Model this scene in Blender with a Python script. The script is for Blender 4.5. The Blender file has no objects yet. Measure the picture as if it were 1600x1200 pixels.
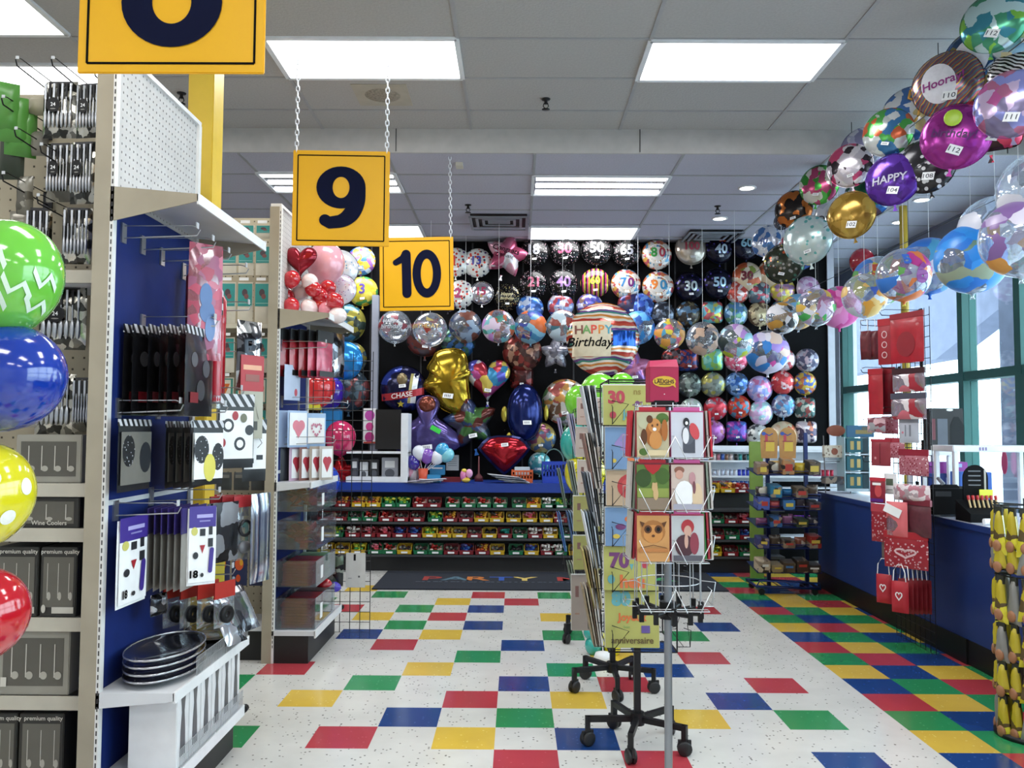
import bpy, bmesh, math, random
from mathutils import Vector, Matrix, Euler
rnd = random.Random(7)
PI = math.pi
sc = bpy.context.scene
COL = sc.collection
# ---------------------------------------------------------------- camera
F_PX, PITCH, YAW, ROLL, CAM_H = 1332.5, 0.0520012, -0.00551905, 0.00525721, 1.5464
def cam_axes():
    cp, sp, cy, sy = math.cos(PITCH), math.sin(PITCH), math.cos(YAW), math.sin(YAW)
    fwd = Vector((sy*cp, cy*cp, sp)); right = Vector((cy, -sy, 0)); up = right.cross(fwd)
    cr, sr = math.cos(ROLL), math.sin(ROLL)
    return right*cr + up*sr, up*cr - right*sr, fwd
CR, CU, CF = cam_axes()
CO = Vector((0, 0, CAM_H))
cd = bpy.data.cameras.new('camera'); cam = bpy.data.objects.new('camera', cd); COL.objects.link(cam)
cd.sensor_width = 36.0; cd.lens = 36.0*F_PX/1600.0; cd.clip_start = 0.05; cd.clip_end = 200
m4 = Matrix((CR, CU, -CF)).transposed().to_4x4(); m4.translation = CO
cam.matrix_world = m4
sc.camera = cam
# ---------------------------------------------------------------- exposure and world
vs = sc.view_settings
vs.view_transform = 'Standard'; vs.look = 'None'; vs.exposure = 0.0; vs.gamma = 1.0; vs.use_curve_mapping = False
LAMP_W = 20.5          # watts of one ceiling fixture
DIFF_E = 4.0           # radiance of a lit diffuser
SKY_E = 7.5
DAY_W = 260.0
w = bpy.data.worlds.new('world'); sc.world = w; w.use_nodes = True
bg = w.node_tree.nodes['Background']
bg.inputs[0].default_value = (0.76, 0.88, 1.0, 1); bg.inputs[1].default_value = SKY_E
sc.cycles.transparent_max_bounces = 24
sc.cycles.max_bounces = 7
sc.cycles.diffuse_bounces = 4
sc.cycles.sample_clamp_indirect = 6.0
# ---------------------------------------------------------------- pixel to point helpers (photo measured at 1600 x 1200)
def ray(px, py): return CF + CR*((px-800)/F_PX) - CU*((py-600)/F_PX)
def at(px, py, Y):
    d = ray(px, py); return CO + d*(Y/d.y)
def atx(px, py, X):
    d = ray(px, py); return CO + d*(X/d.x)
def atz(px, py, Z):
    d = ray(px, py); return CO + d*((Z-CO.z)/d.z)
def sz(n, Y): return n*Y/F_PX
# ---------------------------------------------------------------- materials (all procedural)
def lin(h):
    if isinstance(h, str):
        c = [int(h[i:i+2], 16)/255 for i in (0, 2, 4)]
    else: c = [v/255 for v in h]
    return tuple((v/12.92 if v <= .04045 else ((v+.055)/1.055)**2.4) for v in c) + (1,)
MATS = {}
def newmat(name):
    m = bpy.data.materials.new(name); m.use_nodes = True
    nt = m.node_tree; b = nt.nodes['Principled BSDF']
    return m, nt, b
def noise_col(nt, col, scale, var):
    n = nt.nodes.new('ShaderNodeTexNoise'); n.inputs['Scale'].default_value = scale; n.inputs['Detail'].default_value = 3
    tc = nt.nodes.new('ShaderNodeTexCoord'); nt.links.new(tc.outputs['Object'], n.inputs['Vector'])
    r = nt.nodes.new('ShaderNodeValToRGB')
    r.color_ramp.elements[0].position = .3; r.color_ramp.elements[1].position = .7
    r.color_ramp.elements[0].color = tuple(c*(1-var) for c in col[:3])+(1,)
    r.color_ramp.elements[1].color = tuple(min(1, c*(1+var)) for c in col[:3])+(1,)
    nt.links.new(n.outputs['Fac'], r.inputs['Fac'])
    return r.outputs['Color'], n
def M(h, rough=.5, metal=0., var=.06, scale=9, coat=0., spec=None, bump=0.):
    key = ('M', h, rough, metal, var, scale, coat, spec, bump)
    if key in MATS: return MATS[key]
    m, nt, b = newmat('surface_'+str(len(MATS)))
    c, n = noise_col(nt, lin(h), scale, var)
    nt.links.new(c, b.inputs['Base Color'])
    b.inputs['Roughness'].default_value = rough; b.inputs['Metallic'].default_value = metal
    if coat: b.inputs['Coat Weight'].default_value = coat; b.inputs['Coat Roughness'].default_value = .08
    if spec is not None: b.inputs['Specular IOR Level'].default_value = spec
    if bump:
        bp = nt.nodes.new('ShaderNodeBump'); bp.inputs['Strength'].default_value = bump; bp.inputs['Distance'].default_value = .01
        nt.links.new(n.outputs['Fac'], bp.inputs['Height']); nt.links.new(bp.outputs['Normal'], b.inputs['Normal'])
    MATS[key] = m; return m
def ramp_const(nt, cols):
    r = nt.nodes.new('ShaderNodeValToRGB'); cr = r.color_ramp; cr.interpolation = 'CONSTANT'
    n = len(cols)
    cr.elements[0].position = 0; cr.elements[0].color = lin(cols[0])
    cr.elements[1].position = 1/n if n > 1 else 1; cr.elements[1].color = lin(cols[1 if n > 1 else 0])
    for i in range(2, n):
        e = cr.elements.new(i/n); e.color = lin(cols[i])
    return r
def voro(nt, scale, warp=0., feature='F1', coord='Object', rand=1.0, off=(0, 0, 0)):
    tc = nt.nodes.new('ShaderNodeTexCoord')
    mp = nt.nodes.new('ShaderNodeMapping'); nt.links.new(tc.outputs[coord], mp.inputs['Vector'])
    mp.inputs['Scale'].default_value = (1, .25, 1); mp.inputs['Location'].default_value = off
    v = nt.nodes.new('ShaderNodeTexVoronoi'); v.feature = feature; v.inputs['Scale'].default_value = scale
    v.inputs['Randomness'].default_value = rand
    src = mp.outputs['Vector']
    if warp:
        n = nt.nodes.new('ShaderNodeTexNoise'); n.inputs['Scale'].default_value = scale*1.3
        nt.links.new(src, n.inputs['Vector'])
        mx = nt.nodes.new('ShaderNodeVectorMath'); mx.operation = 'MULTIPLY_ADD'
        nt.links.new(n.outputs['Color'], mx.inputs[0]); mx.inputs[1].default_value = (warp,)*3
        nt.links.new(src, mx.inputs[2]); src = mx.outputs[0]
    nt.links.new(src, v.inputs['Vector'])
    return v
def PAT(kind, cols, scale=3., rough=.28, metal=.35, thr=.28, seed=0):
    """printed foil or paper: 'dots', 'patch', 'stripe', 'wavy'"""
    key = ('PAT', kind, tuple(cols), scale, rough, metal, thr, seed)
    if key in MATS: return MATS[key]
    m, nt, b = newmat('print_'+str(len(MATS)))
    b.inputs['Roughness'].default_value = rough; b.inputs['Metallic'].default_value = metal
    off = (seed*1.7, 0, seed*.9)
    if kind == 'dots':
        v = voro(nt, scale, off=off); r = ramp_const(nt, list(cols[1:])*1 if len(cols) > 2 else [cols[1], cols[1]])
        nt.links.new(v.outputs['Color'], r.inputs['Fac'])
        lt = nt.nodes.new('ShaderNodeMath'); lt.operation = 'LESS_THAN'; lt.inputs[1].default_value = thr
        nt.links.new(v.outputs['Distance'], lt.inputs[0])
        mx = nt.nodes.new('ShaderNodeMix'); mx.data_type = 'RGBA'
        nt.links.new(lt.outputs[0], mx.inputs['Factor']); mx.inputs['A'].default_value = lin(cols[0])
        nt.links.new(r.outputs['Color'], mx.inputs['B']); nt.links.new(mx.outputs['Result'], b.inputs['Base Color'])
    elif kind == 'patch':
        v = voro(nt, scale, warp=.35/scale*1.6, off=off); r = ramp_const(nt, cols)
        sep = nt.nodes.new('ShaderNodeSeparateColor'); nt.links.new(v.outputs['Color'], sep.inputs[0])
        nt.links.new(sep.outputs[0], r.inputs['Fac']); nt.links.new(r.outputs['Color'], b.inputs['Base Color'])
    else:
        tc = nt.nodes.new('ShaderNodeTexCoord'); wv = nt.nodes.new('ShaderNodeTexWave'); wv.wave_profile = 'SAW'
        wv.bands_direction = 'Z' if kind == 'wavy' else 'X'
        mp = nt.nodes.new('ShaderNodeMapping'); nt.links.new(tc.outputs['Object'], mp.inputs['Vector'])
        mp.inputs['Rotation'].default_value = (0, seed, 0)
        nt.links.new(mp.outputs['Vector'], wv.inputs['Vector'])
        wv.inputs['Scale'].default_value = scale; wv.inputs['Distortion'].default_value = 3.0 if kind == 'wavy' else .0
        wv.inputs['Detail Scale'].default_value = 1.5
        r = ramp_const(nt, cols)
        nt.links.new(wv.outputs['Fac'], r.inputs['Fac']); nt.links.new(r.outputs['Color'], b.inputs['Base Color'])
    MATS[key] = m; return m
def EMIT(h, e):
    key = ('E', h, e)
    if key in MATS: return MATS[key]
    m, nt, b = newmat('lit_'+str(len(MATS)))
    b.inputs['Base Color'].default_value = (.8, .8, .8, 1)
    n = nt.nodes.new('ShaderNodeTexNoise'); n.inputs['Scale'].default_value = 2
    r = nt.nodes.new('ShaderNodeValToRGB'); c = lin(h)
    r.color_ramp.elements[0].color = tuple(v*.96 for v in c[:3])+(1,); r.color_ramp.elements[1].color = c
    nt.links.new(n.outputs['Fac'], r.inputs['Fac']); nt.links.new(r.outputs['Color'], b.inputs['Emission Color'])
    b.inputs['Emission Strength'].default_value = e
    MATS[key] = m; return m
def CLEAR(tint='ffffff', edge=.55, base=.05, cols=None, scale=3., cover=.5, rough=.06, seed=0, haze=0.0, milk='dfe6f0'):
    """thin clear film: transparent with glossy rim, and printed patches if cols is given"""
    key = ('C', tint, edge, base, tuple(cols or ()), scale, cover, rough, seed, haze, milk)
    if key in MATS: return MATS[key]
    m, nt, b = newmat('film_'+str(len(MATS)))
    out = nt.nodes['Material Output']
    tr = nt.nodes.new('ShaderNodeBsdfTransparent'); tr.inputs[0].default_value = lin(tint)
    gl = nt.nodes.new('ShaderNodeBsdfGlossy'); gl.inputs[0].default_value = (.95, .97, 1, 1); gl.inputs['Roughness'].default_value = rough
    lw = nt.nodes.new('ShaderNodeLayerWeight'); lw.inputs[0].default_value = .35
    mr = nt.nodes.new('ShaderNodeMapRange'); mr.inputs['To Min'].default_value = base; mr.inputs['To Max'].default_value = edge
    nt.links.new(lw.outputs['Facing'], mr.inputs['Value'])
    mx = nt.nodes.new('ShaderNodeMixShader'); nt.links.new(mr.outputs[0], mx.inputs[0])
    nt.links.new(tr.outputs[0], mx.inputs[1]); nt.links.new(gl.outputs[0], mx.inputs[2])
    last = mx.outputs[0]
    if haze:
        df = nt.nodes.new('ShaderNodeBsdfDiffuse'); df.inputs[0].default_value = lin(milk)
        m2 = nt.nodes.new('ShaderNodeMixShader'); m2.inputs[0].default_value = haze
        nt.links.new(last, m2.inputs[1]); nt.links.new(df.outputs[0], m2.inputs[2]); last = m2.outputs[0]
    if cols:
        v = voro(nt, scale, warp=.3/scale*1.6, off=(seed*1.3, 0, seed*.7)); r = ramp_const(nt, cols)
        sep = nt.nodes.new('ShaderNodeSeparateColor'); nt.links.new(v.outputs['Color'], sep.inputs[0])
        nt.links.new(sep.outputs[0], r.inputs['Fac']); nt.links.new(r.outputs['Color'], b.inputs['Base Color'])
        b.inputs['Roughness'].default_value = .35
        lt = nt.nodes.new('ShaderNodeMath'); lt.operation = 'LESS_THAN'; lt.inputs[1].default_value = cover
        nt.links.new(sep.outputs[1], lt.inputs[0])
        m3 = nt.nodes.new('ShaderNodeMixShader'); nt.links.new(lt.outputs[0], m3.inputs[0])
        nt.links.new(last, m3.inputs[1]); nt.links.new(b.outputs[0], m3.inputs[2]); last = m3.outputs[0]
    nt.links.new(last, out.inputs['Surface'])
    MATS[key] = m; return m
# ---------------------------------------------------------------- mesh builder
class MB:
    def __init__(s): s.v = []; s.f = []; s.m = []; s.sm = []; s.mats = []
    def mi(s, m):
        if m not in s.mats: s.mats.append(m)
        return s.mats.index(m)
    def add(s, vs, fs, m, smooth=False, X=None):
        o = len(s.v); k = s.mi(m)
        if X is not None: vs = [X @ Vector(v) for v in vs]
        s.v += [tuple(v) for v in vs]
        for f in fs: s.f.append(tuple(i+o for i in f)); s.m.append(k); s.sm.append(smooth)
        return s
    def b2(s, x0, x1, y0, y1, z0, z1, m, X=None):
        vs = [(x, y, z) for x in (x0, x1) for y in (y0, y1) for z in (z0, z1)]
        return s.add(vs, [(0, 1, 3, 2), (4, 6, 7, 5), (0, 4, 5, 1), (2, 3, 7, 6), (0, 2, 6, 4), (1, 5, 7, 3)], m, False, X)
    def box(s, c, d, m, X=None):
        return s.b2(c[0]-d[0]/2, c[0]+d[0]/2, c[1]-d[1]/2, c[1]+d[1]/2, c[2]-d[2]/2, c[2]+d[2]/2, m, X)
    def rbox(s, c, d, m, r=.004, X=None):   # box with bevelled vertical and horizontal edges
        bm = bmesh.new(); bmesh.ops.create_cube(bm, size=1)
        for v in bm.verts: v.co = Vector((v.co.x*d[0]+c[0], v.co.y*d[1]+c[1], v.co.z*d[2]+c[2]))
        bmesh.ops.bevel(bm, geom=bm.edges[:], offset=min(r, min(d)*.45), segments=2, affect='EDGES')
        bm.verts.index_update()
        s.add([v.co.copy() for v in bm.verts], [[v.index for v in f.verts] for f in bm.faces], m, False, X); bm.free(); return s
    def quad(s, a, b, c, d, m, X=None): return s.add([a, b, c, d], [(0, 1, 2, 3)], m, False, X)
    def cyl(s, p0, p1, r, m, n=10, r2=None, cap=True, X=None):
        p0 = Vector(p0); p1 = Vector(p1); r2 = r if r2 is None else r2
        d = (p1-p0).normalized(); a = Vector((0, 0, 1)) if abs(d.z) < .9 else Vector((1, 0, 0))
        u = d.cross(a).normalized(); v = d.cross(u)
        vs = []
        for p, rr in ((p0, r), (p1, r2)):
            for i in range(n):
                t = 2*PI*i/n; vs.append(p + (u*math.cos(t)+v*math.sin(t))*rr)
        fs = [(i, (i+1) % n, n+(i+1) % n, n+i) for i in range(n)]
        s.add(vs, fs, m, True, X)
        if cap: s.add(vs, [tuple(range(n-1, -1, -1)), tuple(range(n, 2*n))], m, False, X)
        return s
    def tube(s, pts, r, m, n=5, closed=False, X=None):
        pts = [Vector(p) for p in pts]; N = len(pts); vs = []
        for i, p in enumerate(pts):
            a = pts[(i-1) % N] if (closed or i > 0) else p; b = pts[(i+1) % N] if (closed or i < N-1) else p
            d = (b-a).normalized() if (b-a).length > 1e-9 else Vector((0, 0, 1))
            q = Vector((0, 0, 1)) if abs(d.z) < .9 else Vector((1, 0, 0))
            u = d.cross(q).normalized(); v = d.cross(u)
            for k in range(n):
                t = 2*PI*k/n; vs.append(p+(u*math.cos(t)+v*math.sin(t))*r)
        fs = []
        for i in range(N if closed else N-1):
            j = (i+1) % N
            for k in range(n): fs.append((i*n+k, i*n+(k+1) % n, j*n+(k+1) % n, j*n+k))
        s.add(vs, fs, m, True, X)
        if not closed: s.add(vs, [tuple(range(n-1, -1, -1)), tuple(range((N-1)*n, N*n))], m, False, X)
        return s
    def lathe(s, prof, m, n=20, c=(0, 0, 0), X=None, smooth=True):
        vs = []; K = len(prof)
        for r, z in prof:
            for i in range(n):
                t = 2*PI*i/n; vs.append((c[0]+r*math.cos(t), c[1]+r*math.sin(t), c[2]+z))
        fs = [(k*n+i, k*n+(i+1) % n, (k+1)*n+(i+1) % n, (k+1)*n+i) for k in range(K-1) for i in range(n)]
        return s.add(vs, fs, m, smooth, X)
    def ell(s, c, r, m, nu=12, nv=8, X=None):
        vs = []; fs = []
        for j in range(nv+1):
            p = PI*j/nv
            for i in range(nu):
                t = 2*PI*i/nu; vs.append((c[0]+r[0]*math.sin(p)*math.cos(t), c[1]+r[1]*math.sin(p)*math.sin(t), c[2]+r[2]*math.cos(p)))
        for j in range(nv):
            for i in range(nu): fs.append((j*nu+i, (j+1)*nu+i, (j+1)*nu+(i+1) % nu, j*nu+(i+1) % nu))
        return s.add(vs, fs, m, True, X)
    def prism(s, pts, y0, y1, m, X=None):     # polygon in the XZ plane, extruded along Y
        n = len(pts)
        vs = [(x, y0, z) for x, z in pts]+[(x, y1, z) for x, z in pts]
        return s.add(vs, [tuple(range(n)), tuple(range(2*n-1, n-1, -1))]+[(i, n+i, n+(i+1) % n, (i+1) % n) for i in range(n)], m, False, X)
    def disc(s, cx, cz, rx, rz, y0, y1, m, n=20, rot=0, X=None):
        ca, sa = math.cos(rot), math.sin(rot)
        p = []
        for i in range(n):
            t = 2*PI*i/n; x = rx*math.cos(t); z = rz*math.sin(t); p.append((cx+x*ca-z*sa, cz+x*sa+z*ca))
        return s.prism(p, y0, y1, m, X)
    def ring(s, cx, cz, rx, rz, ix, iz, y, m, n=36):
        vs = []
        for a, b in ((rx, rz), (ix, iz)):
            for i in range(n):
                t = 2*PI*i/n; vs.append((cx+a*math.cos(t), y, cz+b*math.sin(t)))
        return s.add(vs, [(i, (i+1) % n, n+(i+1) % n, n+i) for i in range(n)], m)
    def stroke(s, pts, wd, y, m):             # fat pen stroke with round ends, in the XZ plane
        n = len(pts); L = []; Rr = []
        for i, (x, z) in enumerate(pts):
            a = pts[max(i-1, 0)]; b = pts[min(i+1, n-1)]
            dx, dz = b[0]-a[0], b[1]-a[1]; l = math.hypot(dx, dz) or 1
            h = (wd[i] if isinstance(wd, (list, tuple)) else wd)/2
            L.append((x-dz/l*h, y, z+dx/l*h)); Rr.append((x+dz/l*h, y, z-dx/l*h))
        vs = L+Rr
        s.add(vs, [(i, i+1, n+i+1, n+i) for i in range(n-1)], m)
        for e in (0, -1):
            h = (wd[e] if isinstance(wd, (list, tuple)) else wd)/2
            k = 14; s.add([(pts[e][0]+h*math.cos(2*PI*i/k), y-.0003, pts[e][1]+h*math.sin(2*PI*i/k)) for i in range(k)], [tuple(range(k))], m)
        return s
    def mesh(s, name):
        me = bpy.data.meshes.new(name); me.from_pydata(s.v, [], s.f)
        for m in s.mats: me.materials.append(m)
        me.polygons.foreach_set('material_index', s.m); me.polygons.foreach_set('use_smooth', s.sm)
        me.update(); return me
    def build(s, name, parent=None, loc=(0, 0, 0), rot=(0, 0, 0), label=None):
        o = bpy.data.objects.new(name, s.mesh(name)); COL.objects.link(o)
        o.location = loc; o.rotation_euler = rot
        if parent is not None: o.parent = parent
        if label: o['label'] = label
        return o
LABELS = {}
def tag(o, label, cat, group=None, kind=None):
    o['label'] = label; o['category'] = cat
    if group: o['group'] = group
    if kind: o['kind'] = kind
    LABELS.setdefault(label, []).append((o.name, group))
    return o
def struct(o): o['kind'] = 'structure'; return o
def thing(name, label, cat, loc=(0, 0, 0), rz=0., group=None, rx=0., ry=0.):
    o = bpy.data.objects.new(name, None); COL.objects.link(o); o.empty_display_size = .1
    o.location = loc; o.rotation_euler = (rx, ry, rz)
    return tag(o, label, cat, group)
KIDS = {}
def dup(root, loc, rz=None, label=None, group=None, rot=None, scale=None):
    r = root.copy(); COL.objects.link(r); r.location = loc
    if rz is not None: r.rotation_euler = (0, 0, rz)
    if rot is not None: r.rotation_euler = rot
    if scale is not None: r.scale = scale
    if label: r['label'] = label
    if group: r['group'] = group
    LABELS.setdefault(r['label'], []).append((r.name, r.get('group')))
    if root.name not in KIDS:
        allo = list(bpy.data.objects)
        KIDS[root.name] = [(c, [g for g in allo if g.parent == c]) for c in allo if c.parent == root]
    for ch, gs in KIDS[root.name]:
        c = ch.copy(); COL.objects.link(c); c.parent = r
        for g in gs:
            d = g.copy(); COL.objects.link(d); d.parent = c
    return r
def put(name, me, parent, label=None, loc=(0, 0, 0)):
    o = bpy.data.objects.new(name, me); COL.objects.link(o); o.parent = parent; o.location = loc
    if label: o['label'] = label
    return o
TXT = {}
def txt_geo(s, size, bold=0., res=3, shear=0.):
    key = (s, bold, res, shear)
    if key not in TXT:
        c = bpy.data.curves.new('lettering', 'FONT'); c.body = s; c.size = 1; c.align_x = 'CENTER'; c.align_y = 'CENTER'
        c.offset = bold; c.resolution_u = res; c.shear = shear; c.fill_mode = 'FRONT'
        o = bpy.data.objects.new('lettering', c)
        me = bpy.data.meshes.new_from_object(o)
        vs = [(v.co.x, v.co.y) for v in me.vertices]; fs = [tuple(p.vertices) for p in me.polygons]
        if vs:
            xs = [v[0] for v in vs]; ys = [v[1] for v in vs]; cx = (min(xs)+max(xs))/2; cy = (min(ys)+max(ys))/2
            vs = [(x-cx, y-cy) for x, y in vs]
        bpy.data.objects.remove(o); bpy.data.curves.remove(c); bpy.data.meshes.remove(me)
        TXT[key] = (vs, fs)
    vs, fs = TXT[key]
    return [(x*size, z*size) for x, z in vs], fs
def add_txt(mb, s, size, x, y, z, m, bold=0.02, shear=0., rot=0., sx=1.):
    vs, fs = txt_geo(s, size, bold, 3, shear); ca, sa = math.cos(rot), math.sin(rot)
    mb.add([(x+(a*sx)*ca-b*sa, y, z+(a*sx)*sa+b*ca) for a, b in vs], fs, m)
    return mb
# common materials
BEIGE = M('9e9684', .6, 0, .10, 4); CREAM = M('c6c2b4', .5); WHITE = M('e6e8ea', .45); BLACK = M('101114', .5, spec=.3); DKGREY = M('34363a', .5)
STEEL = M('b6bac0', .28, .9, .05); BLKMET = M('15161a', .4, .3); WIRE = M('c8ccd0', .3, .85); PEGBLUE = M('122768', .6, 0, .08, spec=.25)
YEL = M('f2b51c', .4, 0, .03, 3, spec=.3); NAVY = M('0d1330', .7, 0, .05, spec=.1); INK = M('0a0a0c', .7, spec=.1); PAPER = M('eef0f2', .6); REDP = M('b3222c', .45)
# ================================================================ THE ROOM
T = .3048; FX, FY = -.1006, 4.1956
def terrazzo(h, h2, dens=.11, rough=.16):
    m, nt, b = newmat('floor_tile_'+str(len(MATS)))
    tc = nt.nodes.new('ShaderNodeTexCoord')
    v = nt.nodes.new('ShaderNodeTexVoronoi'); v.inputs['Scale'].default_value = 55; nt.links.new(tc.outputs['Object'], v.inputs['Vector'])
    sp = nt.nodes.new('ShaderNodeSeparateColor'); nt.links.new(v.outputs['Color'], sp.inputs[0])
    lt = nt.nodes.new('ShaderNodeMath'); lt.operation = 'LESS_THAN'; lt.inputs[1].default_value = dens; nt.links.new(sp.outputs[0], lt.inputs[0])
    l2 = nt.nodes.new('ShaderNodeMath'); l2.operation = 'LESS_THAN'; l2.inputs[1].default_value = .3; nt.links.new(v.outputs['Distance'], l2.inputs[0])
    an = nt.nodes.new('ShaderNodeMath'); an.operation = 'MULTIPLY'; nt.links.new(lt.outputs[0], an.inputs[0]); nt.links.new(l2.outputs[0], an.inputs[1])
    c, n = noise_col(nt, lin(h), 5, .05)
    mx = nt.nodes.new('ShaderNodeMix'); mx.data_type = 'RGBA'; nt.links.new(an.outputs[0], mx.inputs['Factor'])
    nt.links.new(c, mx.inputs['A']); mx.inputs['B'].default_value = lin(h2); nt.links.new(mx.outputs['Result'], b.inputs['Base Color'])
    b.inputs['Roughness'].default_value = rough; b.inputs['Specular IOR Level'].default_value = .5
    MATS['tz'+h] = m; return m
TZ = {'w': terrazzo('d3d3cf', '6d6a66', .13), 'r': terrazzo('b23f49', 'c0505a', .1, .14), 'y': terrazzo('d6b548', 'e6cf70', .1, .14),
      'g': terrazzo('2c8c55', '4aa870', .1, .14), 'b': terrazzo('1f427f', '3a5ea0', .1, .14)}
scat = {(-3,0):'r',(-2,1):'b',(-1,0):'y',(-1,2):'r',(0,1):'g',(0,3):'b',(0,-1):'r',(-4,2):'y',(-3,3):'g',(-2,4):'y',(-1,5):'g',(0,6):'b',(-5,4):'r',(-4,7):'b',
 (-3,6):'r',(-3,8):'g',(-2,7):'y',(-1,8):'b',(-2,9):'r',(-4,9):'y',(-3,10):'g',(-1,10):'b',(-2,11):'y',(-5,10):'r',(-1,12):'r',(0,11):'r',(-4,12):'g',(-5,13):'y',
 (1,12):'g',(1,9):'y',(1,7):'g',(1,4):'g',(2,3):'r',(1,2):'y',(2,5):'y',(3,6):'b',(3,4):'b',(1,0):'b',(2,-1):'r',(3,1):'y',(4,7):'g',(5,8):'b',(4,5):'r',(5,3):'r',
 (4,2):'b',(5,1):'g',(5,-1):'b',(5,10):'r',(-5,0):'g',(-6,3):'g',(3,9):'g',(3,11):'y',(-6,6):'y',(-7,8):'b',(-8,5):'g',(-6,11):'g',(4,12):'b'}
strip = ['ygr','gbr','ryg','bgr','yby','grb','ryg','bgb','yry','gbg','rgy','byr','gyg','rbr','gyb','ygr','bry','grb']
strip[1] = 'gbr'; strip[2] = 'ryg'; strip[3] = 'bgr'
def tilecol(i, j):
    if i in (7, 8, 9, 10):
        if j >= 0:
            s = strip[j % len(strip)]
            return s[i-7] if i < 10 else 'gybr'[(j*3) % 4]
        return ('brgy', 'rgyb', 'gybr', 'ybrg')[i-7][(-j-1) % 4]
    if (i, j) in scat: return scat[(i, j)]
    if j < -1 and i < 7:
        h = (i*7+j*13+(i*j) % 5) % 17
        return {0: 'r', 4: 'y', 8: 'g', 12: 'b'}.get(h, 'w')
    return 'w'
mb = MB()
i0, i1, j0, j1 = -27, 16, -26, 28
def fv(i, j): return (FX+i*T, FY+j*T, 0)
for i in range(i0, i1):
    for j in range(j0, j1):
        mb.quad(fv(i, j), fv(i+1, j), fv(i+1, j+1), fv(i, j+1), TZ[tilecol(i, j)])
X0, X1, Y0, Y1 = FX+i0*T, FX+i1*T, FY+j0*T, FY+j1*T
mb.b2(X0, X1, Y0, Y1, -.1, -.002, M('8a8880', .8))
struct(mb.build('floor'))
# ---- ceiling: front field at 4.0 m, a step down to 3.8 m at the back
CEIL = M('a8a6a4', .9, 0, .05, 60, bump=.3); TBAR = M('9c9c9e', .6); CEILB = M('b4b3c0', .9, 0, .05, 60, bump=.3)
def ceiling(x0, x1, y0, y1, z, gx, gy, m):
    b = MB(); b.b2(x0, x1, y0, y1, z, z+.12, m)
    x = gx
    while x > x0: x -= 1.22
    x += 1.22
    while x < x1: b.b2(x-.012, x+.012, y0, y1, z-.006, z-.0005, TBAR); x += 1.22
    y = gy
    while y > y0: y -= .61
    y += .61
    while y < y1: b.b2(x0, x1, y-.012, y+.012, z-.005, z-.0003, TBAR); y += .61
    return struct(b.build('ceiling'))
ceiling(X0, X1, Y0, 6.9, 4.0, .835, 5.25, CEIL)
ceiling(X0, X1, 6.9, Y1, 3.8, .14, 7.48, CEILB)
b = MB(); b.b2(X0, X1, 6.88, 6.9, 3.8, 4.0, M('b2b0ae', .8))
for x in (-1.0, 1.0, 4.0, -4.0): b.b2(x-.004, x+.004, 6.877, 6.88, 3.81, 4.0, DKGREY)
struct(b.build('trim_1'))
# ---- walls
WALLC = M('c9ccd2', .8)
struct(MB().b2(X0-.1, X0, Y0, Y1, 0, 4.1, WALLC).build('wall_left'))
struct(MB().b2(X0, X1, Y0-.1, Y0, 0, 4.1, WALLC).build('wall_front'))
struct(MB().b2(X0, X1, Y1, Y1+.1, 0, 4.1, WALLC).build('wall_far'))
BW = M('08090d', .75, 0, .1, 3, spec=.15)
b = MB(); b.b2(-4.6, 3.72, 10.2, 10.3, 0, 3.8, BW)
for k in range(14): b.b2(-4.2+k*.61-.01, -4.2+k*.61+.01, 10.192, 10.2, .6, 3.78, M('1c1d23', .6))
b.b2(3.72, 3.8, 10.17, 10.32, 0, 3.8, M('c8ccd6', .5))
struct(b.build('wall_back'))
# ---- window wall on the right (x = 4.6)
WX = 4.6; TEAL = M('1f5854', .5, .1, .05); PANE = CLEAR('f4fbfa', .25, .03, rough=.02)
b = MB(); b.b2(WX, WX+.25, Y0, Y1, 3.5, 4.1, M('6e7383', .7)); b.b2(WX, WX+.25, Y0, Y1, 0, .25, M('a9adb5', .7))
b.b2(WX, WX+.25, Y0, -1.0, .25, 3.5, WALLC)
b.b2(WX, WX+.25, 11.9+.25, Y1, .25, 3.5, M('d5d8e2', .7))
struct(b.build('wall_right'))
muls = [-1.0, 1.6, 3.6, 5.6, 7.75, 8.75, 11.95]
n = 0
for k in range(len(muls)-1):
    a, c = muls[k], muls[k+1]; n += 1
    if n == 5:      # narrow bay beside the door
        pass
    b = MB()
    for y in ((a, c) if k == len(muls)-2 else (a,)): b.b2(WX-.05, WX+.1, y-.05, y+.05, .25, 3.5, TEAL)
    for z in (.295, 2.1, 3.45): b.b2(WX-.045, WX+.095, a+.05, c-.05, z-.045, z+.045, TEAL)
    f = struct(b.build('window_%d' % n))
    p = MB(); p.b2(WX+.02, WX+.028, a+.05, c-.05, .33, 2.06, PANE); p.b2(WX+.02, WX+.028, a+.05, c-.05, 2.14, 3.42, PANE)
    p.build('window_pane', f)
# door leaf in the bay towards the viewer
b = MB(); b.b2(WX-.07, WX-.02, 6.75, 6.87, .02, 2.06, TEAL); b.b2(WX-.07, WX-.02, 7.55, 7.68, .02, 2.06, TEAL)
b.b2(WX-.07, WX-.02, 6.87, 7.55, .02, .2, TEAL); b.b2(WX-.07, WX-.02, 6.87, 7.55, 1.93, 2.06, TEAL)
d = struct(b.build('door_1'))
b = MB(); b.tube([(WX-.13, 6.85, .95), (WX-.13, 6.85, 1.2)], .012, STEEL); b.build('door_handle', d)
# ---- outside
EXT = M('61667a', .9, 0, .12, 5)  # stucco grey darkened, so the colour carries the shade it stands in
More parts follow.
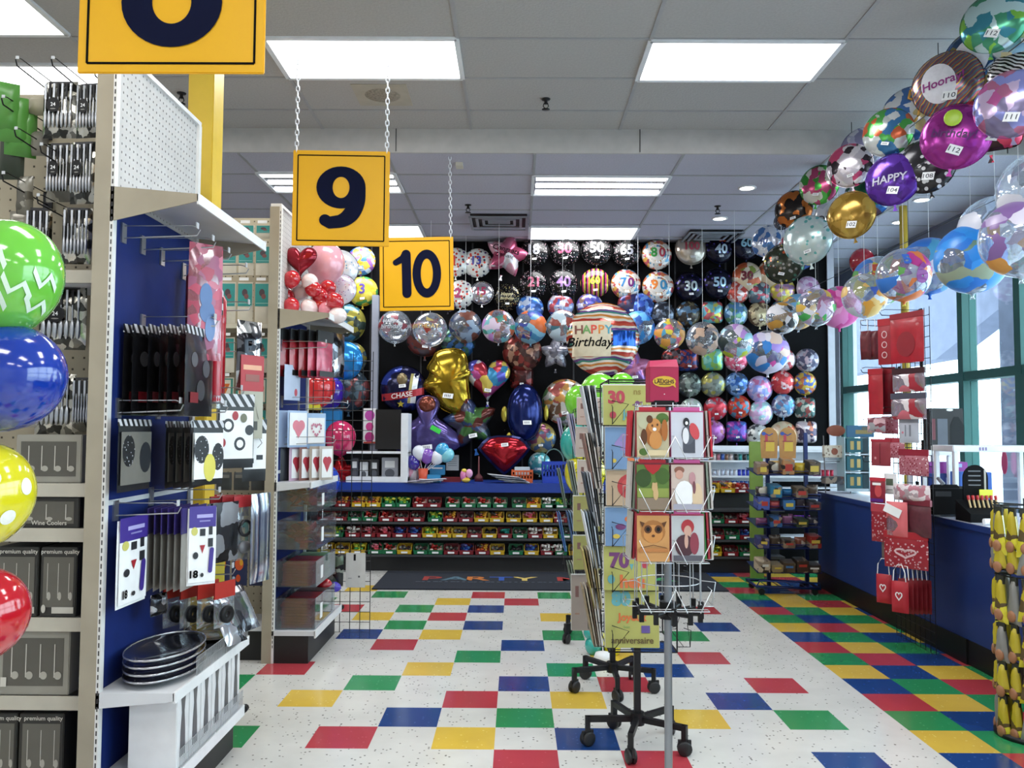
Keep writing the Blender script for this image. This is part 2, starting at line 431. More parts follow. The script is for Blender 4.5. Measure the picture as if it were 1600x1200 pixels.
# sloping gable slab outside
b = MB()
pr = [(26, 2.72), (14.66, 2.77), (12.1, 3.55), (5, 5.7), (5, 6.6), (26, 6.6)]
b.add([(7.2, y, z) for y, z in pr]+[(7.6, y, z) for y, z in pr], [tuple(range(6)), tuple(range(11, 5, -1))]+[(i, 6+i, 6+(i+1) % 6, (i+1) % 6) for i in range(6)], EXT)
tag(b.build('canopy_gable'), 'pale grey stucco canopy gable seen outside through the upper windows', 'canopy')
b = MB(); b.b2(6.2, 6.45, 10.45, 10.95, 0, 3.6, EXT); b.b2(6.15, 6.5, 10.4, 11.0, 0, .3, EXT)
tag(b.build('stucco_pillar'), 'pale grey stucco pillar standing outside the shop windows', 'pillar')
struct(MB().b2(X1, 30, -10, 40, -.3, -.02, M('c9cdd2', .9)).build('ground'))
# ---- doormat with the shop name
t = thing('entrance_mat', 'wide dark floor mat with the coloured words PARTY MANIA before the bin counter', 'mat', (0, 0, 0))
MATC = M('1a202c', .95, 0, .2, 80)
b = MB(); b.rbox((.33, 8.74, .006), (3.42, 1.02, .012), MATC, .005); b.build('mat', t)
b = MB(); Xm = Matrix.Translation((.30, 8.66, .0135)) @ Matrix.Rotation(-PI/2, 4, 'X')
cols = ['8f2f2a', '4c6a7a', 'b56a2c', '2a4fa0', 'c9b060', '000000', '9a2f2a', '4c6a7a', 'c06a3a', '2d56b0', '3f9a5a']
for k, ch in enumerate('PARTY MANIA'):
    if ch == ' ': continue
    q = MB(); add_txt(q, ch, .30, 0, 0, 0, M(cols[k], .9), .02, sx=1.35)
    # lay the letter flat on the mat: local x stays x, local z becomes y
    b.add([(-.88+k*.235+x+.03, 8.80+z, .0135) for x, y, z in q.v], q.f, q.mats[0])
for k in range(46): b.b2(-1.0+k*.058, -1.0+k*.058+.03+.02*(k % 3 == 0), 8.60, 8.625, .0125, .0135, M('4a525e', .9))
b.build('lettering', t, label='coloured letters woven into the mat')
# ================================================================ CEILING FITTINGS
DIFF = EMIT('fbfdff', DIFF_E); FRAME = M('dfe2e6', .5)
def area(x, y, z, sx, sy, W, parent, col=(1, .985, .96)):
    l = bpy.data.lights.new('lamp', 'AREA'); l.shape = 'RECTANGLE'; l.size = sx; l.size_y = sy; l.energy = W; l.color = col
    o = bpy.data.objects.new('lamp', l); COL.objects.link(o); o.parent = parent; o.location = (x, y, z); return o
def troffer(cx, cy, z, label, W=None, group=None):
    t = thing('ceiling_light', label, 'light', (cx, cy, z), group=group)
    b = MB()
    for sx in (-1, 1): b.b2(sx*.61-.016, sx*.61+.016, -.305, .305, -.016, 0, FRAME)
    for sy in (-1, 1): b.b2(-.61, .61, sy*.305-.016, sy*.305+.016, -.016, 0, FRAME)
    b.build('frame', t)
    MB().b2(-.596, .596, -.291, .291, -.010, -.002, DIFF).build('diffuser', t)
    area(0, 0, -.03, 1.1, .5, W or LAMP_W, t); return t
troffer(1.445, 5.57, 4.0, 'lit white ceiling panel right of centre, just before the step in the ceiling')
troffer(-1.0, 5.55, 4.0, 'lit white ceiling panel above the number 9 sign')
troffer(-3.43, 4.9, 4.0, 'lit white ceiling panel cut by the top left corner of the photo')
troffer(-3.50, 5.95, 4.0, 'lit white ceiling panel at the left behind the hanging cutlery packs')
for x in (-5.9, -3.43, -1.0, 1.445, 3.5):  # unseen panels, added to light the foreground
    for y in (-2.2, .4, 2.8): troffer(x, y, 4.0, 'lit white ceiling panel added out of the frame to light the front aisles', group='added ceiling panels above the front aisles')
def tubelight(cx, cy, z, label):
    t = thing('ceiling_light', label, 'light', (cx, cy, z)); b = MB()
    for sx in (-1, 1): b.b2(sx*.61-.014, sx*.61+.014, -.305, .305, -.02, 0, FRAME)
    for sy in (-1, 1): b.b2(-.61, .61, sy*.305-.014, sy*.305+.014, -.02, 0, FRAME)
    b.b2(-.6, .6, -.295, .295, -.004, -.001, M('6a6f78', .25, .5)); b.build('frame', t)
    for y in (-.22, .0, .22):
        MB().b2(-.585, .585, y-.048, y+.048, -.014, -.004, DIFF).build('lamp_tube', t)
    area(0, 0, -.03, 1.1, .5, LAMP_W*.8, t, (1, 1, 1))
tubelight(.75, 7.79, 3.8, 'open three-tube ceiling light in the middle, behind the step in the ceiling')
tubelight(-1.70, 7.72, 3.8, 'open three-tube ceiling light partly hidden by the number 9 sign')
troffer(.75, 9.72, 3.8, 'lit ceiling panel right against the black balloon wall', 22)
troffer(-1.70, 9.66, 3.8, 'lit ceiling panel seen between the number 9 and number 10 signs', 22)
troffer(-4.1, 7.72, 3.8, 'lit ceiling panel hidden behind the left shelving', group='hidden rear panels')
def downlight(cx, cy, z, label):
    t = thing('recessed_light', label, 'light', (cx, cy, z)); b = MB()
    b.lathe([(.085, 0), (.085, -.008), (.066, -.010), (.066, -.002)], FRAME, 20); b.build('trim_ring', t)
    MB().lathe([(.001, -.006), (.066, -.006)], EMIT('fffaf0', 9), 20).build('lamp_glass', t)
downlight(2.14, 7.86, 3.8, 'round recessed light nearer the viewer, left of the balloon garland')
downlight(2.16, 9.02, 3.8, 'round recessed light farther back, left of the balloon garland')
downlight(3.95, 8.25, 3.8, 'round recessed light above the windows, beside the purple balloon')
downlight(4.13, 9.15, 3.8, 'round recessed light above the windows, farther back by the yellow pole')
def vent(cx, cy, z, w, d, label):
    t = thing('ceiling_vent', label, 'vent', (cx, cy, z)); g = M('8f949c', .5, .3); b = MB()
    for k, (ww, dd) in enumerate(((w, d), (w*.78, d*.72), (w*.56, d*.44))):
        zz = -.03+k*.006
        for sx in (-1, 1): b.b2(sx*ww/2-.014, sx*ww/2+.014, -dd/2, dd/2, zz-.012, zz, g)
        for sy in (-1, 1): b.b2(-ww/2, ww/2, sy*dd/2-.014, sy*dd/2+.014, zz-.012, zz, g)
    b.b2(-w*.2, w*.2, -d*.14, d*.14, -.02, -.012, g)
    b.build('louvre', t); MB().b2(-w/2, w/2, -d/2, d/2, -.008, -.001, BLACK).build('duct_shade_sheet', t)  # black sheet stands in for the unlit duct behind the louvres
vent(-.20, 9.15, 3.8, .6, .58, 'square grey air vent in the ceiling above the star balloon')
vent(2.25, 9.82, 3.8, .6, .58, 'square grey air vent in the ceiling above the black 40 balloon')
def sprinkler(cx, cy, z, label):
    t = thing('sprinkler_head', label, 'sprinkler', (cx, cy, z)); b = MB()
    b.lathe([(.001, 0), (.035, 0), (.03, -.008), (.012, -.01), (.012, -.04), (.001, -.04)], BLKMET, 14)
    b.tube([(.012, 0, -.03), (.02, 0, -.055), (.004, 0, -.075)], .004, BLKMET); b.tube([(-.012, 0, -.03), (-.02, 0, -.055), (-.004, 0, -.075)], .004, BLKMET)
    b.build('body', t); MB().lathe([(.001, -.075), (.03, -.078), (.03, -.081), (.001, -.082)], BLKMET, 14).build('deflector', t)
sprinkler(.207, 6.24, 4.0, 'dark sprinkler head on the ceiling just before the step')
sprinkler(2.02, 8.52, 3.8, 'dark sprinkler head between the two round recessed lights')
sprinkler(-.50, 8.51, 3.8, 'dark sprinkler head behind the step, in front of the grey vent')
sprinkler(-2.48, 6.15, 4.0, 'dark sprinkler head beside the yellow column')
t = thing('ceiling_speaker', 'square ceiling speaker with a round beige grille above the number 9 sign', 'speaker', (-1.0, 6.17, 4.0))
MB().b2(-.2, .2, -.2, .2, -.006, -.0006, M('a8a294', .7)).build('plate', t)
b = MB(); b.lathe([(.001, -.018), (.1, -.016), (.13, -.006)], M('8d867a', .8, 0, .3, 60), 24); b.build('grille', t)
b = MB(); b.b2(-.03, .03, -.05, .05, -.03, 0, M('c9c4b4', .6)); 
o = b.build('ceiling_sensor', loc=tuple(atz(718, 256, 3.8))); tag(o, 'small cream sensor box on the rear ceiling above the number 10 sign', 'sensor')
# ---- columns
b = MB(); b.rbox((-1.725, 4.62, 2.0), (.14, .16, 4.0), M('d8b638', .45, 0, .05), .006)
tag(b.build('yellow_column'), 'square yellow column rising behind the first shelf end', 'column')
b = MB(); b.cyl((3.88, 8.5, 0), (3.88, 8.5, 3.8), .038, M('b49a2c', .45), 16)
tag(b.build('yellow_pole'), 'thin round yellow pole behind the clear balloons near the windows', 'pole')
b = MB(); b.rbox((-1.66, 9.95, 1.55), (.08, .08, 3.1), M('8d93a2', .5), .006)
tag(b.build('grey_post'), 'slim grey post in front of the black wall, left of the shield balloon', 'post')
# ================================================================ HANGING AISLE SIGNS
def chain(mb, x, y, z0, z1, m):
    n = int((z1-z0)/.034)
    for k in range(n):
        zc = z0+(k+.5)*(z1-z0)/n; L = (z1-z0)/n*.66; pts = []
        for i in range(10):
            t = 2*PI*i/10; a = .011*math.cos(t); c = L*math.sin(t)
            pts.append((x+a, y, zc+c) if k % 2 else (x, y+a, zc+c))
        mb.tube(pts, .0032, m, 4, True)
CHW = M('dfe3ea', .4)
def sign(px, py, Y, label, glyph, ztop, rz=0., tilt=0.):
    c = at(px, py, Y); t = thing('aisle_sign', label, 'sign', tuple(c), rz, ry=tilt)
    S = .61
    MB().rbox((0, 0, 0), (S, .012, S), YEL, .003).build('board', t)
    b = MB(); e = S/2-.032; w_ = .007; y = -.0085
    for s in (-1, 1):
        b.b2(-e, e, y, y+.002, s*e-w_/2, s*e+w_/2, INK); b.b2(s*e-w_/2, s*e+w_/2, y, y+.002, -e, e, INK)
    b.build('border_line', t)
    b = MB(); glyph(b, -.0095); b.build('numeral', t, label='dark navy numeral')
    for s in (-1, 1):
        b = MB(); chain(b, s*.285, 0, S/2-.01, ztop-c.z, CHW); b.build('chain', t)
def arc(cx, cz, rx, rz, a0, a1, n=24): return [(cx+rx*math.cos(math.radians(a0+(a1-a0)*i/n)), cz+rz*math.sin(math.radians(a0+(a1-a0)*i/n))) for i in range(n+1)]
def g9(b, y):
    b.ring(0, .068, .155, .135, .053, .068, y, NAVY)
    p = [(.104, .07), (.104, .03)]+arc(-.035, .015, .139, .168, 0, -80, 16)+[(-.07, -.158), (-.098, -.142)]
    b.stroke(p, [.102]*12+[.10-.003*i for i in range(7)]+[.078, .074], y-.0005, NAVY)
def g8(b, y):
    b.ring(0, -.07, .165, .15, .064, .072, y, NAVY); b.ring(0, .125, .135, .115, .055, .055, y-.0004, NAVY)
def g10(b, y):
    b.stroke([(-.085, .163), (-.08, -.163)], .076, y, NAVY); b.stroke([(-.09, .165), (-.115, .125), (-.17, .095)], [.06, .06, .05], y-.0005, NAVY)
    b.ring(.085, .0, .118, .20, .05, .125, y, NAVY)
# measured: board centres and distances
sign(271, -27, 2.72, 'big yellow hanging sign with a navy 8, nearest and cut by the top edge', g8, 4.0)
sign(533, 310, 5.33, 'yellow hanging sign with a navy 9', g9, 4.0, rz=.04)
sign(651, 428, 6.98, 'yellow hanging sign with a navy 10, farthest of the three', g10, 3.8, tilt=-.02)
# ================================================================ BALLOONS
def outline(shape, n=48):
    if shape == 'disc': return [(math.cos(2*PI*i/n), math.sin(2*PI*i/n)) for i in range(n)]
    if shape == 'square':
        P = []
        for i in range(n):
            t = 2*PI*i/n; c, s = math.cos(t), math.sin(t); k = (abs(c)**6+abs(s)**6)**(-1/6); P.append((c*k*.86, s*k*.86))
        return P
    if shape == 'star':
        P = []
        for i in range(60):
            t = 2*PI*i/60+PI/2; u = ((i % 12)/12.0); f = abs(u-.5)*2; P.append(((.60+.44*f**1.3)*math.cos(t), (.60+.44*f**1.3)*math.sin(t)))
        return P
    if shape == 'heart':
        P = []
        for i in range(n):
            t = 2*PI*i/n; P.append((-(16*math.sin(t)**3)/16.5*1.03, (13*math.cos(t)-5*math.cos(2*t)-2*math.cos(3*t)-math.cos(4*t))/15.5+.1))
        return P
    if shape == 'oval': return [(.62*math.cos(2*PI*i/n), 1.0*math.sin(2*PI*i/n)*(1+.0*i)) for i in range(n)]
    if shape == 'shield':
        Q = [(-.62, .55), (-.3, .62), (0, .62), (.3, .62), (.62, .55), (.85, .35), (1.0, .14), (.75, -.16), (.5, -.42), (.25, -.66), (0, -.86), (-.25, -.66), (-.5, -.42), (-.75, -.16), (-1.0, .14), (-.85, .35)]
        return Q
    if shape == 'bell':
        Q = [(0, 1), (.22, .95), (.34, .8), (.34, .6), (.28, .42), (.35, .28), (.62, .1), (.9, -.15), (1.0, -.45), (.85, -.62), (.6, -.68), (.45, -.85), (0, -.9), (-.45, -.85), (-.75, -.8), (-.95, -.55), (-.95, -.2), (-.7, .1), (-.38, .28), (-.28, .42), (-.34, .6), (-.34, .8), (-.22, .95)]
        return Q
    if shape == 'bean':
        Q = [(0, 1), (.28, .97), (.46, .84), (.54, .6), (.56, .4), (.66, .34), (.64, .22), (.56, .1), (.58, -.2), (.62, -.5), (.58, -.8), (.34, -.95), (.05, -.88), (-.2, -.76), (-.42, -.55), (-.54, -.3), (-.78, -.2), (-.82, -.05), (-.66, .1), (-.58, .28), (-.66, .42), (-.6, .56), (-.5, .7), (-.42, .86), (-.24, .96)]
        return Q
    if shape == 'moon':
        return [(math.cos(2*PI*i/n)*1.0, math.sin(2*PI*i/n)) for i in range(n)]
def lens(r, t0): return t0*max(0., 1-r**2.3)**.58
def smooth_loop(Q):
    n = len(Q); R_ = []
    for i in range(n):
        p0, p1, p2, p3 = Q[i-1], Q[i], Q[(i+1) % n], Q[(i+2) % n]
        for t in (0, .33, .67):
            R_.append(tuple(.5*(2*p1[k]+(p2[k]-p0[k])*t+(2*p0[k]-5*p1[k]+4*p2[k]-p3[k])*t*t+(3*p1[k]-p0[k]-3*p2[k]+p3[k])*t**3) for k in (0, 1)))
    return R_
def foil_mesh(shape, mat_, back=None, t0=.42, rim=None, crimp=26):
    O = outline(shape)
    if shape in ('bell', 'bean'): O = smooth_loop(O); crimp = 9
    n = len(O); K = 9; b = MB(); back = back or mat_
    for side, m in ((-1, mat_), (1, back)):
        vs = [(0, side*t0, 0)]
        for k in range(1, K+1):
            s = k/K; s2 = math.sin(s*PI/2)**.9
            for i, (x, z) in enumerate(O):
                wr = 1+.10*s2**5*math.sin(crimp*2*PI*i/n/1.0 + .6*math.sin(i))
                vs.append((x*s2, side*lens(s2, t0)*wr, z*s2))
        fl = [(x*1.03, 0, z*1.03) for x, z in O]; base = len(vs); vs += fl
        fs = []
        for i in range(n):
            j = (i+1) % n; f = (0, 1+j, 1+i); fs.append(f if side < 0 else f[::-1])
            for k in range(K-1):
                a = 1+k*n; f = (a+i, a+j, a+n+j, a+n+i); fs.append(f if side < 0 else f[::-1])
            a = 1+(K-1)*n; f = (a+i, a+j, base+j, base+i)
            fs.append(f if side < 0 else f[::-1])
        b.add(vs, fs, m, True)
    return b.mesh('foil_body')
FM = {}
def fmesh(shape, m, back=None, t0=.42):
    k = (shape, m.name, back.name if back else '', t0)
    if k not in FM: FM[k] = foil_mesh(shape, m, back, t0)
    return FM[k]
NECK = {}
def neck_mesh(m):
    if m.name not in NECK:
        b = MB(); b.prism([(-.05, -1.0), (.05, -1.0), (.03, -1.10), (.09, -1.24), (-.09, -1.24), (-.03, -1.10)], -.01, .01, m)
        NECK[m.name] = b.mesh('neck')
    return NECK[m.name]
def bent_text(lines, t0):
    """lines: (text, size, x, z, material, bold, shear) in units of the balloon radius, wrapped on the lens"""
    b = MB()
    for (s, size, x, z, m, bold, sh) in lines:
        vs, fs = txt_geo(s, size, bold, 3, sh)
        bm = bmesh.new(); V = [bm.verts.new((a+x, 0, c+z)) for a, c in vs]
        for f in fs:
            try: bm.faces.new([V[i] for i in f])
            except ValueError: pass
        bmesh.ops.triangulate(bm, faces=bm.faces[:])
        for _ in range(3):
            le = [e for e in bm.edges if e.calc_length() > .14]
            if not le: break
            bmesh.ops.subdivide_edges(bm, edges=le, cuts=1); bmesh.ops.triangulate(bm, faces=[f for f in bm.faces if len(f.verts) > 3])
        bm.verts.index_update()
        b.add([(v.co.x, -lens(min(1, math.hypot(v.co.x, v.co.z)), t0)-.022, v.co.z) for v in bm.verts], [[v.index for v in f.verts] for f in bm.faces], m)
        bm.free()
    return b
TAGM = None
def tag_mesh():
    global TAGM
    if TAGM is None:
        b = MB(); b.b2(-.15, .15, -.012, 0, -.075, .075, PAPER)
        for k in range(4): b.b2(-.10+k*.05, -.075+k*.05, -.016, -.012, -.04, .04, M('6c7078', .6))
        TAGM = b.mesh('price_tag')
    return TAGM
def foil(pos, R, m, label, lines=None, shape='disc', rz=0., rx=0., ry=0., tagz=-.55, back=None, t0=.42, group=None, name='foil_balloon', hang=None, rims=None):
    t = thing(name, label, 'balloon', tuple(pos), rz, group=group, rx=rx, ry=ry); t.scale = (R, R, R)
    put('balloon_body', fmesh(shape, m, back, t0), t)
    put('neck', neck_mesh(back or m), t)
    if lines: bent_text(lines, t0).build('printing', t)
    if pos[1] > 9.7: MB().tube([(0, .03, .9), (0, (10.2-pos[1])/R, .92)], .012, DKGREY, 4).build('hanging_hook', t)
    if tagz is not None:
        o = put('price_tag', tag_mesh(), t, 'white price tag'); o.location = (.02, -lens(abs(tagz), t0)-.03, tagz); o.rotation_euler = (-.35, rnd.uniform(-.15, .15), 0)
    return t
def bubble(pos, R, m, label, rz=0., group=None, lines=None, extra=None):
    t = thing('bubble_balloon', label, 'balloon', tuple(pos), rz, group=group); t.scale = (R, R, R)
    b = MB()
    prof = [(math.sin(PI*k/16)*(1.0), math.cos(PI*k/16)) for k in range(0, 16)]+[(.06, -1.02), (.04, -1.1), (.07, -1.17)]
    prof[0] = (.001, 1)
    b.lathe(prof, m, 28); b.build('balloon_body', t)
    ct = 3.8 if pos[1] > 6.9 else 4.0
    MB().tube([(0, 0, 1), (0, 0, (ct-pos[2])/R)], .0018/R, WHITE, 4).build('string', t)
    if lines:
        q = MB()
        for (s, size, x, z, mm, bold, sh) in lines:
            vs, fs = txt_geo(s, size, bold, 3, sh)
            q.add([(a+x, -math.sqrt(max(.02, 1.03**2-(a+x)**2-(c+z)**2)), c+z) for a, c in vs], fs, mm)
        q.build('printing', t)
    return t
def latex(pos, R, m, label, up=(0, 0, 1), group=None, name='latex_balloon', deco=None, cat='balloon'):
    t = thing(name, label, cat, tuple(pos), group=group)
    d = Vector(up).normalized(); t.rotation_euler = (0, math.atan2(d.x, d.z), 0) if abs(d.y) < 1e-6 else d.to_track_quat('Z', 'Y').to_euler(); t.scale = (R, R, R)
    prof = [(.001, 1.08)]+[(math.sin(a)*1.0, (math.cos(a)*1.08 if a < PI/2 else math.cos(a)*1.22)) for a in [PI*k/18 for k in range(1, 17)]]+[(.07, -1.26), (.03, -1.30), (.07, -1.36), (.001, -1.35)]
    b = MB(); b.lathe(prof, m, 28); b.build('balloon_body', t)
    if deco: deco(t)
    return t
def LAT(h, **k): return M(h, .12, 0, .03, 3, coat=.6, spec=.6)
# lettering helpers
SIL = M('d9dbe6', .18, .75); PNK = M('d59aa8', .2, .6); GLD = M('d9b45a', .2, .7); WHT = M('f0f2f4', .4)
def num(s, m, size=.95, z=.12, bold=.03, x=0): return [(s, size, x, z, m, bold, 0)]
# patterned foils
BLKDOT = PAT('dots', ['0b0c0f', 'd8d8da', 'c9a8b4', '8e8f96'], 9, .2, .35, .22)
WHTDOT = PAT('dots', ['dfe3e0', '9ab83a', '3a3f55', 'c9453a', '5b3a7a'], 4.2, .25, .3, .36)
RAYS = PAT('patch', ['dcd6ce', 'c06a4a', '5a8fb0', 'dedad4', 'a8505a', 'e0dcd6', 'd0a050', 'dcd8d0'], 4.5, .25, .35)
NAVYF = PAT('dots', ['0c0e24', '2f4fa8', '3a2f7a'], 3.2, .18, .5, .25)
TANF = PAT('patch', ['cfc0a8', 'd8ccb8', 'a8502f', '7d8a3a', 'cdb89a', 'd6c9b0'], 2.2, .3, .3)
W = 10.06
wall_list = [
 (564,408,45,PAT('patch', ['3f6fc0','8a5aa0','d8b24a','6f96d0','b0c4e0'],3),'round blue and gold foil balloon printed 2, in the top row near the left',num('2', M('e0902c',.3,.3))),
 (567,455,46,PAT('patch', ['d8c23a','c9b02e','e6d660','cfc23a','4a9a5a'],2.6),'round yellow foil balloon printed 3, in the second row near the left',num('3', M('5a4a9a',.3,.3))),
 (712,410,45,WHTDOT,'white dotted foil balloon half hidden by the right edge of the 10 sign, upper one',[('1',.9,-.1,.05,M('c23a2a',.3),.05,0)]),
 (746,411,45,WHTDOT,'white foil balloon with coloured dots printed 13',num('13', M('3a3f9a',.3),.8)),
 (835,394,45,BLKDOT,'black confetti foil balloon printed 18, first of the four black ones in the top row',num('18', SIL)),
 (883,392,47,BLKDOT,'black confetti foil balloon printed 30 in pink, second black one in the top row',num('30', M('c45a7a',.2,.6))),
 (932,391,47,BLKDOT,'silver 50 on black confetti foil balloon, between 30 and 65, top row',num('50', SIL)),
 (979,394,45,BLKDOT,'black confetti foil balloon printed 65, last black one before the white 80',num('65', SIL)),
 (1026,398,47,RAYS,'white foil balloon with coloured rays printed 80 in green and red',[('8',.85,-.25,.1,M('3f9a4a',.3,.3),.03,0),('0',.85,.3,.1,M('b0364a',.3,.3),.03,0)]),
 (1080,389,50,M('b8aea2',.2,.7),'silver foil balloon printed 100 in red, highest of the top row',[('100',.68,0,.12,M('a8364a',.3,.4),.03,0)]),
 (1124,389,46,NAVYF,'navy foil balloon printed 40 in pale blue under orange writing',[('40',.85,0,-.05,M('c3d3e0',.2,.6),.03,0),('BIG',.3,.1,.55,M('e0622a',.4),.02,0)]),
 (1166,383,46,M('14142a',.15,.5),'glossy dark foil balloon printed 60 in pale blue',[('60',.8,-.1,.1,M('9cc8d8',.2,.6),.03,0)]),
 (719,460,44,WHTDOT,'white dotted foil balloon half hidden by the right edge of the 10 sign, lower one',[('2',.9,-.1,.05,M('a83a6a',.3),.05,0)]),
 (753,458,36,M('c8c8d2',.12,.85),'small silver foil balloon printed 15 in pink',num('15', M('a8365a',.3,.3))),
 (793,464,42,PAT('dots',['0b0c0f','d0c080','b8b8a0'],11,.2,.35,.24),'black foil balloon with gold confetti and the words Happy Birthday',[('Happy',.34,0,.15,M('cfc9a0',.3,.4),.01,.2),('Birthday',.3,0,-.18,M('cfc9a0',.3,.4),.01,.2)]),
 (833,444,45,BLKDOT,'black confetti foil balloon printed 21 in pink, below the 18',num('21', M('c76f8a',.2,.6))),
 (880,444,47,BLKDOT,'black confetti foil balloon printed 40 in lilac, below the pink 30',num('40', M('b08ac8',.2,.6))),
 (930,442,45,PAT('stripe',['23252b','b0306a','c94a8a','9ab83a','d0a03a','23252b'],1.0,.15,.4),'dark foil balloon with a magenta, green and gold band printed 60',num('60', M('c8d84a',.3,.4),.7)),
 (978,444,46,RAYS,'white foil balloon with coloured rays printed 70 in blue and purple',[('7',.85,-.22,.08,M('3a7ab0',.3,.3),.03,0),('0',.85,.28,.08,M('7a2a7a',.3,.3),.03,0)]),
 (1028,448,48,RAYS,'white foil balloon with coloured rays printed 90 in orange and blue',[('9',.85,-.25,.08,M('d87a2a',.3,.3),.03,0),('0',.85,.3,.08,M('3a8ab8',.3,.3),.03,0)]),
 (1078,448,46,NAVYF,'navy foil balloon printed 30, left one of the two navy balloons in the second row',[('30',.9,0,0,M('c3d3d8',.2,.6),.03,0)]),
 (1122,443,48,NAVYF,'navy foil balloon printed 50, right one of the two navy balloons in the second row',[('50',.85,0,.05,M('b3d3e8',.2,.6),.03,0)]),
 (1168,433,46,TANF,'tan foil balloon with maroon figures, right of the navy balloons in the second row',[('30',.8,-.1,.05,M('6a1a2a',.3),.05,0)]),
 (1207,428,46,TANF,'tan foil balloon with orange figures, where the garland meets the second row',[('50',.8,-.1,.05,M('c0702a',.3),.04,0)]),
]
for px, py, d, m, lab, ln in wall_list:
    t = foil(at(px, py, W), sz(d/2, W), m, lab, ln, rz=rnd.uniform(-.1, .1))
    if m is RAYS:
        b = MB(); n = 24; vs = [(0, -.425, 0)]
        for rr in (.35, .68): vs += [(rr*math.cos(2*PI*k/n), -lens(rr, .42)-.008, rr*math.sin(2*PI*k/n)) for k in range(n)]
        b.add(vs, [(0, 1+(k+1) % n, 1+k) for k in range(n)]+[(1+k, 1+(k+1) % n, 1+n+(k+1) % n, 1+n+k) for k in range(n)], M('d8d4ce', .3, .2), True); b.build('white_centre', t)
def mute(cols, k=.32):
    r = [[int(c[i:i+2], 16) for i in (0, 2, 4)] for c in cols]; mean = [sum(c[i] for c in r)/len(r) for i in range(3)]
    return ['%02x%02x%02x' % tuple(int(c[i]*(1-k)+mean[i]*k) for i in range(3)) for c in r]
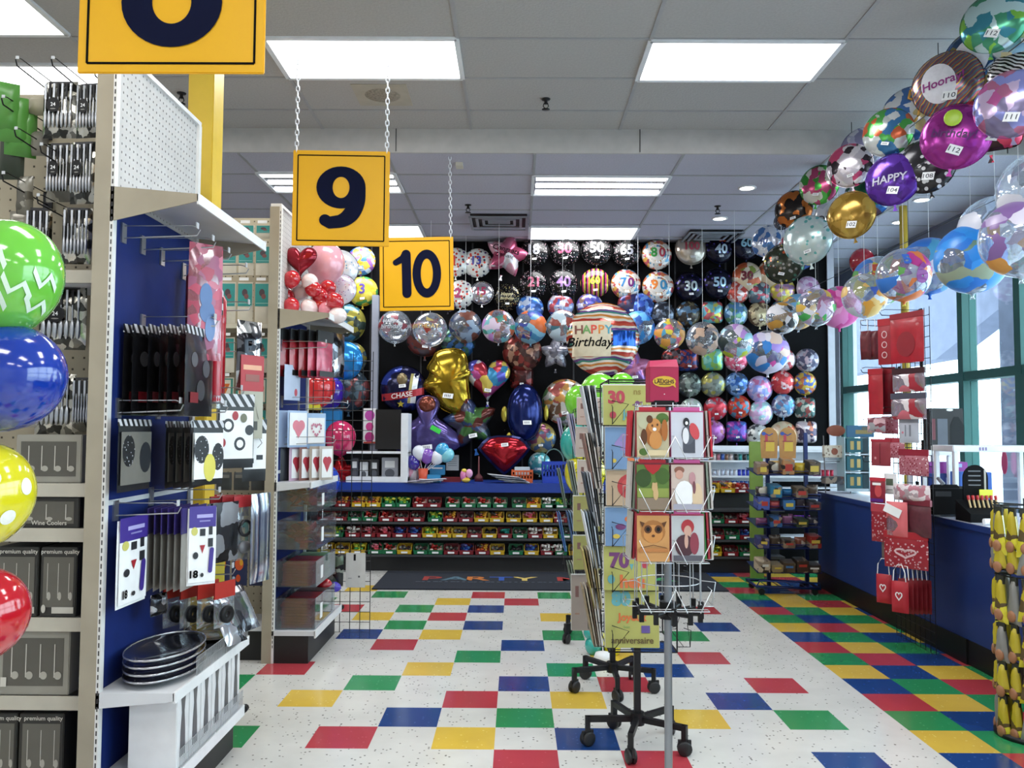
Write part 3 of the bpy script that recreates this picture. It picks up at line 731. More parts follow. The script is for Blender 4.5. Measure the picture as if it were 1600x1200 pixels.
# balloons with pictures in the rest of the wall; the printed figures are plain colour patches
pic = [
 (828,482,42,'disc',['2f6fc0','1f3a7a','d0d8e0','3a5aa0'],'blue and white foil balloon peeping out under the black 21 balloon'),
 (876,478,40,'disc',['2a4fa8','b03030','8fb0d8','d8dde6'],'blue foil balloon with a red patch under the black 40 balloon'),
 (921,478,40,'disc',['5a4aa8','8a6a4a','2a3a9a','cfd6ea'],'violet and brown foil balloon under the dark balloon with a magenta band'),
 (985,476,40,'disc',['20306a','8a2a2a','3a3f5a'],'dark blue and red foil balloon under the white 70 balloon'),
 (1152,456,36,'disc',['a8302a','c04a3a','d0d8d8'],'red foil balloon peeping out below the tan 30 balloon'),
 (1187,457,40,'square',['2f7a86','b02a3a','b9d0d0','364a5a'],'teal and red square foil balloon between the tan 30 and yellow balloons'),
 (1222,452,40,'disc',['d6cf4a','c9b83a','c58ab0','7a5aa0'],'yellow foil balloon with a pink patch, under the tan 50 balloon'),
 (1263,451,38,'disc',['d8c8e0','a85a9a','e6dcea','c090b8'],'pink and white foil balloon at the right end of the second row'),
 (1036,490,38,'disc',['3a3f4a','7a8aa0','24262e'],'dark grey foil balloon under the white 90 balloon'),
 (1075,490,38,'disc',['3a2f24','7a6a4a','5a86b0','2a2622'],'brown foil balloon with a blue edge, above the black and cream bubble'),
 (1113,488,38,'square',['3a9ac0','6ac0d0','c9c03a','c03a4a'],'square bright blue foil balloon with yellow patch in the picture rows'),
 (1150,490,38,'disc',['4a7a4a','8ab0d8','b8c8d8','3a6aa0'],'green and sky blue round foil balloon right of the square blue one'),
 (1187,491,38,'disc',['c8b892','4a3a2c','d4c8a6'],'cream and dark brown round foil balloon in the picture rows'),
 (1222,488,38,'disc',['2f6a8a','a03a3a','3f86a0'],'blue foil balloon with a red patch left of the clear number bubbles'),
 (1075,563,38,'square',['14245a','a03a2a','1a3a8a'],'square navy foil balloon with red patch beside the pink card box'),
 (1113,562,38,'square',['5ab0b0','9ac04a','8ad0d0'],'square turquoise foil balloon with green patch'),
 (1150,562,36,'disc',['b02a4a','d85a7a','e0d0d8'],'crimson round foil balloon below the lilac bubble'),
 (1225,562,34,'disc',['d8d8e0','b8303a','e4e6ea'],'white and red round foil balloon half behind the big pastel bubble'),
 (1261,563,36,'disc',['b8bcc8','3a3f5a','c0a0a8'],'white round foil balloon with dark lines, top of the right edge column'),
 (1077,601,38,'disc',['4a5052','8a9a92','2c3230'],'dark silver round foil balloon just right of the pink card box'),
 (1114,601,38,'disc',['5a6468','b0a84a','8a9498'],'silver round foil balloon with olive patch'),
 (1151,600,36,'disc',['2a5aa8','8ab0e0','3a4a5a'],'blue round foil balloon with pale patch, fourth picture row'),
 (1187,608,40,'disc',['a8a0d8','d86a90','7a9ae0','d0c0e8'],'lilac, pink and blue round foil balloon below the big pastel bubble'),
 (1223,598,36,'disc',['b02030','c83a3a','d8c8c8'],'glossy red round foil balloon with a white patch'),
 (1258,599,36,'disc',['2a5ac0','c05a2a','d8b83a'],'blue and orange round foil balloon in the right edge column'),
 (1080,641,36,'disc',['c8ccc8','a8c0b0','d8c8d8'],'pearly white round foil balloon behind the penguin card'),
 (1118,638,36,'disc',['b01a2a','c83040','8a9aa8'],'red round foil balloon with grey picture patch'),
 (1155,636,36,'disc',['c03020','2a8ab0','d85a2a','c02a2a'],'red foil balloon with a turquoise top, no picture tag below it'),
 (1189,645,38,'disc',['d8a0d0','9ad8d8','e0c8e4'],'pink round foil balloon with mint patch'),
 (1224,634,36,'disc',['4a9ad0','6a5a7a','d8dce8'],'white and mauve round foil balloon with a sky blue edge'),
 (1258,637,36,'square',['2a5a5a','c8d8c8','a03a3a'],'square green and white foil balloon in the right edge column'),
 (1115,675,36,'disc',['a85ab8','7a4a3a','c08ac8'],'purple round foil balloon with brown patch, bottom picture row'),
 (1151,674,36,'square',['3a7ac8','c04aa8','5a3a9a'],'square blue and magenta foil balloon, bottom picture row'),
 (1184,681,36,'disc',['d4d8d4','23262a','e0e0dc'],'white foil balloon with black patches, bottom picture row'),
 (1224,682,46,'disc',['c8a888','d8c8b0','b84a2a','cfd0b0'],'tan and orange round foil balloon behind the candy rack sign'),
 (1260,675,38,'square',['c86a4a','1a1a3a','d8d0d8','e6e2e6'],'square orange-edged foil balloon with black and white patches'),
 (541,505,60,'disc',['2a3a3a','b8a83a','3a7aa8','20282a'],'dark round foil balloon with yellow and blue patches behind the shelf top'),
 (520,470,38,'disc',['d8d0e0','c85a8a','a8b8e0'],'white and pink round foil balloon behind the red and white balloon bunch'),
 (664,528,58,'disc',['34343a','7a3a34','4a4650'],'dark round foil balloon with a white ring rim above the gold balloon'),
 (716,535,52,'disc',['1c2a26','3a6a4a','20242c','2a5aa0'],'dark green round foil balloon above the gold balloon'),
 (868,552,50,'star',['5a5a66','8a8a96','c8c8d0'],'silver grey star foil balloon below the row of clear bubbles'),
 (1000,480,44,'disc',['3a5ac0','6a9ae0','20306a'],'bright blue foil balloon right behind the big Happy Birthday balloon'),
 (1052,560,36,'disc',['1c1c20','5a5a60','a8302a'],'black and silver foil balloon behind the pink card box'),
 (700,470,34,'disc',['1c1c26','4a3a4a','8a7a9a'],'dark foil balloon under the lower left corner of the 10 sign'),
 (548,560,50,'disc',['b0a03a','2f4a6a','6a7a8a'],'blue and yellow foil balloon behind the top of the wire grid'),
 (545,610,66,'disc',['2c4656','5a7a8a','28404a','8a3a3a'],'blue-grey round foil balloon behind the wire grid'),
 (883,628,70,'disc',['c8ccd0','c98a3a','a03a3a','3a7a4a','d8dcd8','5a3a2a','cfd6d8'],'white foil balloon with small coloured patches behind the green balloons'),
 (845,684,46,'disc',['b8a04a','8a3a6a','c8b86a','3a6a9a'],'gold round foil balloon with a pink patch beside the card rack'),
 (843,724,34,'disc',['3a9aa8','6ac0c8','d8dce0'],'small turquoise round foil balloon above the blue basket'),
 (990,575,60,'star',['a85a7a','c07a9a','8a6ab8'],'pink star foil balloon beside the big Happy Birthday balloon'),
 (816,550,60,'disc',['4a2a26','c09a80','8a2a26','2a1c1c'],'red-brown round foil balloon under the fish-coloured bubble'),
 (815,590,40,'square',['4a1c1c','8a2a2a','2a1416'],'dark red square foil balloon above the blue oval balloon'),
]
for i, (px, py, d, shp, cols, lab) in enumerate(pic):
    Yb = W if d < 50 else W-.03
    foil(at(px, py, Yb), sz(d/2, Yb), PAT('patch', mute(cols), 3.4 if d < 50 else 3.8, .2, .4, seed=i+1), lab, None, shape=shp, rz=rnd.uniform(-.1, .1), tagz=None if i % 5 == 0 else -.5)
b = MB(); pts = [(math.cos(2*PI*i/36), 0, math.sin(2*PI*i/36)) for i in range(36)]
foil(at(792, 398, W-.05), sz(34, W), PAT('patch', ['b86a86','d0a0b0','c8c8d0','a84a6a'], 2.2, .2, .5, seed=3), 'pink star foil balloon with silver writing in the top row',
     [('Congrats', .34, -.1, .12, INK, .01, .2), ('graduate', .24, -.1, -.15, INK, .005, 0)], shape='star', rz=.1, ry=.25, tagz=None)
# shaped balloons over the counter (plain colours)
t = foil(at(630, 608, 9.95), sz(36, 9.95), PAT('patch', ['1a1c40','16183a','2a3a8a','1c1e44','101228'], 1.8, .15, .5), 'round navy foil balloon with a red banner reading CHASE',
     None, tagz=.12, t0=.42)
b = MB(); vs = []; fs = []
n = 24
for k in range(n+1):
    x = -.92+1.84*k/n; zc = -.28+.16*x+.06*x*x
    for z in (zc-.15, zc+.15): vs.append((x, -lens(min(1, math.hypot(x, z)), .42)-.02, z))
b.add(vs, [(2*k, 2*k+2, 2*k+3, 2*k+1) for k in range(n)], M('b3303a', .25, .4)); b.build('banner', t)
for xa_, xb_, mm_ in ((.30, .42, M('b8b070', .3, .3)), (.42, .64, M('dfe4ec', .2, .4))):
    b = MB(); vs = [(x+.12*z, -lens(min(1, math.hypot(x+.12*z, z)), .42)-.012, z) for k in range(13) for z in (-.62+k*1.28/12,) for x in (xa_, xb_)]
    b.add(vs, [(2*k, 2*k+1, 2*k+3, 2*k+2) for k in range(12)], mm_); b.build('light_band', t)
MB().ell((0, -.40, .42), (.24, .08, .26), M('8a7a5a', .25, .5), 14, 8).build('brown_patch', t)
q = bent_text([('CHASE', .30, 0, -.27, M('e8e6e6', .3), .015, .0)], .42)
q.v = [(x, y-.03, z+.15*x) for x, y, z in q.v]; q.build('lettering', t)
b = MB(); b.prism([(.16*math.cos(PI/2+PI*k/5)*(1 if k % 2 == 0 else .42)-.05, .16*math.sin(PI/2+PI*k/5)*(1 if k % 2 == 0 else .42)-.66) for k in range(10)], -.40, -.36, M('b8a83a', .3, .4)); b.build('gold_star', t)
foil(at(702, 598, 9.92), sz(53, 9.92), M('a98e2c', .16, .85), 'gold upright foil balloon with two pointed tabs at the side', None, shape='bean', t0=.3, tagz=-.4, rz=-.1)
foil(at(762, 593, 9.95), sz(35, 9.95), PAT('patch', ['a83040','d8dce6','5a5ab8','3a8ab8','e0c860','b04a8a'], 2.6, .2, .4, seed=4), 'heart-shaped foil balloon in red, white and violet', None, shape='heart', tagz=-.5)
t = foil(at(820, 645, 9.9), sz(44, 9.9), M('16245f', .14, .6), 'deep blue oval foil balloon with teal rim and yellow side fins', None, shape='oval', t0=.4, tagz=-.35, rz=.15)
for s, x, z, r in ((-1, -.72, -.05, .2), (-1, -.55, -.95, .18), (1, .78, 0, .2)): MB().ell((x, .05, z), (.12 if s < 0 else .09, .05, r+.08), M('a89a3a', .2, .6), 12, 8).build('fin', t)
foil(at(735, 660, 9.9), sz(42, 9.9), PAT('patch', ['5a2a24','2a3a4a','3f6a3a','4a4a5a','2f3f66'], 3.2, .2, .4, seed=9), 'large star foil balloon, dark picture patches with a blue shiny rim', None, shape='star', ry=-.2, tagz=-.5, back=M('2f62a8', .12, .8))
t = foil(at(668, 670, 9.86), sz(52, 9.86), M('5a4f8a', .18, .6), 'violet bell-shaped foil balloon with a bright green sticker', None, shape='bell', t0=.28, tagz=-.55)
MB().b2(-.16, .16, -.36, -.33, -.07, .07, M('3fd84a', .5), Matrix.Translation((.28, 0, -.02)) @ Matrix.Rotation(.5, 4, 'Y')).build('sticker', t, label='bright green sticker')
MB().ell((0, -.16, .72), (.26, .16, .26), M('7a3f30', .2, .6), 14, 10).build('round_top', t, label='brown round top')
t = foil(at(788, 706, 9.8), sz(37, 9.8), M('a3202c', .12, .75), 'red shield-shaped foil balloon with a dark blue rim, pointing down', None, shape='shield', t0=.3, tagz=.3, back=M('1c2a6a', .15, .7))
b = MB()
O = outline('shield'); n = len(O)
b.add([(x*1.13, .02, z*1.13-.01) for x, z in O]+[(x*.97, -.03, z*.97) for x, z in O], [(i, (i+1) % n, n+(i+1) % n, n+i) for i in range(n)], M('1c2450', .15, .6)); b.build('rim', t, label='dark blue rim')
# clear bubbles in a row before the wall
P0 = 'ffffff'
bub = [
 (617,511,54,['c8ccd0','8a8f98','7a2a3a'],.35,'clear bubble balloon with grey writing, leftmost of the bubble row',[('HAPPY', .32, 0, .25, M('c8ccd4',.4), .01, 0), ('birthday', .38, 0, -.1, M('c8ccd4',.4), .01, .2)],9.7),
 (672,515,56,['8a3428','b04a3a','b8a86a'],.22,'clear bubble balloon printed BIRTHDAY in gold over a red patch',[('BIRTHDAY', .36, -.12, .12, M('c8b070',.4,.3), .01, 0)],9.6),
 (727,510,54,['4a5a7a','6a3f34','8aa0b8','2a3a5a'],.45,'clear bubble balloon with blue and brown patches, under the right corner of the 10 sign',None,9.7),
 (779,510,54,['7ac0c8','c08ad0','b05a3a','3f8a7a','d8c8e0'],.6,'aqua and lilac bubble balloon in the bubble row',None,9.65),
 (829,511,54,['c0602a','4a8ab0','2a5a8a','8ac0d8','2a3f9a'],.6,'blue bubble balloon with orange patches in the bubble row',None,9.7),
 (879,510,53,['b8ccd8','3a6a7a','8a3a30','e0e8ee'],.6,'icy white bubble balloon with red patches left of the big Happy Birthday balloon',None,9.72),
 (997,512,54,['3a8ad0','6ab0e8','2a5ab0'],.6,'sky blue bubble balloon right of the big Happy Birthday balloon',None,9.6),
 (1046,522,50,['d8c83a','d85a7a','4a9ac0','6ab04a','e0a04a'],.5,'clear bubble balloon full of coloured confetti spots',None,9.3),
 (1098,529,54,['1c1a1a','c8a890','241f1f','d8b8a0'],.45,'clear bubble balloon with a black top and a cream base patch',None,9.2),
 (1149,533,56,['b88ad0','c0cc3a','2a3a3a','e0d0e8','8ac0d0'],.6,'lilac and lime clear bubble balloon',None,9.1),
 (1199,550,70,['d85aa8','3a8ad8','e6c8b8','a88ad8','f0e8f0','e0d8ee'],.75,'big pastel pink and blue bubble balloon below the others',None,8.9),
 (1222,497,52,['1a1a1e','d8d8dc','b88a3a','e0e0e6'],.5,'clear bubble balloon with black and white fan stripes, behind the pastel one',None,8.5),
 (1247,487,58,['d8a03a','6aa0c8','e0c060','d8dcea'],.5,'clear bubble balloon with orange dots left of the pink swirl one',None,8.2),
 (1275,480,62,['2a2f6a','4ab05a','d8b04a','e6e8f2','c8b8d8'],.5,'clear bubble balloon with navy and green patches touching the pink swirl one',None,7.9),
 (1311,480,68,['d84aa0','e88ac8','c83a90','f0a8d8'],.92,'bright pink bubble balloon with a heart swirl',None,7.5),
 (1351,462,72,['e0a040','4a6ac8','e8c070','d8e0ea'],.5,'clear bubble balloon with an orange and blue ring',None,7.3),
 (1372,440,82,['3a7ad0','e0704a','d8d04a','5aa04a','8a5ac0'],.5,'clear number bubble balloon printed 5, nearer the windows',[('5', .62, -.25, .3, M('d8604a',.4), .05, 0), ('5', .7, .2, -.35, M('2f6fc0',.4), .05, 0)],7.0),
 (1412,430,86,['3a7ad0','e07a3a','d8d04a','5aa04a','c03a8a'],.45,'clear number bubble balloon printed 6',[('6', .95, .1, -.05, M('8a2f8a',.4), .06, 0), ('5', .5, -.4, .45, M('3a6ac8',.4), .05, 0)],6.7),
 (1452,416,92,['2f6fc8','8a3a9a','4a9ac8','d8d8e8'],.5,'clear bubble balloon with blue streaks, just left of the globe balloon',None,6.4),
 (1518,405,112,['2a8ae0','3a9af0','2a7ad8','9aa890','6a8a7a','3090e6'],.93,'large sky blue globe bubble balloon with green-grey land patches',None,5.9),
 (1556,362,116,['dfe3f0','c8d0e4','eef0f6'],.3,'large clear bubble balloon with a faint white star, right of the globe',None,5.5),
 (1594,374,124,['8a6aa8','e0a050','e2dcee','b8a8d0'],.4,'large clear bubble balloon with purple and orange patches at the right edge',None,5.1),
 (1625,300,130,['d0d4e4','e8ecf4'],.3,'clear bubble balloon cut by the right edge of the photo',None,4.8),
]
for i, (px, py, d, cols, cov, lab, ln, Yb) in enumerate(bub):
    Yb *= (.955 if i % 2 else 1.02); c = at(px, py, Yb); R = sz(d/2, Yb)*.97
    m = CLEAR('f4f8fb', .75, .10, cols, 2.3, cov, .08, seed=i+1, haze=.12 if px < 1280 else .2, milk='c8d4e4')
    bubble(c, R, m, lab, rz=rnd.uniform(-.3, .3), lines=ln)
# the big Happy Birthday foil in front of the wall
t = foil(at(942, 530, 7.6), sz(56, 7.6), PAT('wavy', ['b04038','e0d6c4','cc8440','e8e0d2','3f8478','6f4a8c','e2dacb','c0503a'], .72, .14, .4), 'big round striped foil balloon with a cream plate reading HAPPY Birthday', None, tagz=None, t0=.5, rz=.05)
MB().tube([(0, 0, -1.2), (0, 0, -t.location.z/t.scale.x+.02)], .012, WHITE, 4).build('string', t)
b = MB(); n = 16; vs = []
xs = [-.95+k*1.1/n for k in range(n+1)]
for x in xs:
    x_ = max(-.88, x)
    for j in range(9):
        z = -.52+j*.98/8; vs.append((x_, -lens(min(.995, math.hypot(x_, z)), .5)-.03, z))
b.add(vs, [(9*k+j, 9*k+9+j, 9*k+10+j, 9*k+j+1) for k in range(n) for j in range(8)], M('d8cdb4', .4), True); b.build('cream_plate', t, label='cream coloured plate')
L = []
for k, (ch, c) in enumerate(zip('HAPPY', ['7a3f34', '6aa05a', 'd84a3a', 'e08a3a', '4aa0b8'])): L.append((ch, .34, -.72+k*.2, .22, M(c, .4), .02, 0))
L.append(('Birthday', .36, -.40, -.16, INK, .010, .25))
q = bent_text(L, .5); q.v = [(x, y-.02, z) for x, y, z in q.v]; q.build('lettering', t)
b = MB(); vs = []
for k in range(9):
    x = .2+k*.085
    for z in (-.22, -.02, .2): vs.append((x, -lens(min(.995, math.hypot(x, z)), .5)-.03, z))
b.add(vs, [(3*k+j, 3*k+3+j, 3*k+4+j, 3*k+j+1) for k in range(8) for j in range(2)], M('1c4a9a', .1, .7), True); b.build('blue_band', t, label='shiny blue band')
# ================================================================ GARLAND OF FOIL BALLOONS
GX = 2.6
up_ = [
 (1197,377,38,['c8ccd8','3a6aa8','e0e4ea'],'patch','40','2f4f8a','silver foil balloon printed 40 in blue, where the upper garland row meets the wall'),
 (1222,346,44,['23252a','a8a8b0','4a4a50'],'wavy','','','black and silver striped foil balloon, second in the upper garland row'),
 (1240,327,46,['1c1c1e','c8702a','16181a'],'patch','','','black foil balloon with an orange figure, upper garland row'),
 (1259,308,50,['16181c','c8c8d0','b0983a'],'dots','','','black foil balloon with silver spots and a gold star, upper garland row'),
 (1280,289,52,['2a8a2a','3aa83a','b0306a','e0dcd8'],'patch','','','green and pink foil balloon in the upper garland row'),
 (1302,274,54,['2a2a2c','4a4a50','6a6a70'],'patch','','','dark charcoal foil balloon in the upper garland row'),
 (1328,259,54,['1a1a1e','c8c8d0','c03a6a','e8e8ec'],'patch','','','black, white and pink foil balloon in the upper garland row'),
 (1350,234,56,['b8bcd8','8a8ab0','d8dae6'],'patch','Mom','2c2c34','silver lilac foil balloon reading Mom in the upper garland row'),
 (1388,207,60,['c8ccd0','3a9a3a','2a6aa8','c8502a','dfe2e6'],'patch','','','white foil balloon with green and orange blocks in the upper garland row'),
 (1423,178,68,['d8dade','c8b070','2f5fa8','e2e4e8','dadce0'],'patch','','','silver foil balloon with a curled gold ribbon in the upper garland row'),
 (1480,132,82,['8a6a5a','3a7a8a','a83a4a','c8a84a','4a5a7a','7a3a5a'],'wavy','Hooray!','8a2a7a','striped foil balloon with a white disc reading Hooray in the upper garland row'),
 (1530,95,84,['2f5a98','d8dce6','8a7a3a','24406a','3a6aa8'],'patch','','','blue and white foil balloon right of the striped Hooray one'),
 (1553,35,76,['3a8a6a','7ab83a','c8dce8','2f7a9a'],'patch','','','green and turquoise foil balloon in the top right corner'),
 (1600,40,90,['9ac8e0','7ab0d8','c8d8e0','e0d0a0'],'patch','m2U','1c1c20','pale blue foil balloon with a small orange face, top right corner of the photo'),
]
lo_ = [
 (1225,412,50,['16201c','c8b83a','c8502a','8a8a90','2a6a5a'],'dots','','','dark foil balloon with yellow and orange spots, lower garland row near the wall'),
 (1246,392,50,['3a6ac0','d8c83a','c83a5a','e0e0e6','6a3a8a'],'patch','','','blue, yellow and pink foil balloon in the lower garland row'),
 (1262,375,60,['b8c8c8','dfe2e4','c8ccd0','4a9a98'],'dots','','','white foil balloon with a teal top in the lower garland row'),
 (1294,345,50,['dadce2','e8eaee','c4c8d4'],'patch','LOVE!','1c1c24','white oval foil balloon reading LOVE in the lower garland row'),
 (1330,336,58,['a8873a','8a6a24','c0a050'],'patch','','','gold foil balloon with a white front in the lower garland row'),
 (1357,304,58,['2a7a4a','2f6fc8','c8d0e0','6a4a5a','1f5a3a'],'patch','','','green and blue striped foil balloon in the lower garland row'),
 (1395,281,64,['5a2f9a','6a3fb0','4a2a80'],'patch','HAPPY','b8b8c8','purple foil balloon with silver Happy Birthday writing in the lower garland row'),
 (1447,259,68,['0e0e12','e8e8ec','e8e8ec'],'dots','','','black foil balloon with white polka dots and stripes in the lower garland row'),
 (1494,214,80,['9a2f8a','a83a9a','8a2a80'],'patch','birthday!','4a1a5a','magenta foil balloon with a lime cupcake, lower garland row'),
 (1548,193,80,['b02a4a','c03a5a','1c1a1c','c04a60'],'patch','','','crimson and black square foil balloon in the lower garland row'),
 (1580,163,84,['c85a9a','8a9ae0','d8c8e8','7a7a9a','b86a8a'],'patch','','','pink and violet foil balloon at the right edge, lower garland row'),
 (1600,115,80,['0c0c0e','e8e8ec','0c0c0e','e8e8ec'],'wavy','','','black and white zebra-striped foil balloon at the right edge'),
]
TAGN = {(0, 7): '103', (0, 9): '107', (0, 10): '110', (0, 11): '113', (0, 12): '112', (1, 6): '104', (1, 7): '108', (1, 8): '112', (1, 9): '12', (1, 10): '111', (1, 5): '106', (1, 3): '101', (1, 4): '102'}
for rowi, row in enumerate((up_, lo_)):
    for i, (px, py, d, cols, kind, tx, tc, lab) in enumerate(row):
        c = atx(px, py, GX+(.14 if i % 2 else -.04)); Yb = c.y; R = min(sz(d/2, Yb)*1.27, (3.8 if Yb > 6.9 else 4.0)-c.z-.01)
        shp = 'square' if 'square foil' in lab else ('oval' if 'oval' in lab else 'disc')
        if shp == 'oval': R *= 1.15
        scl = {'patch': 2.8, 'dots': 4.5, 'wavy': 1.5}[kind]
        m = PAT(kind, mute(cols, .2), scl, .18, .55 if kind != 'dots' else .35, .32 if kind == 'dots' else .28, seed=i+rowi*20)
        ln = [(tx, .62 if len(tx) < 4 else .42 if len(tx) < 6 else .36, -.05, -.02, M(tc, .35), .02, .15)] if tx else None
        t = foil(c, R, m, lab, ln, shape=shp, rz=-(.5+.2*rnd.random()), ry=rnd.uniform(-.2, .2), tagz=None if (rowi, i) in TAGN else -.55, t0=.36)
        nt_ = TAGN.get((rowi, i))
        if nt_:
            b = MB(); b.b2(-.2, .2, -.012, 0, -.17, .17, PAPER); add_txt(b, nt_, .26, 0, -.016, 0, M('4a4e58', .6), .01)
            o = b.build('price_tag', t, (.05, -.42, -.52), (-.4, .25, 0), label='white tag numbered '+nt_)
        if 'm2U' in (tx or ''):
            b = MB(); b.disc(-.3, .45, .26, .26, -.40, -.38, M('d8a030', .3), 18); b.stroke(arc(-.3, .45, .15, .15, 200, 340, 10), .04, -.403, INK); b.disc(-.38, .55, .03, .04, -.404, -.402, INK, 8); b.disc(-.22, .55, .03, .04, -.404, -.402, INK, 8); b.build('smiling_face', t)
        if 'Hooray' in lab:
            b = MB(); n = 24; vs = [(0, -lens(0, .36)-.012, 0)]
            for rr in (.25, .45, .62): vs += [(rr*math.cos(2*PI*k/n)*.8-.18, -lens(math.hypot(rr*math.cos(2*PI*k/n)*.8-.18, rr*math.sin(2*PI*k/n)), .36)-.013, rr*math.sin(2*PI*k/n)) for k in range(n)]
            fs = [(0, 1+(k+1) % n, 1+k) for k in range(n)]+[(1+a*n+k, 1+a*n+(k+1) % n, 1+(a+1)*n+(k+1) % n, 1+(a+1)*n+k) for a in range(2) for k in range(n)]
            b.add(vs, fs, M('d8d8e0', .3), True); b.build('white_disc', t)
        if 'cupcake' in lab: MB().ell((-.15, -.47, .45), (.26, .04, .26), M('a8c83a', .3), 14, 8).build('cupcake', t, label='lime green cupcake')
        if 'gold ribbon' in lab:
            b = MB(); b.tube([(x, -lens(min(.99, math.hypot(x, z)), .4)-.03, z) for x, z in arc(-.1, -.05, .45, .5, -120, 80, 18)]+[(.02, -.35, .75)], .05, M('b08030', .3, .3), 6); b.build('ribbon', t)
# the lines that carry the garlands
b = MB()
for z, x in ((3.60, 2.66), (3.30, 2.66)):
    b.tube([(x, 3.2, z), (x, 10.1, z)], .003, DKGREY)
for y in (3.6, 5.3, 6.7, 8.4): b.tube([(2.66, y, 3.3), (2.66, y, 3.6), (2.66, y, 4.0 if y < 6.9 else 3.8)], .003, DKGREY)
tag(b.build('hanging_wire'), 'thin dark wires from the ceiling that carry the foil balloon garland', 'wire')
b = MB(); b.tube([(3.05, 3.2, 3.02), (3.05, 9.0, 3.02)], .003, DKGREY)
for y in (4.8, 6.6, 8.6): b.tube([(3.05, y, 3.02), (3.05, y, 4.0 if y < 6.9 else 3.8)], .002, DKGREY)
tag(b.build('hanging_wire'), 'thin wire above the row of clear bubble balloons', 'wire')
t = latex(at(1347, 408, 9.0), sz(19, 9.0), LAT('a8182c'), 'round red balloon floating alone under the ceiling by the windows')
MB().tube([(0, 0, 1.05), (0, 0, (3.8-t.location.z)/t.scale.x)], .012, WHITE, 4).build('string', t)
# ================================================================ LEFT SHELVING
def art(mb, items, w, h, y):
    """flat printed figures on a face w x h (origin at its centre), items in fractions of w and h"""
    for k, it in enumerate(items):
        yy = y-.0004*(k+1)
        if it[0] == 'e': mb.disc(it[2]*w, it[3]*h, it[4]*w, it[5]*h, yy-.0003, yy, it[1], 16, it[6] if len(it) > 6 else 0)
        elif it[0] == 'b': mb.b2((it[2]-it[4]/2)*w, (it[2]+it[4]/2)*w, yy-.0003, yy, (it[3]-it[5]/2)*h, (it[3]+it[5]/2)*h, it[1])
        elif it[0] == 't': add_txt(mb, it[2], it[5]*h, it[3]*w, yy-.0004, it[4]*h, it[1], it[6] if len(it) > 6 else .02)
        elif it[0] == 'p': mb.prism([(a*w, c*h) for a, c in it[2]], yy-.0003, yy, it[1])
        elif it[0] == 's': mb.stroke([(a*w, c*h) for a, c in it[2]], it[3]*w, yy-.0004, it[1])
    return mb
def pillow(mb, w, h, d, m, z0, nx=6, nz=7, crumple=.0, taper=0.):
    for side in (-1, 1):
        vs = []
        for j in range(nz+1):
            for i in range(nx+1):
                u = i/nx*2-1; v = j/nz*2-1
                t = ((1-u**4)*(1-v**4))**.5*d/2 + (rnd.uniform(-1, 1)*crumple if 0 < i < nx and 0 < j < nz else 0)
                vs.append((u*w/2*(1-.02*v*v)*(1-taper*(v+1)/2), side*t, z0-h/2+v*h/2))
        fs = [(j*(nx+1)+i, j*(nx+1)+i+1, (j+1)*(nx+1)+i+1, (j+1)*(nx+1)+i) for j in range(nz) for i in range(nx)]
        mb.add(vs, fs if side < 0 else [f[::-1] for f in fs], m, True)
def pack(name, label, cat, loc, rz, w, h, body, header=None, hh=.2, d=.012, items=None, hitems=None, group=None, tilt=0., hw=None, inner=None, taper=0.):
    """a flat pack hung by its top edge; local -y is its face"""
    t = thing(name, label, cat, tuple(loc), rz, group=group, rx=tilt)
    H = h*hh if header else 0
    b = MB(); pillow(b, w, h-H, d, body, -H, crumple=d*.06, taper=taper); b.build('bag' if header else 'pouch', t)
    if header:
        b = MB(); b.b2(-(hw or w)/2, (hw or w)/2, -d*.18, d*.18, -H-.004, 0, header)
        if hitems:
            q = MB(); art(q, hitems, hw or w, H, -d*.18-.0004); b.add([(x, y, z-H/2) for x, y, z in q.v], q.f, q.mats[0]) if len(q.mats) == 1 else [b.add([(q.v[i][0], q.v[i][1], q.v[i][2]-H/2) for i in f], [tuple(range(len(f)))], q.mats[mm]) for f, mm in zip(q.f, q.m)]
        b.build('header_card', t)
    if items:
        b = MB(); art(b, items, w*.92, (h-H)*.92, -d/2-.0006)
        b.v = [(x, y, z-H-(h-H)/2) for x, y, z in b.v]; b.build('print', t)
    if inner:
        b = MB(); inner(b); b.build('contents', t)
    return t
def hook(x, y, z, dx, dy, L, label, m=STEEL, group=None):
    """double-wire display hook reaching L along (dx, dy)"""
    t = thing('display_hook', label, 'hook', (x, y, z), math.atan2(dy, dx), group=group)
    b = MB(); b.tube([(0, 0, 0), (L, 0, .012), (L+.012, 0, .035)], .0032, m, 5); b.tube([(0, 0, .05), (L*.92, 0, .052), (L, 0, .045)], .0024, m, 5)
    b.b2(-.004, .004, -.02, .02, -.02, .06, m); b.build('wire', t)
    q = .006 if m is BLKMET else .012; b = MB(); b.b2(L-.002, L+.002, -q, q, .04, .04+q*2, M('b8bcc0', .4)); b.build('price_holder', t); return t
def pegboard(mb, x0, x1, y, z0, z1, m, holes, step=.05, facing=-1, axis='y'):
    if axis == 'y': mb.b2(x0, x1, y-.004, y+.004, z0, z1, m)
    else: mb.b2(y-.004, y+.004, x0, x1, z0, z1, m)
    a = x0+step/2
    while a < x1-.01:
        z = z0+step/2
        while z < z1-.01:
            e = facing*.0045; r = .0045
            if axis == 'y': mb.quad((a-r, y+e, z-r), (a+r, y+e, z-r), (a+r, y+e, z+r), (a-r, y+e, z+r), holes)
            else: mb.quad((y+e, a-r, z-r), (y+e, a+r, z-r), (y+e, a+r, z+r), (y+e, a-r, z+r), holes)
            z += step
        a += step
HOLE = M('6b6457', .9)
SHELFW = M('cfd2d6', .45, 0, .06, 4)
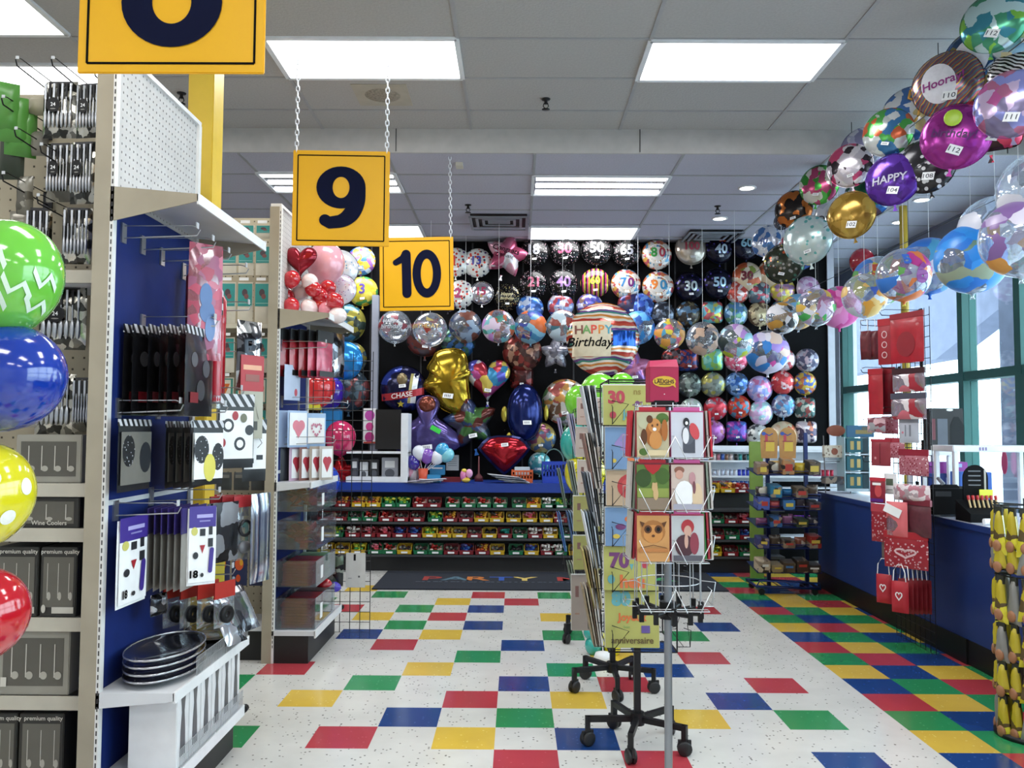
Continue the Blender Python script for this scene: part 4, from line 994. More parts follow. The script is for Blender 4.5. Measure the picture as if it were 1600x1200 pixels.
# ---- endcap frames (thing) : upright with slots, blue back, peg head, canopy, shelves
def endcap(label, y0, y1, canopy_z, base_z, shelves, ztop=3.02, with_near_leg=True):
    t = thing('shelf_endcap', label, 'display shelf', (-1.6, y0, 0)); L = y1-y0
    SLOT = M('3a3a3c', .6)
    for yy in (0, L-.03):
        b = MB(); b.b2(-.065, 0, yy, yy+.03, 0, ztop, BEIGE); b.b2(0, .014, yy, yy+.03, 0, ztop, M('d8d8d6', .5))
        if yy == 0:
            z = .1
            while z < ztop-.05: b.b2(.0045, .0095, -.0006, .0004, z, z+.018, SLOT); z += .03
        b.build('upright', t)
    b = MB(); b.b2(-.06, -.05, .03, L-.03, .16, canopy_z, PEGBLUE); b.b2(-.012, -.004, .03, L-.03, .16, canopy_z, PEGBLUE)
    b.b2(-.004, -.001, .03, L-.03, 1.235, 1.255, SHELFW); b.build('back_panel', t)
    b = MB(); pegboard(b, .03, L-.03, -.004, canopy_z, ztop, M('bcbab8', .6), M('7f7d7c', .8), .035, 1, 'x')
    b.b2(-.06, .012, .0, L, ztop, ztop+.02, M('dadada', .5)); b.build('peg_panel', t)
    # canopy: tapered end plates, thin top with down-turned front lip
    D = .345; b = MB(); z = canopy_z
    for yy in (.0, L-.006):
        b.add([(.0, yy, z-.11), (.0, yy, z+.03), (D, yy, z), (D, yy, z-.028), (.0, yy+.006, z-.11), (.0, yy+.006, z+.03), (D, yy+.006, z), (D, yy+.006, z-.028)],
              [(0, 1, 2, 3), (7, 6, 5, 4), (0, 4, 5, 1), (1, 5, 6, 2), (2, 6, 7, 3), (3, 7, 4, 0)], BEIGE)
    b.add([(0, .0065, z+.03), (D, .0065, z), (D, L-.0065, z), (0, L-.0065, z+.03), (0, .0065, z+.02), (D, .0065, z-.01), (D, L-.0065, z-.01), (0, L-.0065, z+.02)], [(0, 1, 2, 3), (7, 6, 5, 4), (0, 4, 5, 1), (1, 5, 6, 2), (2, 6, 7, 3), (3, 7, 4, 0)], SHELFW)
    b.b2(D-.004, D+.004, 0, L, z-.04, z+.002, WHITE); b.build('canopy', t)
    for zz, D2 in shelves:
        b = MB(); b.b2(0, D2, .0065, L-.0065, zz-.012, zz, SHELFW); 
        for yy in (0., L-.006):
            b.add([(0, yy, zz-.06), (0, yy, zz), (D2, yy, zz), (D2, yy, zz-.03), (0, yy+.006, zz-.06), (0, yy+.006, zz), (D2, yy+.006, zz), (D2, yy+.006, zz-.03)], [(0, 1, 2, 3), (7, 6, 5, 4), (0, 4, 5, 1), (1, 5, 6, 2), (2, 6, 7, 3), (3, 7, 4, 0)], SHELFW)
        o = b.build('shelf', t); MB().b2(D2-.004, D2+.006, 0, L, zz-.038, zz+.004, WHITE).build('front_lip', o)
    D3 = .24; b = MB(); b.b2(-.06, D3, .01, L-.01, .0, base_z-.03, M('1b1c1e', .5)); b.build('kick_base', t)
    b = MB(); b.b2(0, D3+.045, 0, L, base_z-.03, base_z, SHELFW); b.b2(D3+.04, D3+.05, 0, L, base_z-.045, base_z+.004, WHITE)
    b.cyl((D3+.045, L+.0, base_z-.02), (D3+.045, L+.03, base_z-.02), .018, BLACK, 10); b.build('base_shelf', t)
    return t
endcap('tall shelf end with plates and party packs, nearest the viewer at the left', 3.30, 4.20, 2.46, .20, [(.53, .30)], 3.05)
endcap('tall shelf end with heart cards and red packs, behind the near one', 5.66, 6.50, 2.31, .21, [(1.18, .24)], 3.03)
# ---- gondola A: the face towards the viewer, left of the near endcap
t = thing('shelving_unit', 'beige shelving unit with cutlery packs and glass boxes at the left edge', 'shelving', (-1.67, 3.75, 0))
PEGD = M('a59c86', .7, 0, .1, 5)
b = MB(); pegboard(b, -2.4, 0, -.03, .12, 3.02, PEGD, M('4a453a', .9), .05, -1); b.b2(-2.4, 0, -.02, .02, .0, 3.02, PEGD); b.build('back_panel', t)
b = MB(); b.b2(-2.4, 0, -.40, .36, 0, .12, M('1b1c1e', .5)); b.build('kick_base', t)
AZ = [2.17, 1.32, 1.145, .80, .50, .16]
for z in AZ:
    b = MB(); dd = .40 if z < 1.4 else .36; b.b2(-2.4, -.005, -dd, -.035, z-.05, z-.036, SHELFW); b.b2(-2.4, -.005, -dd-.006, -dd+.004, z-.05, z+.002, M('b4b0a2', .5)); b.build('shelf', t)
# ---- gondola B
t = thing('shelving_unit', 'beige pegboard shelving unit with teal candle packs between the two shelf ends', 'shelving', (-1.67, 6.1, 0))
b = MB(); pegboard(b, -2.6, 0, -.03, .20, 3.05, M('b3aa93', .7), M('5a5546', .9), .05, -1); b.b2(-2.6, 0, -.02, .02, .0, 3.05, PEGD); b.build('back_panel', t)
b = MB(); b.b2(-2.6, -.005, -.36, .36, 0, .20, M('1b1c1e', .5)); b.build('kick_base', t)
b = MB(); b.b2(-2.6, -.005, -.40, -.035, .20, .235, SHELFW); b.build('base_shelf', t)
zB = at(380, 509, 5.8).z
b = MB(); b.b2(-2.6, -.005, -.33, -.035, zB-.02, zB+.012, M('c6c0ae', .5)); b.build('shelf', t)
zR = at(380, 776, 5.8).z
b = MB(); b.b2(-2.6, -.005, -.31, -.29, zR-.012, zR+.012, REDP); b.build('price_rail', t)
# teal candle packs: rows facing the viewer
TEALP = M('2a8f8c', .45); CRP = M('cfcabb', .5); NAVP = M('1c2c58', .45); ORG = M('d8702a', .5)
rowsB = [
 (352, 373, 'figure', 'teal pick pack, topmost row'),
 (384, 430, 'figure', 'teal and cream candle pack, second row'),
 (441, 505, 'figure', 'teal and cream candle pack just above the beige shelf'),
 (527, 582, 'figure', 'teal and cream candle pack just below the beige shelf'),
 (590, 632, 'num', 'cream pack with an orange number candle'),
 (641, 684, 'tent', 'teal pack with a yellow arched window'),
 (692, 726, 'num2', 'small cream number candle pack under yellow price tags'),
 (738, 766, 'dark', 'small dark grey pack above the red rail'),
 (780, 806, 'blue', 'dark blue gold-number pack under the red rail'),
 (813, 850, 'sticks', 'turquoise pack with pale candle sticks'),
 (862, 915, 'space', 'dark blue pack with orange rocket figure'),
]
dig = ['9', '8', '7', '6']
for ri, (ya, yb, kind, lab) in enumerate(rowsB):
    Yp = 5.80; z1 = at(380, ya, Yp).z; z0 = at(380, yb, Yp).z; h = z1-z0
    for k in range(4):
        x = -1.745-k*.118; w = .105
        if kind in ('figure',):
            it = [('b', TEALP, 0, .2, 1, .6), ('e', M('4a3a44', .5), -.02, .26, .2, .1), ('e', M('7a4a4a', .5), .1, .16, .16, .07), ('b', M('8ac0bc', .5), 0, -.02, .9, .02)]; bd = CRP
        elif kind in ('num', 'num2'):
            it = [('b', M('2f7a70', .5), 0, 0, 1, 1), ('b', CRP, 0, 0, .7, .9), ('t', M('c2622a', .4), dig[k], 0, .05, .6, .05)]; bd = CRP
        elif kind == 'tent':
            it = [('b', TEALP, 0, 0, 1, 1), ('e', M('d8b82a', .5), 0, 0, .36, .36), ('b', M('8a5a2a', .5), -.08, -.02, .12, .3), ('b', M('3a8a4a', .5), .1, -.02, .12, .3)]; bd = TEALP
        elif kind == 'dark': it = [('b', M('6a6a66', .5), 0, .3, .8, .2)]; bd = M('33383a', .5)
        elif kind == 'blue': it = [('t', M('b0a050', .4, .3), dig[k], 0, -.05, .75, .05)]; bd = NAVP
        elif kind == 'sticks': it = [('b', TEALP, 0, .4, 1, .2)]+[('b', M('c8b08a', .5), -.3+.12*q, -.08, .07, .6) for q in range(6)]; bd = M('2a7a80', .5)
        else: it = [('e', M('d0582a', .5), .0, .15, .3, .2), ('e', M('d8a02a', .5), .15, .2, .12, .1), ('e', M('c84a1a', .5), -.05, -.3, .16, .12), ('e', M('a8b8d0', .5), -.36, -.3, .1, .06)]; bd = M('1a2450', .5)
        pos = ['column nearest the upright', 'second column from the upright', 'third column from the upright', 'fourth column from the upright'][k]
        pack('candle_pack', lab+', '+pos, 'candle pack', (x, Yp, z1), 0, w, h, bd, None, d=.02, items=it)
    if kind in ('figure', 'num', 'tent', 'num2', 'blue', 'sticks', 'space'):
        for k in range(3):
            b = MB(); b.b2(-.032, .032, -.002, .002, -.010, .010, M('d8cf3a', .5) if kind == 'num2' else PAPER)
            o = b.build('price_label', loc=(-1.75-k*.118, 5.775, z1+.018)); tag(o, ('yellow' if kind == 'num2' else 'white')+' price label above '+lab.split(' in ')[0].replace('teal and cream', 'cream')+', '+['nearest the upright', 'second from upright', 'third from upright'][k], 'price label', 'price labels on the pegboard')
# ---- goods on gondola A (towards the viewer)
CUT = PAT('patch', ['4a4a46', 'a8a69c', '2c2c2a', 'd8d4c6', '6a6860', '3a3a36'], 26, .18, .75)
CUTD = PAT('patch', ['26261f', '5a5850', '1a1a18', '8a867a'], 24, .2, .6, seed=3)
def cutlery(px, py, pw, ph, Y, lab, lid=True, dark=False):
    c = at(px, py, Y); w = sz(pw, Y); h = sz(ph, Y)
    def inner(b):
        for k in range(7):
            x = (-.36+.12*k)*w; b.b2(x-.004, x+.004, -.022, -.016, -h*.34, -h*.06, BLKMET if k % 2 else STEEL)
            b.ell((x, -.020, -h*.68), (w*.055, .006, h*.16), STEEL, 8, 6); b.tube([(x, -.02, -h*.3), (x, -.02, -h*.6)], .004, STEEL, 4)
    it = [('e', BLACK, -.1, .05, .2, .13), ('t', WHT, '24', -.1, .06, .09, .01), ('e', M('8a8a86', .5), -.1, -.02, .08, .01)] if lid else None
    t = pack('cutlery_pack', lab, 'cutlery pack', tuple(c), rnd.uniform(-.15, .15), w, h, CUTD if dark else CUT, None, d=.035, items=None, inner=inner)
    if it:
        b = MB(); art(b, it, w, h, -.03); b.v = [(x, y, z-h*.5) for x, y, z in b.v]; b.build('round_label', t)
    MB().b2(-w*.35, w*.35, -.004, .004, -.03, .0, M('26262a', .4)).build('hanger', t)
cutlery(96, 128, 56, 92, 3.50, 'clear pack of silver cutlery with a round black label, upper row, left one')
cutlery(142, 131, 46, 88, 3.46, 'clear pack of silver plastic cutlery touching the near upright, upper row')
cutlery(95, 224, 44, 95, 3.50, 'dark pack of black plastic cutlery, second row, left one', True, True)
cutlery(132, 222, 44, 100, 3.46, 'clear pack of plastic forks, second row, touching the near upright')
cutlery(122, 325, 46, 90, 3.46, 'clear pack of plastic knives just above the grey shelf lip, by the upright', False)
cutlery(100, 448, 72, 100, 3.50, 'fanned silver cutlery pack with a black label, between the green and blue balloons')
cutlery(88, 585, 70, 95, 3.50, 'fanned silver cutlery pack right of the blue balloon')
cutlery(132, 590, 34, 85, 3.46, 'narrow grey cutlery pack beside the upright, right of the blue balloon', False, True)
cutlery(62, 325, 40, 110, 3.55, 'dull clear cutlery pack above the green balloon, left one', False, True)
GRN = M('4e8a3a', .35)
for k in range(3):
    c = at(6+k*14, 128+k*22, 3.45+k*.04)
    pack('cup_pack', ['bright green cup pack at the very left edge, upper row', 'bright green cup pack, second in the leftmost upper row', 'bright green cup pack, third in the leftmost upper row, nearest the pegboard'][k], 'pack', tuple(c), .6, .12, .2, GRN, None, d=.06)
for k, (px, py, pw, ph, m, lab) in enumerate([(72, 150, 60, 32, M('9a937e', .5), 'beige pack of plastic cups under the left ceiling light'), (63, 205, 28, 40, M('7d7a70', .4), 'small grey see-through pack in front of the dark pegboard'),
     (40, 275, 26, 70, PAT('patch', ['6a675c', '8a877c', '4c4a40'], 20, .3, .1), 'grey cellophane pack hanging above the green balloon'), (35, 330, 40, 60, M('716d62', .3, .3), 'dull silver pack just above the green balloon, left of the cutlery'),
     (22, 165, 40, 120, M('1d2a18', .5), 'dark green pack stack at the left edge')]):
    pack('party_pack', lab, 'pack', tuple(at(px, py, 3.55)), 0, sz(pw, 3.55), sz(ph, 3.55), m, None, d=.05)
for k, (px, py) in enumerate([(22, 104), (78, 104), (145, 120), (0, 165), (20, 215), (60, 240), (0, 285), (55, 320)]):
    c = at(px, py, 3.36); hook(c.x, 3.71, c.z, 0, -1, .33, ['black wire hook above the far left packs', 'black wire hook above the beige cup pack', 'black wire hook at the top next to the near upright', 'black wire hook at the left edge over the green packs', 'black wire hook left of the small grey pack', 'black wire hook below the small grey pack', 'black wire hook at the left edge above the green balloon', 'black wire hook just above the dull silver pack'][k], BLKMET)
# cup picture box, glass boxes
GLB = M('45453f', .4); GLW = M('b8b6ac', .4)
def gbox(px0, px1, zs, h, lab, style, Yf=3.36):
    x0 = at(px0, 700, Yf).x; x1 = at(px1, 700, Yf).x; w = x1-x0; D = .16
    t = thing('glass_box', lab, 'box', ((x0+x1)/2, Yf+D/2, zs)); face = M('2a2a27', .5) if style != 'white' else M('8e8c82', .5)
    MB().rbox((0, 0, h/2), (w, D, h), face, .003).build('carton', t)
    b = MB(); win = M('5c5a52', .3) if style != 'white' else M('55534c', .3)
    it = [('b', win, 0, .0, .84, .72)]
    n = 3 if style == 'white' else 2
    for k in range(n+1): it += [('b', M('c6c4ba', .25), -.3+.6*k/max(1, n), .02, .012, .5), ('e', M('a4a298', .25), -.3+.6*k/max(1, n)+.05, -.2, .05, .06)]
    if style == 'dark': it += [('t', M('c8c6bc', .5), 'premium quality', .05, .43, .085, .01), ('b', GLW, .15, -.40, .6, .09), ('e', GLW, -.38, -.38, .06, .06)]
    elif style == 'cool': it += [('t', M('c2c0b6', .5), 'Wine Coolers', .05, -.33, .2, .01)]
    else: it += [('b', M('c8c6bc', .5), -.40, -.30, .08, .14)]
    q = art(MB(), it, w, h, -D/2-.0006); q.v = [(x, y, z+h/2) for x, y, z in q.v]; q.build('window_print', t)
ABS = {0: .80, 1: .5, 2: .16}
gbox(0, 66, .802, .27, 'dark box with a glass picture and premium quality print, upper box row, left one', 'dark')
gbox(70, 126, .802, .27, 'dark box with a glass picture and premium quality print, upper box row, beside the upright', 'dark')
gbox(8, 119, .502, .255, 'pale framed box with a row of stemmed glasses, middle box row', 'white')
gbox(-60, 4, .502, .255, 'pale framed box cut by the left edge, middle box row', 'white')
gbox(-8, 42, .162, .27, 'dark glass box in the lowest row at the left edge', 'dark')
gbox(45, 114, .162, .27, 'dark glass box with premium quality print, lowest row beside the upright', 'dark')
gbox(25, 127, 1.147, .12, 'low grey box reading Wine Coolers on the shelf below the yellow balloon', 'cool')
gbox(25, 128, 1.322, .19, 'clear grey box of short glasses on the shelf right of the yellow balloon', 'white')
gbox(25, 128, 1.75-.38+.17, .18, 'grey stack of plates in a clear pack under the cutlery hooks', 'white', 3.5)
# ---- goods on the near endcap (hooks towards +x, packs face +x)
EX = -1.6
BLP = M('17171a', .22, .0, .2, 20, coat=.4); CLB = CLEAR('eef2f4', .5, .08, haze=.12, milk='b8bcc4')
STRIPEH = PAT('stripe', ['101114', 'c8cad0'], 9, .4, 0, seed=.6)
def series(n, y, z, x0, dx, w, h, label, name='party_pack', cat='pack', group=None, dy=0., **k):
    out = []
    for i in range(n):
        t = pack(name, label if isinstance(label, str) else label[i], cat, (x0+dx*i, y+dy*i, z), PI/2+rnd.uniform(-.12, .12), w, h, group=group, **k); out.append(t)
    return out
hook(EX, 3.62, 1.965, 1, 0, .31, 'chrome hook carrying the black dotted packs')
series(7, 3.56, 1.96, -1.57, .04, .30, .37, 'black party pack with faint dots hanging in a row on the near shelf end', body=BLP, header=STRIPEH, hh=.08, d=.012, group='black dotted packs on the near shelf end',
       items=[('e', M('55565c', .4), -.25, .2, .12, .1), ('e', M('4a4b52', .4), .2, .1, .14, .12), ('e', M('3a3b40', .4), 0, -.2, .16, .14), ('b', M('7a1a24', .4), -.25, -.3, .3, .14)])
# red table-cover tubes
for k, (yy, xx, zt, zb, m, lab) in enumerate([(3.98, -1.53, 2.30, 1.72, M('8f1f22', .3, 0, .05, 4, coat=.5), 'dark red table cover roll next to the blue panel'), (4.05, -1.45, 2.32, 1.70, M('8a1d26', .3, 0, .05, 4, coat=.5), 'dark red table cover roll, second from the blue panel'),
     (3.90, -1.385, 2.22, 1.66, M('b01f30', .25, 0, .05, 4, coat=.6), 'bright red table cover roll at the front with a striped cap'), (4.05, -1.42, 2.2, 1.66, M('b3222f', .25, 0, .05, 4, coat=.6), 'bright red table cover roll half behind the striped capped one')]):
    t = thing('table_cover_roll', lab, 'roll', (xx, yy, zb)); L = zt-zb
    b = MB(); b.lathe([(.001, 0), (.026, 0), (.028, .01), (.028, L-.14), (.026, L-.13), (.001, L-.13)], m, 18); b.build('roll', t)
    b = MB(); b.lathe([(.029, L-.16), (.029, L-.05), (.008, L-.01), (.004, L)], STRIPEH if k == 2 else m, 18); b.build('cap', t)
    b = MB(); b.lathe([(.03, -.03), (.027, .0), (.029, .03)], CLB, 14); b.build('film_end', t)
PINKBAG = CLEAR('e8b0bc', .6, .14, ['b85068', 'a8485e', '9a5a78', 'c07084'], 22, .55, .15, seed=5, haze=.3, milk='c86a7c')
hook(EX, 3.42, 2.31, 1, 0, .30, 'black-tipped chrome hook nearest the viewer under the canopy')
hook(EX, 3.60, 2.30, 1, 0, .30, 'chrome hook carrying the pink bag')
hook(EX, 3.80, 2.29, 1, 0, .30, 'empty chrome hook right of the pink bag')
hook(EX, 4.05, 2.27, 1, 0, .30, 'empty chrome hook farthest along the canopy')
pack('party_bag', 'crinkled pink see-through bag with a blue picture hanging from the canopy hook', 'bag', (-1.335, 3.62, 2.33), PI/2-.75, .155, .50, PINKBAG, None, d=.04, items=[('e', M('5a78a8', .5), .0, -.1, .24, .1), ('e', M('6a86b4', .5), .1, -.25, .16, .12), ('e', M('5a78a8', .5), -.05, .05, .2, .12)])
pack('garland_bag', 'crumpled silver foil garland bag right of the red rolls', 'bag', (-1.30, 4.12, 2.06), PI/2-.5, .16, .34, PAT('patch', ['c8c8c8', '6a6c70', 'e8e8e8', '2f3034'], 16, .15, .9), None, d=.07)
hook(EX, 4.08, 1.90, 1, 0, .34, 'chrome hook with the red-headed cream pack')
pack('party_pack', 'cream pack with a plain red header hanging at the outer end of its hook', 'pack', (-1.27, 4.08, 1.89), PI/2-.55, .14, .40, M('a8a696', .4), M('a81f28', .4), .42, .01, items=[('s', M('6a6860', .5), [(-.3, .4), (-.1, -.2), (.1, .3), (.3, -.1)], .03), ('b', M('4a4a44', .5), .1, -.25, .3, .2)], hitems=[('b', M('d8a080', .4), 0, .15, .8, .14), ('b', M('8a4a40', .4), 0, -.15, .6, .2)])
hook(EX, 4.10, 2.10, 1, 0, .30, 'white-tipped chrome hook behind the silver bag')
# white packs with medallions, third row
MED = M('24262c', .4); OV = PAT('dots', ['1a1b1f', 'b8bac0'], 60, .4, 0, .2)
def ovals(bg): return [('b', bg, 0, 0, 1, .86), ('e', OV, -.26, .12, .2, .26), ('e', MED, .3, .0, .2, .26)]
hook(EX, 3.42, 1.60, 1, 0, .25, 'chrome hook with the grey oval packs nearest the viewer')
pack('balloon_pack', 'grey balloon pack with dark ovals, nearest the near upright', 'pack', (-1.53, 3.42, 1.575), PI/2-.02, .28, .285, M('1d1e22', .35), STRIPEH, .08, .014, items=ovals(M('74726c', .3)))
for k in range(4): pack('balloon_pack', 'grey balloon pack with dark ovals seen nearly edge-on in the middle of the third row', 'pack', (-1.52+.035*k, 3.80, 1.57), PI/2+.1, .28, .29, M('1d1e22', .35), STRIPEH, .08, .014, items=ovals(M('74726c', .3)), group='edge-on oval balloon packs on the near shelf end')
pack('balloon_pack', 'white balloon pack with two dark ovals and a yellow one', 'pack', (-1.37, 3.78, 1.575), PI/2-.45, .19, .285, M('15161a', .35), STRIPEH, .10, .014, items=[('b', PAPER, 0, 0, 1, .86), ('e', OV, -.22, .12, .24, .26), ('e', OV, .32, -.02, .2, .26), ('e', M('d8cf5a', .4), .05, -.22, .2, .26)])
hook(EX, 3.80, 1.60, 1, 0, .3, 'chrome hook with the white and yellow oval pack')
hook(EX, 4.02, 1.68, 1, 0, .3, 'chrome hook with the medallion pack')
pack('decor_pack', 'white pack with black medallions and red dots under a striped header', 'pack', (-1.31, 3.98, 1.70), PI/2-.75, .185, .345, M('17181c', .35), STRIPEH, .16, .012,
     items=[('b', PAPER, 0, .04, 1, .84)]+[('e', MED, a, c, r, r*.7) for a, c, r in ((-.25, .2, .17), (.1, -.12, .17), (.38, .12, .13))]+[('e', PAPER, a, c, r*.6, r*.42) for a, c, r in ((-.25, .2, .17), (.1, -.12, .17))]+[('e', M('a01f2c', .4), -.05, .37, .09, .08), ('e', M('6a6a52', .4), .2, .33, .1, .08), ('e', M('a01f2c', .4), -.42, -.1, .1, .08)])
pack('decor_pack', 'small white pack with black swirls and a striped header, right of the medallion pack', 'pack', (-1.27, 4.14, 1.585), PI/2-.7, .13, .30, M('17181c', .35), STRIPEH, .16, .012,
     items=[('b', PAPER, 0, .08, 1, .74), ('s', MED, [(-.2, .3), (.1, .4), (.3, .25), (.1, .15)], .03), ('b', MED, .2, -.05, .3, .1), ('b', MED, -.15, -.12, .16, .1), ('e', MED, -.35, .0, .1, .1)])
# purple-and-white packs, fourth row
PURP = M('3f2d8a', .4)
phi = [('b', PAPER, 0, -.05, 1, .9), ('b', PURP, 0, .42, 1, .3), ('b', M('a8a4d8', .5), .08, .43, .6, .05), ('b', M('8a86c0', .5), .08, .36, .4, .02), ('e', M('c8c46a', .4), -.3, .22, .12, .06), ('b', MED, .0, .2, .2, .1), ('b', MED, .3, .22, .14, .12), ('p', M('a01f2c', .4), [(-.1, .02), (.1, .02), (0, -.1)]),
       ('b', MED, .3, .05, .18, .12), ('e', MED, -.25, -.12, .1, .05), ('s', PURP, [(.35, -.05), (.3, -.35)], .16), ('t', INK, '18', -.3, -.38, .14, .04), ('e', MED, .0, -.4, .06, .03)]
hook(EX, 3.42, 1.19, 1, 0, .25, 'chrome hook with the purple pack by the near upright')
pack('party_kit', 'purple and white 18-piece party kit hanging by the near upright', 'pack', (-1.53, 3.42, 1.18), PI/2-.05, .24, .34, PAPER, None, d=.012, items=phi)
hook(EX, 3.75, 1.22, 1, 0, .30, 'chrome hook with a stack of purple kits')
for k in range(6): pack('party_kit', 'purple and white party kit seen edge-on in the tight stack', 'pack', (-1.55+.032*k, 3.70, 1.205), PI/2+.12-.03*k, .26, .345, M('8d8a84', .4), M('2f2468', .4), .3, .014, group='edge-on purple kits')
pack('party_kit', 'purple and white party kit turned to face out at the end of the stack', 'pack', (-1.34, 3.66, 1.20), PI/2-.85, .125, .325, PAPER, None, d=.012, items=phi)
for k in range(2): pack('party_pack', ['black and silver pack just right of the purple kits', 'silver-edged black pack, second right of the purple kits'][k], 'pack', (-1.36+.03*k, 3.92+.03*k, 1.20), PI/2-.35, .16, .27, PAT('patch', ['17171a', '2c2d32', '8a8c92'], 12, .25, .3, seed=k), None, d=.014)
for k in range(3):
    pack('favor_pack', ['clear pack with a red header beside the silver pack, left one', 'clear pack with a red header beside the silver pack, middle one', 'clear pack with a red header beside the silver pack, right one'][k], 'pack', (-1.40+.055*k, 4.06, 1.22), PI/2-.5, .13, .30, CLB, M('a02a30', .4), .16, .02,
         inner=lambda b: (b.tube([(.035*math.cos(a*.35), -.014, -.15+.035*math.sin(a*.35)) for a in range(18)], .008, MED, 6, True), b.ell((0, -.01, -.24), (.04, .012, .03), M('6a6c72', .4), 10, 6)))
pack('silver_pack', 'tall shiny silver foil pack at the outer end of the fourth row', 'pack', (-1.22, 4.10, 1.23), PI/2-.35, .15, .42, PAT('stripe', ['d8dce6', '9aa2b2', 'eef0f6', '5a6a90', 'c8ccd8'], 4, .12, .85), None, d=.02)
# red-headed ring packs, fifth row
hook(EX, 3.95, .86, 1, 0, .30, 'chrome hook with red-headed tape packs')
for k in range(4):
    pack('tape_pack', 'clear pack with a red header and a black roll, '+['nearest the blue panel', 'second from the blue panel', 'third from the blue panel', 'outermost on its hook'][k], 'pack', (-1.53+.075*k, 3.86, .855), PI/2-.4, .13, .20, CLB, M('a8281f', .4), .34, .02,
         inner=lambda b: (b.lathe([(.016, -.012), (.038, -.012), (.038, .012), (.016, .012), (.016, -.012)], BLACK, 18, X=Matrix.Translation((0, -.012, -.145)) @ Matrix.Rotation(PI/2, 4, 'X'))))
pack('party_pack', 'yellow cellophane pack behind the tape packs', 'pack', (-1.46, 4.13, .93), PI/2-.3, .2, .38, CLEAR('f0e080', .4, .08, ['d8c83a', 'c8b82a'], 6, .7, .2), None, d=.03)
pack('bow_pack', 'small dark foil bow hanging under the purple kits', 'pack', (-1.50, 3.62, .845), PI/2-.3, .1, .09, PAT('patch', ['1c1c20', 'a8aab0', '3a3b40'], 30, .2, .8), None, d=.04)
# oval trays
TRAY = M('23262f', .12, .2, .1, 3, coat=.7)
for k in range(4):
    t = thing('oval_tray', ['lowest black oval tray in the stack on the near shelf', 'second black oval tray from the bottom', 'third black oval tray from the bottom', 'top black oval tray of the stack'][k], 'tray', (-1.445, 3.57, .533+.028*k))
    b = MB(); S = Matrix.Diagonal((.70, 1.22, 1, 1))
    b.lathe([(.001, 0), (.12, 0), (.155, .012), (.195, .022), (.2, .026), (.194, .026), (.152, .017), (.12, .006), (.001, .006)], TRAY, 40, X=S); b.build('tray', t)
    b = MB(); b.lathe([(.2, .022), (.203, .027), (.2, .031), (.196, .027), (.2, .022)], M('b8bac0', .2, .8), 40, X=S); b.build('rim', t, label='silver rim')
for k, (x, y, lab) in enumerate([(-1.43, 3.92, 'round clear grey platter lying behind the oval trays'), (-1.40, 4.04, 'round clear grey platter leaning at the back of the shelf')]):
    t = thing('platter', lab, 'platter', (x, y, .55+.03*k), rx=.12); b = MB()
    b.lathe([(.001, 0), (.10, 0), (.14, .02), (.143, .023), (.10, .006), (.001, .005)], M('6d7078', .08, .5), 32); b.build('dish', t)
for k, (x, y, lab) in enumerate([(-1.36, 3.95, 'clear shrink-wrapped tray pack leaning on the wire fence, left one'), (-1.34, 4.08, 'clear shrink-wrapped tray pack leaning on the wire fence, right one')]):
    pack('wrapped_tray', lab, 'pack', (x, y, .76+.03*k), PI/2-.3, .15, .22, PAT('patch', ['6a6c70', '9a9ca2', '4a4c52', 'c8cad0'], 10, .12, .7, seed=k), None, d=.03, tilt=-.5)
def fence(loc, L, h, lab, n=26):
    t = thing('wire_fence', lab, 'wire fence', loc); b = MB()
    for k in range(n+1): b.tube([(0, L*k/n, 0), (0, L*k/n, h)], .0014, WIRE, 4)
    for z in (.002, h*.5, h): b.tube([(0, 0, z), (0, L, z)], .0018, WIRE, 4)
    b.build('wire_grid', t)
fence((-1.297, 3.52, .534), .33, .075, 'small chrome wire fence before the oval trays')
fence((-1.297, 3.87, .534), .31, .085, 'small chrome wire fence before the wrapped trays', 22)
fence((-1.315, 3.42, .204), .38, .075, 'chrome wire fence before the white boxes, near half')
fence((-1.315, 3.82, .204), .36, .075, 'chrome wire fence before the white boxes, far half')
# white vase boxes
for k in range(6):
    y = 3.40+.128*k
    t = thing('white_box', 'white carton with a dark vase picture on the bottom shelf, '+['nearest the viewer', 'second from the viewer', 'third from the viewer', 'fourth from the viewer', 'fifth from the viewer', 'farthest of the six'][k], 'box', (-1.42, y+.06, .202))
    MB().rbox((0, 0, .16), (.19, .12, .32), M('dfe0e2', .5), .003).build('carton', t)
    b = MB(); X_ = Matrix.Translation((.0955, 0, .16)) @ Matrix.Rotation(PI/2, 4, 'Z')
    b.prism([(-.026, -.12), (.026, -.12), (.022, -.02), (.012, .05), (.024, .12), (-.024, .12), (-.012, .05), (-.022, -.02)], -.0012, -.0004, M('55575c', .4), X_); b.build('vase_print', t)
